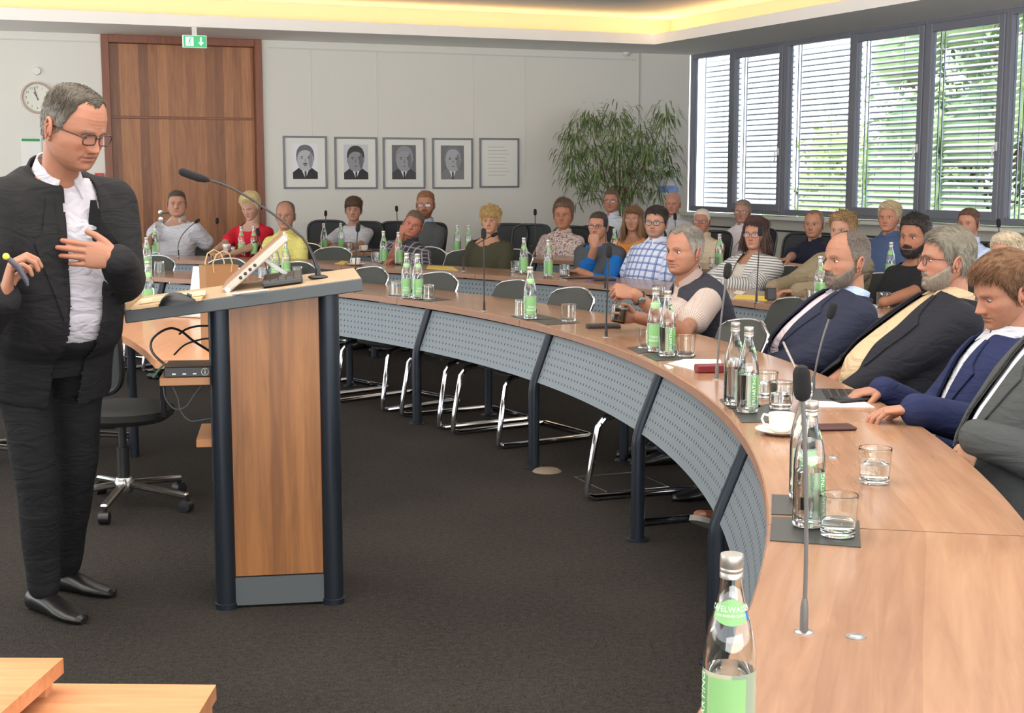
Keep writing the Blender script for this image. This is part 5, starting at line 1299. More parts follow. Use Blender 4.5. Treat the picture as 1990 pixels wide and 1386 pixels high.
back(dict(label='long-haired brown-blond woman in an orange top', seed=35, style='full', cut='long', hair=(116, 86, 64), hair2=(160, 126, 92), skin=(214, 152, 128), jaw=.93, nose=.9, age=.3, glasses=('slim', (150, 130, 120)), gthick=.001, top=('top', fab('top_orange', (218, 142, 70)), 'short'), neckcut=.004, neckslope=1.15, neckr=.155, bulk=.95, belly=.01, chair='mesh chair under the woman in the orange top'),
    1230, 402, 451, 11.55, sw=.165, rec=.05)
back(dict(label='man with thin fair hair in a white shirt beside the window corner', seed=36, style='receding', cut='crop', hair=(176, 142, 118), hair2=(186, 160, 140), skin=(214, 150, 130), age=.8, top=('shirt', W1, 'long'), collar=W1, bulk=1.05, chair='mesh chair under the fair-haired man in white'),
    1308, 374, 418, 12.7, sw=.18, rec=.05)
back(dict(label='white-haired man with dark glasses in a beige short-sleeved shirt', seed=37, style='full', cut='crop', hair=(206, 198, 184), hair2=(216, 210, 200), brow=(150, 130, 110), skin=(206, 138, 116), glasses=('rect', (44, 36, 36)), age=1.1, top=('shirt', fab('shirt_beige', (206, 188, 162)), 'short'), collar=fab('shirt_beige', 0), bulk=1.18, belly=.08, chair='mesh chair under the white-haired man in beige'),
    1364, 407, 453, 11.6, sw=.185, rec=.12)
back(dict(label='grey-haired man with glasses in a striped white shirt by the window ledge', seed=38, style='full', cut='short', hair=(130, 116, 106), hair2=(160, 150, 142), skin=(206, 148, 130), glasses=('rect', (50, 40, 42)), age=.9, top=('shirt', pattern_mat('white_fine', (222, 214, 214), [('x', .022, .25, (196, 188, 196))]), 'long'), collar=W1, bulk=1.16, belly=.04, chair='mesh chair under the man in the striped white shirt'),
    1443, 389, 434, 12.4, sw=.185, rec=.1, side=.05)
back(dict(label='man with cropped light brown hair in a dark navy polo, arm on the table', seed=39, style='receding', cut='crop', hair=(120, 96, 76), hair2=(136, 114, 96), skin=(208, 148, 122), stubble=.3, age=.9, top=('polo', fab('polo_navy', (32, 34, 50)), 'short'), collar=fab('polo_navy', 0), bulk=1.12, belly=.04, chair='mesh chair under the man in the navy polo'),
    1582, 408, 464, 11.6, sw=.185, rec=.06, armL='table', armR=(px(1525, 510, 11.2), Vector((-.5, 0, -1)), Vector((-.9, -.5, 0)), dn, 'relaxed'))
back(dict(label='fair-haired man in a denim blue shirt under the fourth window', seed=40, style='full', cut='side', hair=(186, 166, 130), hair2=(200, 184, 156), skin=(212, 146, 124), age=.9, brow=(160, 130, 100), top=('shirt', fab('shirt_denim', (70, 86, 118)), 'long'), collar=fab('shirt_denim', 0), bulk=1.1, belly=.02, chair='mesh chair under the man in the denim shirt'),
    1728, 392, 452, 11.6, sw=.185, rec=.1)
back(dict(label='brown-haired man in a light blue shirt under the sixth window', seed=41, style='full', cut='short', hair=(92, 66, 50), hair2=(104, 78, 62), skin=(208, 146, 122), age=.6, top=('shirt', fab('shirt_sky', (190, 206, 236)), 'long'), collar=fab('shirt_sky', 0), bulk=1.06, belly=.02, chair='mesh chair under the man in the light blue shirt'),
    1882, 405, 464, 11.6, sw=.18, rec=.08)
# ---------------- the speaker
def spk():
    Y = 4.45
    H = px(143, 248, 4.35); q = dict(label='speaker in black suit and open white shirt, standing, hand at his chest', seed=1, style='receding', cut='short', hair=(66, 56, 44), hair2=(116, 112, 104), brow=(110, 92, 78), skin=(198, 134, 110), age=1.0, nose=1.05, jaw=1.14, wide=1.06, vox=.009, hs=1.03, glasses=('rect', (52, 34, 30)), gthick=.0018, comb='side', part=-.04, locks=4200, vol=.55, lift=.0, mess=.08, gaze=(0, -.4), open=.45,
         top=('shirt', fab('shirt_bright', (186, 181, 188)), 'long'), collar=fab('shirt_bright', 0), over=('jacket', fab('suit_black', (34, 33, 34)), 'long', (.985, .02, .060, .052)), lapel=(fab('suit_black', 0), .985, .34, .060, .052), bulk=1.20, belly=.10, trousers=fab('suit_trousers', (30, 30, 32)), skirt=.30, legw=1.12, waist=.16, castd=.27, cuff=.025, hsz=1.04, shoe=M('shoe_black', (22, 20, 20), .3), shoesz=1.1)
    P = dict(head=H, hfwd=Vector((.84, -.40, -.36)), hup=Vector((.25, -.1, 1)))
    f = Vector((.66, -.75, 0)).normalized(); left = Vector((0, 0, 1)).cross(f)
    P['fwd'] = f
    neck = px(112, 338, 4.42); P['neck'] = neck
    pel = px(92, 655, 4.62); P['pelvis'] = pel
    up = (neck - pel).normalized()
    P['shl'] = neck - up * .105 + left * .185; P['shr'] = neck - up * .105 - left * .185
    wl = px(228, 502, 4.30); el = px(238, 543, 4.50); P['ell'] = el; P['wrl'] = wl; P['dirl'] = Vector((-1, -.2, .14)); P['palml'] = Vector((-.15, 1, -.1)); P['posel'] = 'gesture'
    wr = px(10, 574, 4.02); er = px(-62, 652, 4.16); P['elr'] = er; P['wrr'] = wr; P['dirr'] = Vector((.25, .0, 1)); P['palmr'] = Vector((.95, .35, -.1)); P['poser'] = 'grip'
    P['hipl'] = pel + left * .10 - Vector((0, 0, .04)); P['hipr'] = pel - left * .10 - Vector((0, 0, .04))
    al = at(126, 1096, .10); ar = at(84, 1136, .10); al.z = ar.z = .10
    P['knl'] = (P['hipl'] + al) / 2 + f * .05; P['knr'] = (P['hipr'] + ar) / 2 + f * .04; P['anl'] = al; P['anr'] = ar; P['toel'] = al + Vector((.7, -.3, 0)); P['toer'] = ar + Vector((.8, -.6, 0))
    return person(P, q), P, q
(bS, JS, axS), PS, qS = spk()
# ================================================================== lectern
gr_edge = M('lectern_edge', (70, 74, 76), .5); lect_top = M('lectern_top', (176, 148, 116), .35, var=.06, vscale=20)
lect_wood = wood('lectern_veneer', ((110, 68, 34), (144, 94, 50), (174, 122, 72)), 'Z', 'X', .045, .38, stripvar=.32)
L0 = at(441, 1181, 0); L1 = at(648, 1171, 0); lx = (L1 - L0); LWD = lx.length; lx.normalize(); ly = Vector((-lx.y, lx.x, 0))
LM = Matrix((lx, ly, Vector((0, 0, 1)))).transposed().to_4x4(); LM.translation = L0
LMI = LM.inverted()
lec = thing('lectern', 'wood and dark grey lectern with sloping top, beside the speaker', 'lectern', mat=LM)
def on_l(x, y, v):   # image point to lectern frame, on the plane v metres behind its near side
    o = LMI @ CAM; d = LMI.to_3x3() @ ray(x, y); t_ = (v - o.y) / d.y; p = o + d * t_; return p
a0 = on_l(240, 604, -.07); a1 = on_l(703, 541, -.07)
slope = math.atan2(a1.z - a0.z, a1.x - a0.x)
def ztop(x): return a0.z + (x - a0.x) * math.tan(slope)
for x in (0, LWD):
    for yv in (0, .36):
        mb = MB(); mb.tube([(x, yv, .02), (x, yv, ztop(x) - .045)], .0365, 20); mb.lathe([(.04, 0), (.04, .02), (.037, .022)], 20, (x, yv, 0)); mb.build('post', post_m, lec)
def slant(y0, y1, x0, x1, z0):   # panel with a sloping head
    mb = MB(); mb.loft([[Vector((x0, y0, z0)), Vector((x1, y0, z0)), Vector((x1, y0, ztop(x1) - .045)), Vector((x0, y0, ztop(x0) - .045))], [Vector((x0, y1, z0)), Vector((x1, y1, z0)), Vector((x1, y1, ztop(x1) - .045)), Vector((x0, y1, ztop(x0) - .045))]]); return mb
slant(-.012, .008, .03, LWD - .03, .115).build('side_panel', lect_wood, lec, smooth=False)
slant(.352, .372, .03, LWD - .03, .115).build('side_panel', lect_wood, lec, smooth=False)
mb = MB(); mb.box((LWD, .18, .6), (.02, .29, 1.0)); mb.build('front_panel', lect_wood, lec, smooth=False)
for yv in (0, .36):
    mb = MB(); mb.box((LWD / 2, yv, .06), (LWD - .05, .03, .1)); mb.build('plinth', gr_edge, lec, smooth=False)
# sloping top with a paper stop
BMt = LM @ Matrix.Translation(a0) @ Matrix.Rotation(-slope, 4, 'Y'); BI = BMt.inverted()
TL = (a1 - a0).length; TD = .52
mb = MB(); nv = len(mb.v); mb.box((TL / 2, TD / 2, -.022), (TL, TD, .044), bev=.003); mb.xf(LMI @ BMt)
for i, f_ in enumerate(mb.f): pass
mb.build('top_board', [gr_edge], lec)
mb = MB(); mb.box((TL / 2, TD / 2, .0008), (TL - .006, TD - .006, .0016)); mb.xf(LMI @ BMt); mb.build('top_surface', lect_top, lec, smooth=False)
mb = MB(); mb.box((.006, TD / 2, .012), (.01, TD, .022), bev=.002); mb.xf(LMI @ BMt); mb.build('paper_stop', lect_top, lec)
def on_b(x, y, z=0.0016):
    o = BI @ CAM; d = BI.to_3x3() @ ray(x, y); t_ = (z - o.z) / d.z; return o + d * t_
# shelves towards the speaker
s1p = on_l(318, 735, .02); s2p = on_l(381, 855, .02)
shelf_wood = wood('shelf_veneer', ((156, 104, 62), (178, 126, 80), (196, 146, 100)), 'X', 'Y', .2, .3, stripvar=.2)
mb = MB(); mb.box(((s1p.x - .03 + LWD - .02) / 2, .18, s1p.z - .014), (LWD - .02 - s1p.x + .0, .32, .028), bev=.002); mb.build('shelf', shelf_wood, lec)
mb = MB(); mb.box(((s2p.x + LWD - .02) / 2, .18, s2p.z - .014), (LWD - .02 - s2p.x, .32, .028), bev=.002); mb.build('shelf', shelf_wood, lec)
# things on the lectern
blk = M('black_plastic', (28, 28, 30), .35); slv = M('silver_grey', (196, 196, 190), .4, .2); whp = M('white_plastic', (228, 228, 224), .4)
p = on_b(345, 592)
mo = thing('computer_mouse', 'black computer mouse on the lectern', 'mouse', mat=BMt @ Matrix.Translation((p.x, p.y, .004)))
mb = MB(); n_ = 14; rr = []
for i in range(n_):
    t_ = i / (n_ - 1); y = -.06 + .12 * t_; w_ = .033 * math.sqrt(max(.03, 1 - (2 * t_ - 1) ** 2 * .93)); h = .006 + .034 * math.sin(math.pi * (t_ ** .8)) ** .9
    rr.append([Vector((y, w_ * math.cos(a), max(0, h * math.sin(a)))) for a in [2 * math.pi * k / 20 for k in range(20)]])
mb.loft(rr); mb.build('shell', blk, mo); mb = MB(); mb.tube([(.035, 0, .028), (.05, 0, .020)], .005, 8); mb.build('scroll_wheel', gr_edge, mo)
p = on_b(550, 556)
kb = thing('keyboard', 'black keyboard beside the lectern microphone', 'keyboard', mat=BMt @ Matrix.Translation((p.x, p.y + .10, .002)))
mb = MB(); mb.box((0, .07, .012), (.14, .36, .02), bev=.005); mb.build('body', blk, kb)
for i in range(5):
    mb = MB()
    for j in range(12): mb.box((-.054 + .027 * i, -.09 + .027 * j, .0235), (.024, .024, .004), bev=.001)
    o = mb.build('key_row', M('key_black', (44, 42, 40), .25), kb); o['kind'] = 'stuff'
# slim monitor tilted towards the speaker, seen from its edge
p0 = on_b(436, 570); L_ = .285
mn = thing('monitor', 'slim monitor with white edge tilted up on the lectern, facing the speaker', 'monitor', mat=BMt @ Matrix.Translation((p0.x, p0.y + .02, .004)) @ Matrix.Rotation(slope, 4, 'Y') @ Matrix.Rotation(-R(41), 4, 'Y'))
mb = MB(); mb.box((L_ / 2, .19, 0), (L_, .38, .026), bev=.004); mb.build('casing', M('casing_grey', (178, 172, 160), .45), mn)
mb = MB(); mb.box((L_ / 2, .19, .0145), (L_ - .006, .375, .003)); mb.build('screen', M('screen_tan_reflection', (150, 112, 88), .25), mn, smooth=False)  # reflection on the screen is put into its tan base colour
for k in range(4):
    mb = MB(); mb.lathe([(.006, -.001), (.006, .002), (.004, .003)], 12, (.075 + .022 * k, 0, 0), (0, -1, 0)); mb.build('button', blk, mn)
mb = MB(); mb.lathe([(.009, -.001), (.009, .004), (.0, .004)], 14, (.014, 0, -.002), (0, -1, 0)); mb.build('hinge_pin', steel, mn)
mb = MB(); mb.beam((L_ * .6, .19, -.012), (L_ * .72, .19, -.165), .05, .012); mb.build('support_foot', slv, mn)
p = on_b(300, 598); q_ = on_b(410, 585)
fo = MB(); fo.box((0, .12, .006), (.23, .30, .010), bev=.001); o = fo.build('folder', M('folder_buff', (198, 164, 122), .6), mat=BMt @ Matrix.Translation((p.x + .04, p.y + .03, .002))); tag(o, 'buff cardboard folder under the mouse on the lectern', 'folder')
sh = MB(); sh.box((0, 0, .001), (.22, .20, .002)); o = sh.build('paper_sheet', M('paper_buff', (214, 184, 146), .6), mat=BMt @ Matrix.Translation((p.x + .05, p.y + .17, .0145)) @ Matrix.Rotation(R(4), 4, 'Z')); tag(o, 'printed sheet lying on the folder on the lectern', 'paper')
lt = MB(); lt.box((0, 0, .0001), (.1, .004, .0002)); 
for k in range(5): m_ = link('printed_line', lt.mesh('printed_line', M('print_grey', (120, 100, 84), .7)), o, Matrix.Translation((-.02, -.07 + .03 * k, .0022)))
pn = MB(); a = on_b(452, 574); b_ = on_b(522, 566); pn.tube([a + Vector((0, 0, .004)), b_ + Vector((0, 0, .004))], .004, 8); o = pn.build('pen', slv, mat=BMt); tag(o, 'silver pen lying along the near edge of the lectern', 'pen')
# big gooseneck microphone of the lectern
p = on_b(618, 542); base = BMt @ p
mi = thing('gooseneck_microphone', 'long black gooseneck microphone bending from the lectern towards the speaker', 'microphone', mat=Matrix.Translation(base))
def wpt(x, y, Y): return px(x, y, Y) - base
Yb = base.y
foam = M('foam_black', (22, 21, 22), .95, bump=.6, bscale=900)
mb = MB(); mb.sphere((0, 0, .006), .028, 20, 8, (1.3, 1, .35)); mb.lathe([(.012, .008), (.009, .03), (.006, .05)], 12); mb.build('base', blk, mi)
mb = MB(); mb.tube([(0, 0, .03), wpt(611, 505, Yb), wpt(600, 480, Yb)], [.008, .0065, .006], 10); mb.build('collar', blk, mi)
C_ = [(600, 480), (588, 462), (560, 438), (525, 412), (490, 388), (455, 368), (430, 357), (405, 350)]
mb = MB(); mb.tube([wpt(x, y, Yb) for x, y in C_], .0042, 10); mb.build('gooseneck', blk, mi)
mb = MB(); mb.tube([wpt(408, 351, Yb), wpt(400, 349, Yb), wpt(388, 346, Yb), wpt(370, 340, Yb), wpt(355, 334.5, Yb), wpt(350, 332.5, Yb), wpt(347.5, 331.5, Yb)], [.004, .011, .0145, .0145, .0145, .011, .003], 16); mb.build('windscreen', foam, mi)
# mini computer on the shelf, cables
pc = thing('mini_computer', 'flat black mini computer on the lectern shelf', 'computer', mat=LM @ Matrix.Translation((s1p.x + .09, .11, s1p.z + .001)))
mb = MB(); mb.box((0, 0, .018), (.178, .18, .036), bev=.003); mb.build('case', blk, pc)
mb = MB(); cpx = on_l(398, 708, .02).x - s1p.x - .09
mb.tube([(cpx + .012 * math.cos(a), -.0905, .018 + .012 * math.sin(a)) for a in [2 * math.pi * k / 20 for k in range(20)]], .0011, 5, closed=True); mb.box((cpx, -.0905, .016), (.003, .001, .010)); mb.box((cpx, -.0905, .0245), (.003, .001, .003)); mb.build('badge', slv, pc)
for k in range(3):
    mb = MB(); mb.box((-.055 + .035 * k, -.0905, .012), (.012, .001, .005)); mb.build('port', slv, pc)
mb = MB(); mb.box((0, 0, .0006), (.055, .03, .0012)); o = mb.build('sticker', whp, pc, mat=Matrix.Translation((-.045, -.07, -.0)))
bpy.data.objects.remove(o)
def cable(pts, r_, mat_, label, name='cable'):
    P = [Vector(p) for p in pts]; out = []
    for i in range(len(P) - 1):
        p0, p1, p2, p3 = P[max(i - 1, 0)], P[i], P[i + 1], P[min(i + 2, len(P) - 1)]
        for k in range(6):
            t_ = k / 6; out.append(.5 * ((2 * p1) + (p2 - p0) * t_ + (2 * p0 - 5 * p1 + 4 * p2 - p3) * t_ ** 2 + (3 * p1 - p0 - 3 * p2 + p3) * t_ ** 3))
    out.append(P[-1]); mb = MB(); mb.tube(out, r_, 7); o = mb.build(name, mat_); tag(o, label, 'cable', None); return o
Yc = 4.95
cable([px(x, y, Yc) for x, y in ((330, 716), (300, 690), (293, 668), (305, 650), (330, 638), (352, 644), (375, 662), (400, 678), (418, 690))], .0045, blk, 'thick black cable looping above the mini computer')
cable([px(x, y, Yc + .03) for x, y in ((420, 634), (385, 634), (362, 640), (348, 650))], .004, blk, 'short black cable with plug crossing the loop beside the lectern')
cable([px(x, y, Yc + .05) for x, y in ((338, 690), (360, 670), (395, 659), (420, 659))], .0035, blk, 'thin black cable behind the loop beside the lectern')
cable([px(x, y, 4.85) for x, y in ((318, 752), (322, 775), (340, 795), (362, 790), (380, 765), (392, 750))], .003, gr_edge, 'grey cable hanging in a loop under the lectern shelf')
cable([px(x, y, 4.86) for x, y in ((336, 752), (346, 775), (352, 800), (370, 818), (400, 815), (420, 812))], .003, gr_edge, 'grey cable running down to the lower lectern shelf')
cable([px(x, y, 4.8) for x, y in ((322, 706), (308, 720), (298, 734))], .004, M('cable_green', (70, 110, 90), .5), 'green cable end hanging left of the mini computer')
# ================================================================== presenter's desk with bag and laptop
dk = [at(x, y, .74) for x, y in ((302, 700), (283, 681), (255, 661), (225, 646), (205, 637), (196, 618), (205, 597), (430, 597), (560, 640), (560, 700), (420, 700))]
dc = sum(dk, Vector()) / len(dk); dc.z = 0
desk = thing('presenter_desk', 'light wooden desk with curved front behind the lectern', 'table', dc)
mb = MB(); mb.prism([(p.x - dc.x, p.y - dc.y) for p in dk], .704, .74); mb.build('tabletop', wood('desk_veneer', ((190, 134, 98), (206, 150, 112), (218, 168, 130)), 'Y', 'X', .2, .3, stripvar=.3, coat=.2), desk, smooth=False)
for dx, dy in ((-.35, -.35), (.35, -.35), (-.35, .6), (.35, .6)):
    mb = MB(); mb.tube([(dx, dy, 0), (dx, dy, .704)], .025, 12); mb.build('leg', post_m, desk)
kraft = M('kraft_paper', (150, 108, 68), .75, bump=.2, bscale=40)
bp_ = at(424, 677, .74)
bag = thing('paper_bag', 'brown paper gift bag with rope handles on the presenter desk', 'bag', (bp_.x, bp_.y + .06, .74), R(32))
mb = MB(); w_, d_, h_ = .15, .09, .37
for (c_, s_) in (((0, -d_ / 2, h_ / 2), (w_, .002, h_)), ((0, d_ / 2, h_ / 2), (w_, .002, h_)), ((-w_ / 2, 0, h_ / 2), (.002, d_, h_)), ((w_ / 2, 0, h_ / 2), (.002, d_, h_)), ((0, 0, .001), (w_, d_, .002))): mb.box(c_, s_)
mb.build('bag_body', kraft, bag, smooth=False)
for sy in (-1, 1):
    mb = MB(); mb.tube([(-.04, sy * d_ / 2, h_ - .03), (-.045, sy * (d_ / 2 + .006), h_ + .01), (-.03, sy * (d_ / 2 + .012), h_ + .05), (0, sy * (d_ / 2 + .014), h_ + .065), (.03, sy * (d_ / 2 + .012), h_ + .05), (.045, sy * (d_ / 2 + .006), h_ + .01), (.04, sy * d_ / 2, h_ - .03)], .003, 7); mb.build('rope_handle', M('rope', (196, 160, 110), .8), bag)
lp = at(382, 612, .74)
lap = thing('laptop', 'pale laptop standing open on the presenter desk behind the lectern', 'laptop', (lp.x + .03, lp.y - .05, .741), R(-24))
mb = MB(); mb.box((0, -.0, .008), (.33, .23, .014), bev=.003); mb.build('base', slv, lap)
mb = MB(); mb.box((0, 0, .125), (.33, .008, .25), bev=.003); mb.build('screen_lid', M('lid_mint_white', (206, 218, 210), .4), lap, mat=Matrix.Translation((0, .112, .014)) @ Matrix.Rotation(R(-14), 4, 'X'))
# ================================================================== bottles and tumblers
cglass = M('clear_glass', (250, 253, 251), .0, trans=1, ior=1.48); water = M('water', (248, 252, 252), .0, trans=1, ior=1.33)
lab_g = M('label_green', (132, 182, 116), .5); lab_d = M('label_green_dark', (98, 152, 88), .5); lab_w = M('label_print_white', (232, 240, 230), .5); lab_b = M('label_blue', (40, 96, 170), .5); capm = M('cap_aluminium', (178, 172, 162), .32, .7)
film = bpy.data.materials.new('label_film'); film.use_nodes = True
fb = film.node_tree.nodes['Principled BSDF']; fb.inputs['Base Color'].default_value = lin((196, 222, 190)); fb.inputs['Alpha'].default_value = .42; fb.inputs['Roughness'].default_value = .5
BR = .0352
def fixn(me):
    import bmesh
    bm = bmesh.new(); bm.from_mesh(me); bmesh.ops.remove_doubles(bm, verts=bm.verts, dist=2e-5); bmesh.ops.recalc_face_normals(bm, faces=bm.faces); bm.to_mesh(me); bm.free(); me.update(); return me
outp = [(.030, 0), (.034, .003), (BR, .012), (BR, .135), (.0345, .150), (.0325, .166), (.0285, .186), (.0228, .203), (.0182, .220), (.0152, .236), (.0140, .250), (.0145, .256), (.0140, .262), (.0135, .276)]
inp = [(r_ - .0026, z) for r_, z in outp[2:]][::-1] + [(.030, .012), (.012, .009), (.0, .0085)]
mb = MB(); mb.lathe([(0, 0)] + outp + [(.0118, .278)] + inp, 32, cap=False); BOT = fixn(mb.mesh('bottle_glass', cglass, angle=80))
mb = MB(); mb.lathe([(.0138, .2485), (.0156, .249), (.0156, .256), (.0150, .257), (.0156, .258), (.0156, .262), (.0150, .263), (.0156, .264), (.0156, .278), (.0148, .2805), (.0, .281)], 28); CAP = mb.mesh('screw_cap', capm)
WATER = []
for lv in (.125, .155, .06):
    mb = MB(); pr = [(0, .0092), (.012, .0097), (.0298, .0127)] + [(min(BR, np.interp(z, [p[1] for p in outp], [p[0] for p in outp])) - .0030, z) for z in np.linspace(.016, lv, 8)] + [(0, lv)]
    mb.lathe(pr, 28, cap=False); WATER.append(fixn(mb.mesh('water', water, angle=60)))
def patch(a0_, a1_, z0, z1, r_, n=14, prof_=None, wave=0):
    mb = MB(); top = []; cols = []
    for i in range(n + 1):
        a = R(a0_ + (a1_ - a0_) * i / n); u_ = i / n; zt = z1 + wave * math.cos(u_ * 2 * math.pi * 1.0 - math.pi) - (wave if wave else 0); zb = z0 - (abs(wave) * 2.2 * math.sin(math.pi * u_) if wave else 0)
        col = []
        for k in range(5):
            z = zb + (zt - zb) * k / 4; rr = (prof_(z) if prof_ else BR) + r_
            col.append(Vector((rr * math.sin(a), -rr * math.cos(a), z)))
        cols.append(col)
    mb.loft(cols, caps=False, closed=False); return mb
def pr_(z): return float(np.interp(z, [p[1] for p in outp], [p[0] for p in outp]))
FILM = patch(-112, 112, .022, .126, .0003, 24).mesh('label_film', film, angle=80)
PANEL = patch(-52, 34, .028, .120, .0006).mesh('label_panel', lab_g, angle=80)
STRIP = patch(-92, -56, .028, .120, .0006).mesh('label_strip', lab_d, angle=80)
NECK = patch(-66, 66, .199, .224, .0005, 20, pr_, wave=.004).mesh('neck_label', lab_g, angle=80)
def wrap(me, mode, a_c, zc, off=.0010):
    for v in me.vertices:
        x, y, z = v.co
        if mode == 'up': x, y = -y, x
        zz = zc + y; rr = (pr_(zz)) + off + z; a = R(a_c) + x / pr_(zc)
        v.co = (rr * math.sin(a), -rr * math.cos(a), zz)
    me.update(); return me
def lettering(txt, size, mode, a_c, zc, mat_=None):
    me = wrap(text_mesh(txt, size, .0001), mode, a_c, zc); me.materials.clear(); me.materials.append(mat_ or lab_w); return me
T_V = lettering('ERHARTING', .0175, 'up', -74, .075); T_N = lettering('TAFELWASSER', .0098, 'h', 0, .2105); T_N2 = lettering('AUS EIGENER QUELLE', .0042, 'h', 0, .2025); T_P = lettering('TAFEL\nWASSER', .015, 'h', -6, .058)
BLUE = patch(52, 66, .195, .207, .0008, 6, pr_).mesh('blue_mark', lab_b); BLUE2 = patch(-66, -58, .034, .044, .001, 6).mesh('blue_mark', lab_b)
mb = MB()
for k in range(9):
    a = R(42 + k * 2.2); rr = BR + .0012; mb.box((rr * math.sin(a), -rr * math.cos(a), .045), (.0005 + .0003 * (k % 3), .0004, .024), Euler((0, 0, a)))
BAR = mb.mesh('barcode', blk); BARB = patch(38, 66, .031, .060, .0007, 6).mesh('barcode_field', lab_w)
def bottle(x, y, label, lvl=0, rot=0, z=ZTAB, Y=None, group=None, sheet=0.0, near=True):
    p = px(x, y, Y) if Y else at(x, y, z + sheet)
    p.z = z + sheet + .0005
    view = math.degrees(math.atan2(p.x, p.y))
    t_ = thing('water_bottle', label, 'bottle', p, R(-view + rot), group or 'mineral water bottles on the tables')
    link('bottle_glass', BOT, t_); link('screw_cap', CAP, t_)
    if lvl is not None: link('water', WATER[lvl], t_)
    fl = link('label', FILM, t_)
    for nm_, me in (('label_panel', PANEL), ('label_strip', STRIP), ('blue_mark', BLUE2)) + ((('lettering', T_V), ('lettering', T_P), ('barcode', BAR), ('barcode_field', BARB)) if near else ()): link(nm_, me, fl)
    nk = link('neck_label', NECK, t_)
    if near: link('lettering', T_N, nk); link('lettering', T_N2, nk); link('blue_mark', BLUE, nk)
    return t_
nb_ = px(1422, 1095, 1.785)
bottle(1422, 0, 'large water bottle nearest the camera at the bottom edge', 0, 12, Y=None, z=ZTAB) if False else None
t_ = bottle(1422, 1500, 'water bottle nearest the camera, cut by the bottom edge', 0, 4); t_.location = (nb_.x, nb_.y, ZTAB + .0005)
SH = .003
BTL = [(1570, 1022, 'half-full bottle on dark mat beside the near tumbler', 0, 130, SH), (1561, 968, 'bottle right behind the half-full one, by the near microphone', 1, 60, SH),
    (1426, 787, 'left bottle of the pair left of the coffee cup', 1, 115, SH), (1452, 801, 'right bottle of the pair left of the coffee cup', 0, 110, SH),
    (1273, 683, 'left bottle of the pair before the man in the dark vest', 0, 0, SH), (1296, 692, 'right bottle of the pair before the man in the dark vest', 0, 100, SH),
    (1030, 620, 'single bottle on the front row between two tumblers', 0, 20, SH), (791, 579, 'left bottle of the pair right of the lectern', 0, 0, SH), (812, 581, 'right bottle of the pair right of the lectern', 0, 30, SH),
    (265, 530, 'leftmost bottle on the front row, by the speaker\'s elbow', 0, 0, 0), (287, 531, 'second bottle from the left on the front row, by the speaker', 0, 20, 0),
    (535, 541, 'left bottle of the pair behind the tilted monitor', 0, 0, 0), (556, 541, 'right bottle of the pair behind the tilted monitor', 0, 30, 0)]
for x, y, lb, lv, rt_, sh_ in BTL: bottle(x, y, lb, lv, rt_, sheet=sh_)
bottle(290, 603, 'bottle on the presenter desk next to an upturned glass', 1, 10)
for x, y, lb, lv in ((303, 495, 'bottle before the man in the open white shirt', 0), (470, 498, 'left bottle of the pair before the woman in red', 0), (494, 498, 'right bottle of the pair before the woman in red', 0), (746, 512, 'left bottle by the elbow of the man in the dark checked shirt', 0), (775, 515, 'right bottle by the elbow of the man in the dark checked shirt', 0),
        (1018, 532, 'bottle left of the man resting his chin, with a glass at its left', 0), (1065, 539, 'bottle directly left of the man resting his chin', 0), (1592, 588, 'bottle half hidden behind the bald bearded man\'s face', 1),
        (630, 489, 'left bottle before the young man in the white T-shirt', 0), (663, 488, 'right bottle before the young man in the white T-shirt', 0), (889, 494, 'left bottle of the pair beside the red-bearded man', 0), (911, 495, 'right bottle of the pair beside the red-bearded man', 0), (1397, 521, 'bottle before the white-haired man in beige', 1), (1729, 546, 'bottle before the man in the denim shirt', 0), (1193, 505, 'bottle between the chin-resting man and the woman in orange', 0)):
    bottle(x, y, lb, lv, random.uniform(-20, 60), near=False)
def tumbler_meshes():
    mb = MB(); mb.lathe([(0, 0), (.034, 0), (.0362, .001), (.0366, .003), (.0370, .008), (.0382, .03), (.0397, .055), (.0414, .082), (.0419, .088), (.0417, .0896), (.0411, .0902), (.0404, .0896), (.0401, .088), (.0396, .082), (.0379, .055), (.0363, .03), (.0354, .017), (.0350, .0125), (.033, .0105), (.012, .010), (0, .010)], 36, cap=False); g_ = fixn(mb.mesh('tumbler_glass', cglass, angle=60))
    W_ = []
    for lv in (.034, .05, .07):
        mb = MB(); mb.lathe([(0, .0106), (.012, .0106), (.0326, .0112), (.0346, .0134), (.0349, .018), (.0349 + (lv - .018) * .0333, lv - .0005), (.0349 + (lv - .018) * .0333, lv), (0, lv)], 32, cap=False); W_.append(fixn(mb.mesh('water', water, angle=60)))
    return g_, W_
TG, TW = tumbler_meshes()
def tumbler(x, y, label, lvl=None, up=True, sheet=0, Y=None, z=None, sc=1.0):
    p = px(x, y, Y) if Y else at(x, y, ZTAB + sheet)
    if z is None: p.z = ZTAB + sheet + .0006
    m_ = Matrix.Translation(p) @ (Matrix.Identity(4) if up else Matrix.Translation((0, 0, .0898)) @ Matrix.Rotation(math.pi, 4, 'X'))
    t_ = thing('tumbler', label, 'glass', mat=m_, group='drinking glasses on the tables'); link('tumbler_glass', TG, t_)
    if lvl is not None: link('water', TW[lvl], t_)
    return t_
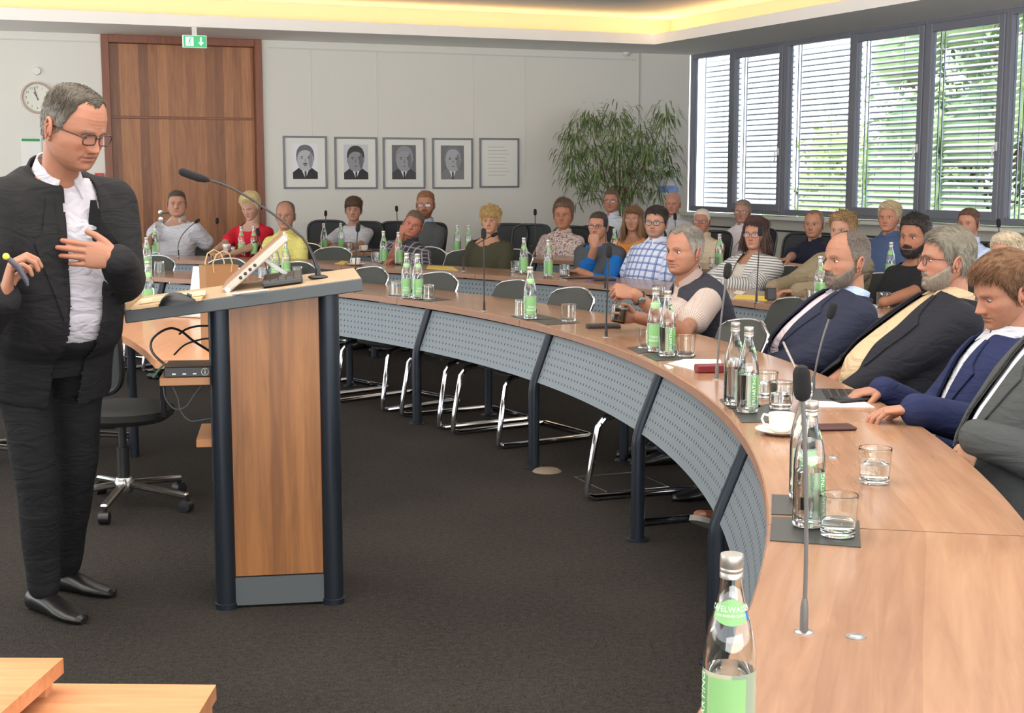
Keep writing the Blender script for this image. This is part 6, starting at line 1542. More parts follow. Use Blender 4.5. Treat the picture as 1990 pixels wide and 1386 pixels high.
for a in ((1628, 1040, 'tumbler with a little water on dark mat, nearest the camera', 0, True, SH), (1699, 938, 'half-full tumbler standing alone on the bare wood', 1, True, 0), (1332, 692, 'empty tumbler right of the bottle pair before the man in the vest', None, True, SH), (1255, 676, 'tumbler half hidden left of the bottle pair before the man in the vest', None, True, SH),
    (1488, 772, 'tumbler behind the one by the coffee cup', 1, True, 0), (1517, 794, 'half-full tumbler directly behind the coffee cup', 1, True, SH), (1105, 624, 'empty tumbler on dark mat right of the single bottle', None, True, SH), (1014, 614, 'upturned tumbler left of the single bottle', None, False, SH), (832, 581, 'upturned tumbler right of the bottle pair by the lectern', None, False, SH), (771, 573, 'upturned tumbler left of the bottle pair by the lectern', None, False, SH),
    (310, 530, 'upturned tumbler on the front row before the empty chair by the speaker', None, False, 0), (304, 604, 'upturned tumbler on the presenter desk', None, False, 0), (512, 541, 'upturned tumbler left of the bottles behind the monitor', None, False, 0), (578, 541, 'upturned tumbler right of the bottles behind the monitor', None, False, 0),
    (1002, 529, 'water glass left of the bottle before the chin-resting man', 0, True, 0), (1097, 537, 'half-full glass at the elbow of the chin-resting man', 1, True, 0), (729, 509, 'tumbler left of the bottles by the dark checked shirt', 0, True, 0), (806, 516, 'tumbler before the man in the dark checked shirt', None, True, 0), (451, 498, 'glass before the woman in red', 1, True, 0), (1576, 592, 'glass left of the bottle behind the bearded man', None, True, 0), (1280, 583, 'glass behind the raised arm of the man in the vest', None, True, 0), (1387, 522, 'small glass left of the bottle before the man in beige', 0, True, 0), (678, 489, 'glass before the young man in the white T-shirt', 0, True, 0), (1716, 598, 'glass beside the outstretched arm of the bearded man in black', None, True, 0)):
    tumbler(*a)
hg = PA['wrl'], PA['wrr']
pg = PA['wrr'] + Vector(PA['dirr']).normalized() * .085 + Vector((-.01, -.045, -.03))
t_ = tumbler(0, 0, 'tumbler of greenish drink held by the man in the dark vest', None, True, Y=5.0, z=0); t_.matrix_world = Matrix.Translation(pg) @ Matrix.Rotation(R(8), 4, 'Y')
mb = MB(); mb.lathe([(0, .0106), (.012, .0106), (.0346, .0136), (.0378, .07), (0, .07)], 32, cap=False); mb.build('drink', M('drink_green', (158, 184, 150), .25), t_)
# cups
porc = M('porcelain', (226, 218, 208), .22, coat=.4)
def cup(x, y, label, far=False):
    p = at(x, y, ZTAB); p.z = ZTAB + .0005
    t_ = thing('coffee_cup', label, 'cup', p, R(150), group='white cups with saucers')
    mb = MB(); mb.lathe([(0, .006), (.022, .006), (.024, .008), (.0345, .022), (.0385, .045), (.039, .062), (.0375, .0625), (.036, .045), (.031, .022), (.0, .013)], 32, cap=False); mb.build('cup_bowl', porc, t_)
    mb = MB(); mb.tube([(.037, 0, .052), (.056, 0, .054), (.062, 0, .040), (.054, 0, .024), (.034, 0, .02)], .004, 8); mb.build('cup_handle', porc, t_)
    mb = MB(); mb.lathe([(0, 0), (.04, 0), (.06, .006), (.078, .014), (.0785, .0155), (.06, .009), (.03, .0055), (0, .0055)], 36, cap=False); mb.build('saucer', porc, t_)
    return t_
cup(1518, 843, 'white coffee cup and saucer on the front row left of the phone'); cup(692, 516, 'white cup and saucer by the yellow paper on the middle row'); cup(708, 489, 'white cup before the young man in the white T-shirt'); cup(1500, 575, 'white cup before the tan jacket, partly hidden') if False else None
# spoon-less jars before the woman in red
p = at(441, 497, ZTAB); t_ = thing('preserving_jar', 'squat jar with a white lid before the man in the open white shirt', 'jar', p)
mb = MB(); mb.lathe([(0, 0), (.04, 0), (.043, .01), (.043, .07), (.036, .08)], 24); mb.build('jar_body', M('jar_tint', (220, 190, 186), .2), t_); mb = MB(); mb.lathe([(.042, .08), (.042, .11), (.03, .114), (0, .114)], 24); mb.build('lid', porc, t_)
# ================================================================== microphones on the tables
mic_g = M('microphone_grey', (104, 102, 100), .45, .2); mic_b = M('microphone_black', (30, 30, 32), .5)
def mic(bx, by, hx, hy, label, mid=None, big=False, mat_=None, tilt=0, sc=1.0):
    b_ = at(bx, by, ZTAB); m_ = mat_ or mic_b
    t_ = thing('table_microphone', label, 'microphone', b_, 0, 'gooseneck microphones along the tables')
    h = px(hx, hy, b_.y) - b_
    mpt = (px(mid[0], mid[1], b_.y) - b_) if mid else Vector((h.x * .35, 0, h.z * .55))
    P = []
    for k in range(17):
        u_ = k / 16; P.append((1 - u_) ** 2 * Vector((0, 0, .03)) + 2 * u_ * (1 - u_) * (mpt * 1.0 + Vector((mpt.x - h.x * .5, 0, mpt.z - h.z * .5)) * .6) + u_ * u_ * h)
    mb = MB(); mb.lathe([(.0, .0), (.0165, .0), (.0165, .002), (.011, .004), (.0, .004)], 20); mb.build('base_ring', steel, t_)
    mb = MB(); mb.tube([(0, 0, .002), (0, 0, .045), (0, 0, .06)], [.0075, .007, .0045], 12); mb.build('socket_sleeve', m_, t_)
    mb = MB(); mb.tube([Vector((0, 0, .05))] + P[1:], .0038 * sc, 8); mb.build('gooseneck', m_, t_)
    d = (P[-1] - P[-3]).normalized(); mb = MB(); L_ = .030 * sc
    mb.tube([h - d * .004, h, h + d * .008, h + d * .02, h + d * L_ * 1.5, h + d * L_ * 1.8, h + d * L_ * 1.9], [.005, .011 * sc, .0145 * sc, .0155 * sc, .0145 * sc, .010 * sc, .003], 14); mb.build('windscreen', foam, t_)
mic(1562, 1229, 1560, 775, 'grey microphone nearest the camera on the front row', mid=(1568, 1000), mat_=mic_g)
mic(1580, 762, 1612, 618, 'grey microphone before the bald bearded man', mat_=mic_g, sc=1.0)
mic(1393, 737, 1412, 540, 'dark microphone just right of the man in the dark vest', mat_=mic_g)
mic(1178, 655, 1183, 500, 'dark microphone before the empty chair left of the man in the vest')
mic(941, 604, 940, 463, 'black microphone before the woman in olive on the front row')
mic(690, 567, 695, 450, 'black microphone just right of the lectern top')
mic(347, 498, 379, 433, 'bent black microphone before the man in the open white shirt', mid=(349, 462))
mic(422, 497, 422, 435, 'straight black microphone between the man in white and the woman in red')
mic(633, 488, 633, 420, 'black microphone before the young man in the white T-shirt')
mic(522, 545, 503, 458, 'larger black microphone behind the tilted monitor', mid=(512, 500))
mic(901, 527, 955, 459, 'sharply bent microphone touching the woman in olive', mid=(905, 490))
mic(774, 489, 771, 411, 'black microphone beside the tilted-head man')
mic(1040, 501, 1040, 418, 'black microphone left of the man in the patterned shirt')
mic(1176, 562, 1177, 441, 'black microphone before the chin-resting man')
mic(1470, 588, 1477, 458, 'black microphone before the woman in the striped cardigan')
mic(1313, 512, 1312, 427, 'black microphone behind the man in the blue checked shirt')
mic(1942, 560, 1941, 441, 'black microphone under the sixth window')
mic(506, 487, 507, 407, 'small black microphone behind the woman in red')
for x, y, lb in ((1663, 1238, 'round cable outlet set in the tabletop by the near microphone'), (1618, 889, 'round cable outlet in the tabletop behind the near bottle')):
    p = at(x, y, ZTAB); mb = MB(); mb.lathe([(0, 0), (.0165, 0), (.0165, .0015), (.011, .0015), (.011, .003), (.0095, .0035), (0, .0035)], 24); tag(mb.build('cable_outlet', steel, mat=Matrix.Translation(p + Vector((0, 0, .0003)))), lb, 'outlet')
# ================================================================== flat things on the tables
mat_d = M('desk_mat', (58, 58, 56), .35)
def flat(name, pts, mat_, label, cat, z=ZTAB, th=.0025, group=None):
    P = [at(x, y, z) for x, y in pts]; c = sum(P, Vector()) / len(P); mb = MB(); mb.prism([(p.x - c.x, p.y - c.y) for p in P], 0, th)
    o = mb.build(name, mat_, mat=Matrix.Translation((c.x, c.y, z + .0003)), smooth=False); tag(o, label, cat, group); return o
GM = 'dark leatherette writing mats'
flat('writing_mat', ((1500, 963), (1585, 966), (1583, 1004), (1499, 1001)), mat_d, 'dark writing mat partly hidden behind the half-full bottle', 'mat', group=GM)
flat('writing_mat', ((1500, 1006), (1670, 1014), (1673, 1065), (1496, 1052)), mat_d, 'dark writing mat under the nearest tumbler', 'mat', group=GM)
flat('writing_mat', ((1398, 777), (1470, 768), (1478, 793), (1416, 795)), mat_d, 'dark writing mat under the left bottle by the coffee cup', 'mat', group=GM)
flat('writing_mat', ((1423, 797), (1495, 786), (1535, 800), (1520, 821), (1441, 822)), mat_d, 'dark writing mat under the right bottle by the coffee cup', 'mat', group=GM)
flat('writing_mat', ((1217, 677), (1280, 668), (1308, 680), (1242, 688)), mat_d, 'dark writing mat under the left bottle before the man in the vest', 'mat', group=GM)
flat('writing_mat', ((1250, 690), (1310, 682), (1352, 692), (1340, 699), (1275, 702)), mat_d, 'dark writing mat under the empty tumbler before the man in the vest', 'mat', group=GM)
flat('writing_mat', ((992, 615), (1040, 610), (1084, 620), (1022, 623)), mat_d, 'dark writing mat under the single bottle', 'mat', group=GM)
flat('writing_mat', ((1034, 624), (1084, 621), (1126, 628), (1062, 632)), mat_d, 'dark writing mat under the empty tumbler right of the single bottle', 'mat', group=GM)
flat('writing_mat', ((755, 574), (800, 571), (838, 575), (800, 579)), mat_d, 'dark writing mat under the left bottle by the lectern', 'mat', group=GM)
flat('writing_mat', ((795, 581), (826, 576), (876, 583), (828, 587)), mat_d, 'dark writing mat under the right bottle by the lectern', 'mat', group=GM)
paper = M('paper_white', (226, 220, 212), .7); yel = M('paper_yellow', (228, 196, 84), .7)
flat('paper_sheet', ((1298, 707), (1330, 699), (1400, 700), (1405, 714), (1352, 721)), paper, 'loose sheet left of the red case before the man in the vest', 'paper')
flat('paper_sheet', ((1575, 767), (1650, 765), (1700, 793), (1592, 792)), paper, 'white sheet under the phone beside the tablet', 'paper')
flat('paper_sheet', ((1290, 470 + 240), (1300, 712), (1310, 716), (1300, 718)), paper, 'scrap of paper at the edge of the sheet by the red case', 'paper')
flat('paper_sheet', ((650, 513), (665, 507), (678, 509), (668, 514)), yel, 'yellow paper by the cup on the middle row', 'paper')
flat('paper_sheet', ((828, 522), (832, 517), (880, 519), (890, 526)), yel, 'yellow paper before the man in the dark checked shirt', 'paper')
flat('paper_sheet', ((1425, 580), (1432, 573), (1500, 577), (1490, 585)), yel, 'yellow sheet before the woman in the striped cardigan', 'paper')
flat('paper_sheet', ((1425, 570), (1432, 565), (1450, 568), (1442, 573)), paper, 'white booklet before the woman in the striped cardigan', 'paper')
flat('paper_sheet', ((860, 495), (866, 490), (880, 492), (876, 496)), paper, 'white paper before the red-bearded man', 'paper')
red = M('leather_red', (110, 30, 34), .4); ph = M('phone_black', (24, 24, 28), .2)
def slab(name, x, y, rz, d, mat_, label, cat, z=ZTAB, kids=None):
    p = at(x, y, z); t_ = thing(name, label, cat, p, R(rz)); mb = MB(); mb.box((0, 0, d[2] / 2 + .0004), d, bev=min(.004, d[2] * .4)); mb.build('body', mat_, t_)
    if kids: mb = MB(); mb.box((0, 0, d[2] + .0008), (d[0] - .012, d[1] - .012, .0008)); mb.build(*kids, t_, smooth=False)
    return t_
slab('phone', 1657, 779, 20, (.14, .07, .012), ph, 'black smartphone on the white sheet', 'phone', z=ZTAB + .003, kids=('screen', M('phone_glass', (60, 66, 72), .08)))
slab('phone', 1612, 834, 5, (.15, .075, .011), M('case_darkred', (64, 24, 26), .4), 'dark red cased phone behind the near bottle', 'phone')
slab('spectacle_case', 1388, 723, 10, (.15, .06, .03), red, 'red leather case by the microphone right of the man in the vest', 'case')
slab('wallet', 1172, 637, 5, (.17, .08, .018), M('leather_black', (30, 26, 28), .4), 'black folder under the forearm of the man in the vest', 'folder')
slab('notebook', 1125, 541, 15, (.22, .12, .006), M('leather_black', 0), 'thin dark notebook before the chin-resting man', 'notebook')
slab('notebook', 1175, 545, 5, (.16, .10, .012), M('leather_black', 0), 'thick dark notebook right of the thin one', 'notebook')
slab('phone', 725, 488, 0, (.16, .08, .02), M('leather_black', 0), 'dark case by the cup before the young man', 'case')
slab('intercom', 1497, 583, 10, (.06, .05, .075), blk, 'small black device before the woman in the striped cardigan', 'device')
# tablet with keyboard
p = at(1620, 770, ZTAB); tb = thing('tablet_computer', 'tablet with keyboard cover before the man in the navy suit', 'tablet', (p.x, p.y, ZTAB + .001), R(82))
mb = MB(); mb.box((0, 0, .003), (.26, .19, .006), bev=.002); mb.build('keyboard_cover', M('cover_grey', (62, 62, 64), .6), tb)
mb = MB(); mb.box((0, 0, .095), (.26, .008, .19), bev=.003); mb.build('screen_slab', M('tablet_edge', (190, 180, 172), .3, .5), tb, mat=Matrix.Translation((0, .09, .004)) @ Matrix.Rotation(R(-26), 4, 'X'))
for k in range(4):
    mb = MB()
    for j in range(10): mb.box((-.105 + .0233 * j, -.06 + .028 * k, .0072), (.018, .02, .0022))
    mb.build('key_row', blk, tb)['kind'] = 'stuff'
# ================================================================== things on the far wall
fr_g = M('picture_frame_grey', (112, 114, 120), .4, .3); matb = M('passepartout', (232, 232, 226), .7)
def greys(v): return M('print_%d' % v, (v, v, int(v * 1.03) if v < 240 else v), .6)
def portrait(pts, label, tone, face_):
    s0, z1 = on(FWI, pts[0][0], pts[0][1]); s1, z1b = on(FWI, pts[1][0], pts[1][1]); _, z0 = on(FWI, pts[0][0], pts[2]); z1 = (z1 + z1b) / 2
    w_, h_ = s1 - s0, z1 - z0
    t_ = thing('framed_portrait', label, 'picture', mat=FW @ Matrix.Translation((s0 + w_ / 2, -.001, (z0 + z1) / 2)), group='framed pictures on the wall')
    e = .022
    for c_, d_ in (((0, -.012, h_ / 2 - e / 2), (w_, .024, e)), ((0, -.012, -h_ / 2 + e / 2), (w_, .024, e)), ((-w_ / 2 + e / 2, -.012, 0), (e, .024, h_ - 2 * e)), ((w_ / 2 - e / 2, -.012, 0), (e, .024, h_ - 2 * e))):
        mb = MB(); mb.box(c_, d_, bev=.003); mb.build('frame_bar', fr_g, t_)
    mb = MB(); mb.box((0, -.004, 0), (w_ - 2 * e, .006, h_ - 2 * e)); mb.build('mount', matb, t_, smooth=False)
    def fl(name, pts_, y, m_):
        mb = MB(); mb.loft([[Vector((a, y, b)) for a, b in pts_], [Vector((a, y - .0006, b)) for a, b in pts_]]); mb.build(name, m_, t_, smooth=False)
    def ell(cx, cz, rx, rz, n=28, sq=2.0): return [(cx + rx * math.copysign(abs(math.cos(a)) ** (2 / sq), math.cos(a)), cz + rz * math.copysign(abs(math.sin(a)) ** (2 / sq), math.sin(a))) for a in [2 * math.pi * k / n for k in range(n)]]
    pw, ph_ = w_ * .285, h_ * .335; cz = .02 * h_
    if face_ is None:
        for k in range(9): 
            x = .03 * ((k * 37) % 3 - 1); fl('text_line', [(-pw + x * 0, .2 - .045 * k), (pw * (.5 + .5 * ((k * 7) % 5) / 5), .2 - .045 * k), (pw * (.5 + .5 * ((k * 7) % 5) / 5), .2 - .045 * k + .008), (-pw, .2 - .045 * k + .008)], -.0075, M('print_faint', (196, 194, 186), .7))
    else:
        fl('photo_ground', [(-pw, cz - ph_), (pw, cz - ph_), (pw, cz + ph_), (-pw, cz + ph_)], -.0072, greys(tone[0]))
        fl('suit', [(-pw, cz - ph_), (pw, cz - ph_), (pw, cz - ph_ * .62), (pw * .5, cz - ph_ * .36), (-pw * .5, cz - ph_ * .36), (-pw, cz - ph_ * .62)], -.008, greys(tone[1]))
        fl('shirt_front', [(-.0, cz - ph_ * .98), (pw * .36, cz - ph_ * .36), (-pw * .36, cz - ph_ * .36)], -.0088, greys(226))
        fl('necktie', [(-.006, cz - ph_), (.012, cz - ph_), (.014, cz - ph_ * .6), (.0, cz - ph_ * .5), (-.010, cz - ph_ * .6)], -.0096, greys(50))
        hx_ = face_.get('x', 0); fz = cz + ph_ * .16
        fl('hair_print', ell(hx_, fz + ph_ * .12, pw * .72, ph_ * .66, sq=2.3), -.0098, greys(tone[2]))
        fl('ear_print', ell(hx_ - pw * .68, fz, .009, .02), -.0100, greys(150)); fl('ear_print', ell(hx_ + pw * .68, fz, .009, .02), -.0100, greys(150))
        fl('face_print', ell(hx_, fz - ph_ * .06 - face_.get('low', 0), pw * .64, ph_ * .64 - face_.get('low', 0), sq=2.4), -.0106, greys(tone[3]))
        fl('face_shade', ell(hx_ + pw * .44, fz - ph_ * .1, pw * .16, ph_ * .44), -.0110, greys(max(tone[3] - 40, 60)))
        for sx in (-1, 1):
            fl('eye_print', ell(hx_ + sx * pw * .27, fz + ph_ * .02, .012, .005), -.0116, greys(50)); fl('brow_print', ell(hx_ + sx * pw * .27, fz + ph_ * .10, .018, .0045), -.0116, greys(60))
        fl('nose_print', [(hx_ - .003, fz + .0), (hx_ + .003, fz + .0), (hx_ + .009, fz - ph_ * .2), (hx_ - .006, fz - ph_ * .2)], -.0116, greys(max(tone[3] - 45, 60)))
        fl('mouth_print', ell(hx_, fz - ph_ * .40, .022, .0045), -.0116, greys(70))
        if face_.get('mous'): fl('moustache_print', ell(hx_, fz - ph_ * .30, .030, .009), -.0118, greys(70))
        me = text_mesh(face_['cap'], .013, .0002); me.materials.clear(); me.materials.append(greys(150)); o = link('caption', me, t_, Matrix.Translation((0, -.0078, -h_ / 2 + .05)) @ Matrix.Rotation(R(90), 4, 'X'))
    return t_
portrait(((549, 263.5), (634, 265), 367), 'framed portrait of a smiling man with a moustache, leftmost of the row', (236, 40, 110, 190), dict(mous=1, cap='- - - - - - - -', low=.012))
portrait(((649, 266), (732, 267), 367.5), 'framed portrait of a man with dark parted hair, second from the left', (206, 44, 60, 150), dict(cap='- - - - - - -', low=.016, x=-.004))
portrait(((743, 267), (825, 268), 367), 'framed portrait of a man with short light hair, middle of the row', (110, 70, 150, 160), dict(cap='- - - - - - -', low=.01, x=.004))
portrait(((839, 268), (918, 269), 367), 'framed portrait of a balding man in a light suit, fourth in the row', (120, 130, 130, 176), dict(cap='- - - - - - -', low=-.004, x=.006))
portrait(((931, 269), (1008, 268), 365), 'framed sheet of faint text, rightmost of the row', None, None)
# clock
s_, z_ = on(FWI, 72, 190); cr_ = .168
ck = thing('wall_clock', 'round wall clock showing just before noon, behind the speaker\'s head', 'clock', mat=FW @ Matrix.Translation((s_, -.001, z_)) @ Matrix.Rotation(R(90), 4, 'X'))
mb = MB(); mb.lathe([(cr_ + .0, 0), (cr_ + .012, .01), (cr_ + .010, .035), (cr_ - .004, .040), (cr_ - .014, .030), (cr_ - .014, .0)], 48, cap=False); mb.build('rim', M('clock_rim', (196, 176, 164), .35), ck)
mb = MB(); mb.lathe([(cr_ - .010, 0), (cr_ - .010, .012), (0, .012)], 48); mb.build('dial', M('clock_dial', (228, 228, 216), .6), ck)
for k in range(1, 13):
    a = R(90 - 30 * k); me = text_mesh(str(k), .036, .0004); me.materials.clear(); me.materials.append(M('clock_ink', (60, 60, 60), .6)); link('numeral', me, ck, Matrix.Translation((.118 * math.cos(a), .118 * math.sin(a), .0128)))
for nm_, ang, L_, w_ in (('minute_hand', 104, .12, .007), ('hour_hand', 118, .07, .009)):
    mb = MB(); mb.box((L_ / 2 - .015, 0, 0), (L_ + .03, w_, .002)); mb.build(nm_, blk, ck, mat=Matrix.Translation((0, 0, .016 + (.003 if L_ > .1 else 0))) @ Matrix.Rotation(R(ang), 4, 'Z'))
def disc(x, y, r_, label, cat, name, col=(226, 226, 220), h=.03):
    s_, z_ = on(FWI, x, y); mb = MB(); mb.lathe([(r_, 0), (r_, h * .6), (r_ * .85, h), (0, h)], 28); o = mb.build(name, M('disc_%d' % col[0], col, .5), mat=FW @ Matrix.Translation((s_, -.001, z_)) @ Matrix.Rotation(R(90), 4, 'X')); tag(o, label, cat)
disc(71, 138, .048, 'small white round sensor above the clock', 'sensor', 'wall_sensor')
# escape plan and fire button, half hidden by the speaker
s_, z_ = on(FWI, 60, 285); t_ = thing('escape_plan', 'framed escape plan with a green header, behind the speaker\'s shoulder', 'sign', mat=FW @ Matrix.Translation((s_, -.001, z_ - .06)))
mb = MB(); mb.box((0, -.006, 0), (.24, .012, .34), bev=.003); mb.build('frame', slv, t_); mb = MB(); mb.box((0, -.013, 0), (.21, .002, .31)); mb.build('sheet', whp, t_, smooth=False); mb = MB(); mb.box((0, -.015, .135), (.20, .002, .03)); mb.build('header', M('sign_green', (40, 150, 80), .5), t_, smooth=False)
s_, z_ = on(FWI, 193, 345); t_ = thing('fire_alarm_button', 'red fire alarm box beside the door frame', 'alarm', mat=FW @ Matrix.Translation((s_, -.001, z_))); mb = MB(); mb.box((0, -.02, 0), (.10, .04, .10), bev=.004); mb.build('box', M('alarm_red', (196, 30, 30), .4), t_); mb = MB(); mb.lathe([(.022, 0), (.022, .004), (0, .006)], 16, (0, -.04, 0), (0, -1, 0)); mb.build('button', whp, t_)
# exit sign hanging from the low ceiling in front of the door
ex = px(378, 81, 15.55); exM = Matrix((ux, uy, Vector((0, 0, 1)))).transposed().to_4x4(); exM.translation = ex
t_ = thing('exit_sign', 'green emergency exit sign with running figure and down arrow', 'sign', mat=exM)
mb = MB(); mb.box((0, 0, (3.11 - ex.z + .06) / 2), (.05, .03, 3.11 - ex.z - .06)); mb.build('bracket', whp, t_)
mb = MB(); mb.box((0, 0, 0), (.26, .05, .135), bev=.004); mb.build('housing', M('sign_white_lit', (226, 236, 232), .4, emit=.25), t_)
mb = MB(); mb.box((0, -.0265, 0), (.245, .003, .12)); mb.build('green_face', M('sign_green_lit', (60, 184, 116), .4, emit=.5), t_, smooth=False)
wl = M('pictogram_white', (232, 255, 248), .4, emit=.9)
mb = MB(); mb.box((.065, -.029, .018), (.016, .002, .055)); mb.loft([[Vector((.035, -.030, -.008)), Vector((.095, -.030, -.008)), Vector((.065, -.030, -.044))], [Vector((.035, -.028, -.008)), Vector((.095, -.028, -.008)), Vector((.065, -.028, -.044))]]); mb.build('arrow', wl, t_, smooth=False)
mb = MB(); mb.box((-.058, -.0285, 0), (.085, .001, .095)); mb.build('doorway_field', wl, t_, smooth=False)
gm = M('sign_green_lit', 0); mb = MB(); mb.lathe([(.009, 0), (.009, .002)], 14, (-.045, -.0295, .033), (0, -1, 0)); mb.beam((-.052, -.030, .022), (-.062, -.030, -.006), .002, .014); mb.beam((-.05, -.030, .018), (-.03, -.030, .006), .002, .006); mb.beam((-.054, -.030, .02), (-.08, -.030, .016), .002, .006); mb.beam((-.06, -.030, -.004), (-.045, -.030, -.022), .002, .008); mb.beam((-.045, -.030, -.022), (-.052, -.030, -.042), .002, .007); mb.beam((-.062, -.030, -.006), (-.072, -.030, -.026), .002, .008); mb.beam((-.072, -.030, -.026), (-.092, -.030, -.03), .002, .007); mb.build('running_figure', gm, t_, smooth=False)
for x, y, z, Y, lb in ((415, 5, 3.47, None, 'round smoke detector on the raised ceiling'), (1217, 102, 3.11, None, 'smoke detector on the low ceiling at the room corner'), (1609, 70, 3.11, None, 'sprinkler head above the third window')):
    p = at(x, y, z) ; mb = MB(); mb.lathe([(.05, 0), (.05, -.02), (.035, -.04), (.02, -.045), (.012, -.06), (0, -.06)], 20); o = mb.build('ceiling_detector', whp, mat=Matrix.Translation((p.x, p.y, z))); tag(o, lb, 'detector')
# ================================================================== the tall plant in the corner
pb = px(1205, 336, 17.2); pb.z = 0
pl = thing('potted_plant', 'tall leafy indoor plant with drooping narrow leaves in the room corner', 'plant', pb)
mb = MB(); mb.lathe([(0, 0), (.22, 0), (.26, .45), (.28, .5), (.26, .5), (.24, .44), (0, .43)], 28, cap=False); mb.build('pot', M('pot_grey', (120, 118, 112), .6), pl)
g = np.random.default_rng(5); k_ = 17.2 / F
def pp(x, y, dy=0): return Vector(((x - 1205) * k_, dy, HC + (336 - y) * k_ * 1.0))
CL = [(1120, 262, 30), (1150, 235, 36), (1200, 232, 38), (1240, 262, 34), (1285, 230, 32), (1110, 300, 36), (1150, 290, 40), (1200, 285, 42), (1250, 300, 42), (1298, 290, 34), (1120, 340, 32), (1165, 340, 40), (1215, 330, 40), (1262, 335, 36), (1305, 335, 22), (1150, 372, 24), (1230, 370, 30), (1280, 370, 20), (1122, 395, 12), (1196, 385, 20)]
stem_m = M('plant_stem', (118, 92, 62), .8, bump=.3, bscale=60)
cl3 = [(pp(x, y, g.uniform(-.42, .42)), r_ * k_) for x, y, r_ in CL]
for k, (sx, tx, ty) in enumerate(((1188, 1150, 260), (1198, 1190, 250), (1205, 1205, 300), (1212, 1240, 270), (1220, 1285, 250))):
    top = pp(tx, ty, g.uniform(-.2, .2)); b0 = Vector(((sx - 1205) * k_, g.uniform(-.08, .08), .44)); m1 = pp(sx + 1, 400); m1.y = b0.y
    mb = MB(); mb.tube([b0, b0.lerp(m1, .5), m1, m1.lerp(top, .5) + Vector((0, 0, .06)), top], [.018, .016, .014, .010, .004], 8); mb.build('stem', stem_m, pl)
mb = MB()
for c_, r_ in cl3:
    root = pp(1205 + g.uniform(-14, 14), min(400, 336 + 40 + g.uniform(0, 30))); root.y = g.uniform(-.06, .06)
    mb.tube([root, root.lerp(c_, .5) + Vector((0, 0, .08)), c_], [.007, .005, .002], 5)
mb.build('branches', stem_m, pl)['kind'] = 'stuff'
V = []; N_l = 2500
for i in range(N_l):
    c_, r_ = cl3[g.choice(len(cl3), p=np.array([r2 ** 2 for _, r2 in cl3]) / sum(r2 ** 2 for _, r2 in cl3))]
    d = g.normal(size=3); d /= np.linalg.norm(d); p0 = np.array(c_) + d * r_ * g.uniform(.1, 1.0) * 1.05
    out = np.array([d[0], d[1] * .8, 0]); out /= np.linalg.norm(out) + 1e-6
    L_ = g.uniform(.10, .19); a_ = g.uniform(.1, .9); d1 = out * a_ + np.array([0, 0, .15 - .5 * (1 - a_)]); d1 /= np.linalg.norm(d1); d2 = out * .35 + np.array([0, 0, -1.0]); d2 /= np.linalg.norm(d2)
    p1 = p0 + d1 * L_ * .4; p2 = p1 + (d1 * .3 + d2) * L_ * .33; p3 = p2 + d2 * L_ * .33
    sd = np.cross(d1, [0, 0, 1]); sd = sd / (np.linalg.norm(sd) + 1e-6) + g.normal(size=3) * .35; sd /= np.linalg.norm(sd); w_ = g.uniform(.006, .010)
    V += [p0, p1 + sd * w_, p1 - sd * w_, p2 + sd * w_ * .85, p2 - sd * w_ * .85, p3]
Fq = []
for i in range(N_l):
    o_ = i * 6; Fq += [(o_, o_ + 1, o_ + 2), (o_ + 1, o_ + 3, o_ + 4, o_ + 2), (o_ + 3, o_ + 5, o_ + 4)]
me = bpy.data.meshes.new('leaves'); me.from_pydata([tuple(v) for v in V], [], Fq); me.materials.append(M('plant_leaf', (100, 120, 72), .5, var=.5, vscale=9))
link('leaves', me, pl)['kind'] = 'stuff'
# large vase on the window ledge corner
vp = px(1298, 372, 17.6); t_ = thing('ceramic_vase', 'tall pale vase with blue and white collar beside the plant', 'vase', (vp.x, vp.y, 0))
mb = MB(); mb.lathe([(0, 0), (.09, 0), (.10, .3), (.08, .6), (.09, .9), (.12, 1.15), (.13, 1.3), (.10, 1.42), (.07, 1.47), (.07, 1.46), (0, 1.42)], 32, cap=False); mb.build('vase_body', M('vase_pale', (204, 206, 206), .25), t_)
mb = MB(); mb.lathe([(.122, 1.27), (.134, 1.28), (.134, 1.33), (.118, 1.36)], 32, cap=False); mb.xf(Matrix.Translation((.0, 0, 0))); mb.build('blue_band', M('vase_blue', (120, 146, 206), .3), t_)
# ================================================================== empty chairs
def place(x, y, r_, kind, label, group, turn=0, dr_=0):
    p = ring_at(x, y, r_); p = ring(r_ + dr_, theta(p)); chair(kind, p, facing_in(p) + turn, label, group)
G1 = 'empty grey-backed chairs of the front row'
for x, y, lb, tn in ((600, 507, 'empty chair in front of the man in the yellow polo', 3), (740, 516, 'empty chair between the lectern and the tilted-head man', -4), (880, 528, 'empty chair between the dark checked shirt and the woman in olive', 3), (1026, 546, 'empty chair behind the single bottle', -3), (1150, 560, 'empty chair just left of the man in the dark vest', 4), (1500, 592, 'empty chair between the man in the vest and the bald bearded man', 6), (318, 492, 'empty chair left of the bent microphone, by the speaker', 0), (462, 497, 'empty chair before the woman in the red top', 0)):
    place(x, y, 7.90, VC, lb, G1, tn, -.46)
place(655, 477, 9.62, VC, 'empty chair before the young man in the white T-shirt', 'empty chairs of the middle row', -2, -.42)
place(905, 486, 9.85, VC, 'empty chair between the dark checked shirt and the curly-haired woman', 'empty chairs of the middle row', 4, -.3)
for x, lb in ((622, 'empty mesh chair left of the young man in white'), (758, 'empty mesh chair right of the young man in white'), (965, 'empty mesh chair behind the woman in olive'), (1010, 'empty mesh chair between olive woman and patterned shirt'), (1137, 'empty mesh chair right of the man in the patterned shirt'), (1515, 'empty mesh chair behind the woman in the striped cardigan')):
    place(x, 450, 11.75, MC, lb, 'empty mesh-backed chairs of the back row', random.uniform(-14, 14))
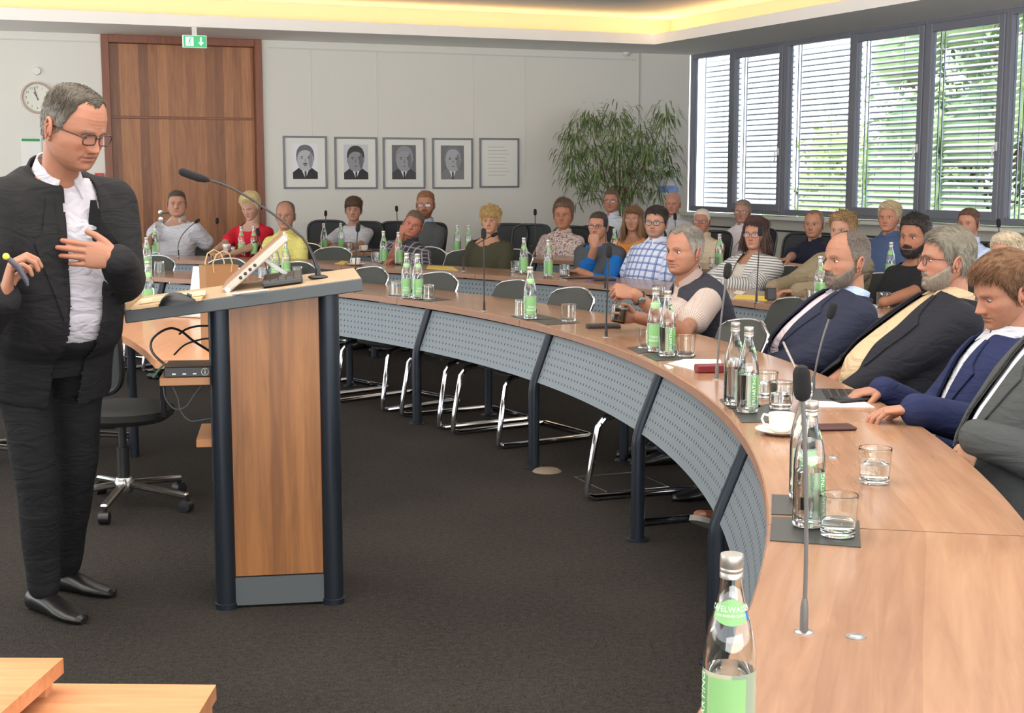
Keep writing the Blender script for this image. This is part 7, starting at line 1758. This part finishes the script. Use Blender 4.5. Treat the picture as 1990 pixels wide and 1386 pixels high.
for x, y, a_, lb in ((243, 985, 62, 'black swivel chair with five-star base between speaker and lectern'), (-40, 905, 80, 'black swivel chair cut by the left edge behind the speaker'), (135, 880, 100, 'black swivel chair behind the speaker\'s legs')):
    p = at(x, y, 0); chair(MC, p, a_, lb, 'black swivel chairs by the presenter desk')
# ================================================================== low tables at the bottom left
ltw = wood('low_table_veneer', ((186, 120, 78), (206, 146, 104), (222, 170, 130)), 'X', 'Y', .22, .3, stripvar=.4)
def low_table(pts, z, label):
    P = [at(x, y, z) for x, y in pts]; c = sum(P, Vector()) / 4; t_ = thing('low_table', label, 'table', (c.x, c.y, 0), group='low wooden tables in the corner of the view')
    mb = MB(); mb.prism([(p.x - c.x, p.y - c.y) for p in P], z - .034, z); mb.build('tabletop', ltw, t_, smooth=False)
    for p in P: q_ = (p - c) * .86; mb = MB(); mb.box((q_.x, q_.y, (z - .034) / 2), (.04, .04, z - .034), bev=.003); mb.build('leg', ltw, t_)
low_table(((-420, 1277), (123, 1279), (-60, 1440), (-600, 1440)), .47, 'higher low wooden table, cut by the bottom left corner')
low_table(((60, 1328), (420, 1331), (330, 1480), (-40, 1480)), .40, 'lower low wooden table showing a corner at the bottom edge')
# stand pad and floor outlet
p = at(1063, 916, 0); mb = MB(); mb.lathe([(0, 0), (.075, 0), (.06, .012), (.02, .018), (0, .018)], 28, cap=False); tag(mb.build('floor_box_cover', M('beige_cover', (120, 104, 88), .6), mat=Matrix.Translation(p)), 'beige domed floor outlet cover by the table leg', 'outlet')
flo = MB(); P = [at(x, y, 0) for x, y in ((1116, 928), (1236, 919), (1300, 948), (1180, 958))]
flo.tube([p + Vector((0, 0, .003)) for p in P], .003, 6, closed=True); tag(flo.build('floor_hatch_frame', steel), 'thin metal frame of the floor hatch under the table', 'hatch')
# speaker's remote, pin; watches
w_ = PS['wrr']; d_ = Vector(PS['dirr']).normalized()
t_ = thing('presenter_remote', 'dark remote with a yellow button in the speaker\'s right hand', 'remote', mat=Matrix.Translation(w_ + Vector((.055, -.035, .075))))
mb = MB(); mb.tube([(-.03, 0, .035), (0, -.005, .01), (.02, 0, -.028), (.024, .0, -.045)], [.008, .009, .008, .004], 10); mb.build('body', M('remote_dark', (64, 62, 72), .4), t_)
mb = MB(); mb.sphere((-.032, -.006, .040), .010, 12, 8); mb.build('tip', M('remote_yellow', (226, 220, 70), .4), t_)
def watch(wr, el, rad, label, col=(30, 30, 32)):
    d = (el - wr).normalized(); c_ = wr + d * .035; t_ = thing('wristwatch', label, 'watch', mat=Matrix.Translation(c_)); Q = d.to_track_quat('Z', 'Y').to_matrix()
    mb = MB(); mb.tube([Q @ Vector((rad * math.cos(a), rad * math.sin(a), 0)) for a in [2 * math.pi * k / 24 for k in range(24)]], .006, 8, closed=True); mb.build('strap', M('strap_%d' % col[0], col, .5), t_)
    n_ = (CAM - c_); n_ = (n_ - d * n_.dot(d)).normalized(); mb = MB(); mb.lathe([(.018, 0), (.018, .008), (.015, .010), (0, .010)], 20, n_ * rad, tuple(n_)); mb.build('watch_case', M('watch_metal', (120, 120, 118), .25, .8), t_)
watch(PA['wrl'], PA['ell'], .034, 'black wristwatch of the man in the dark vest')
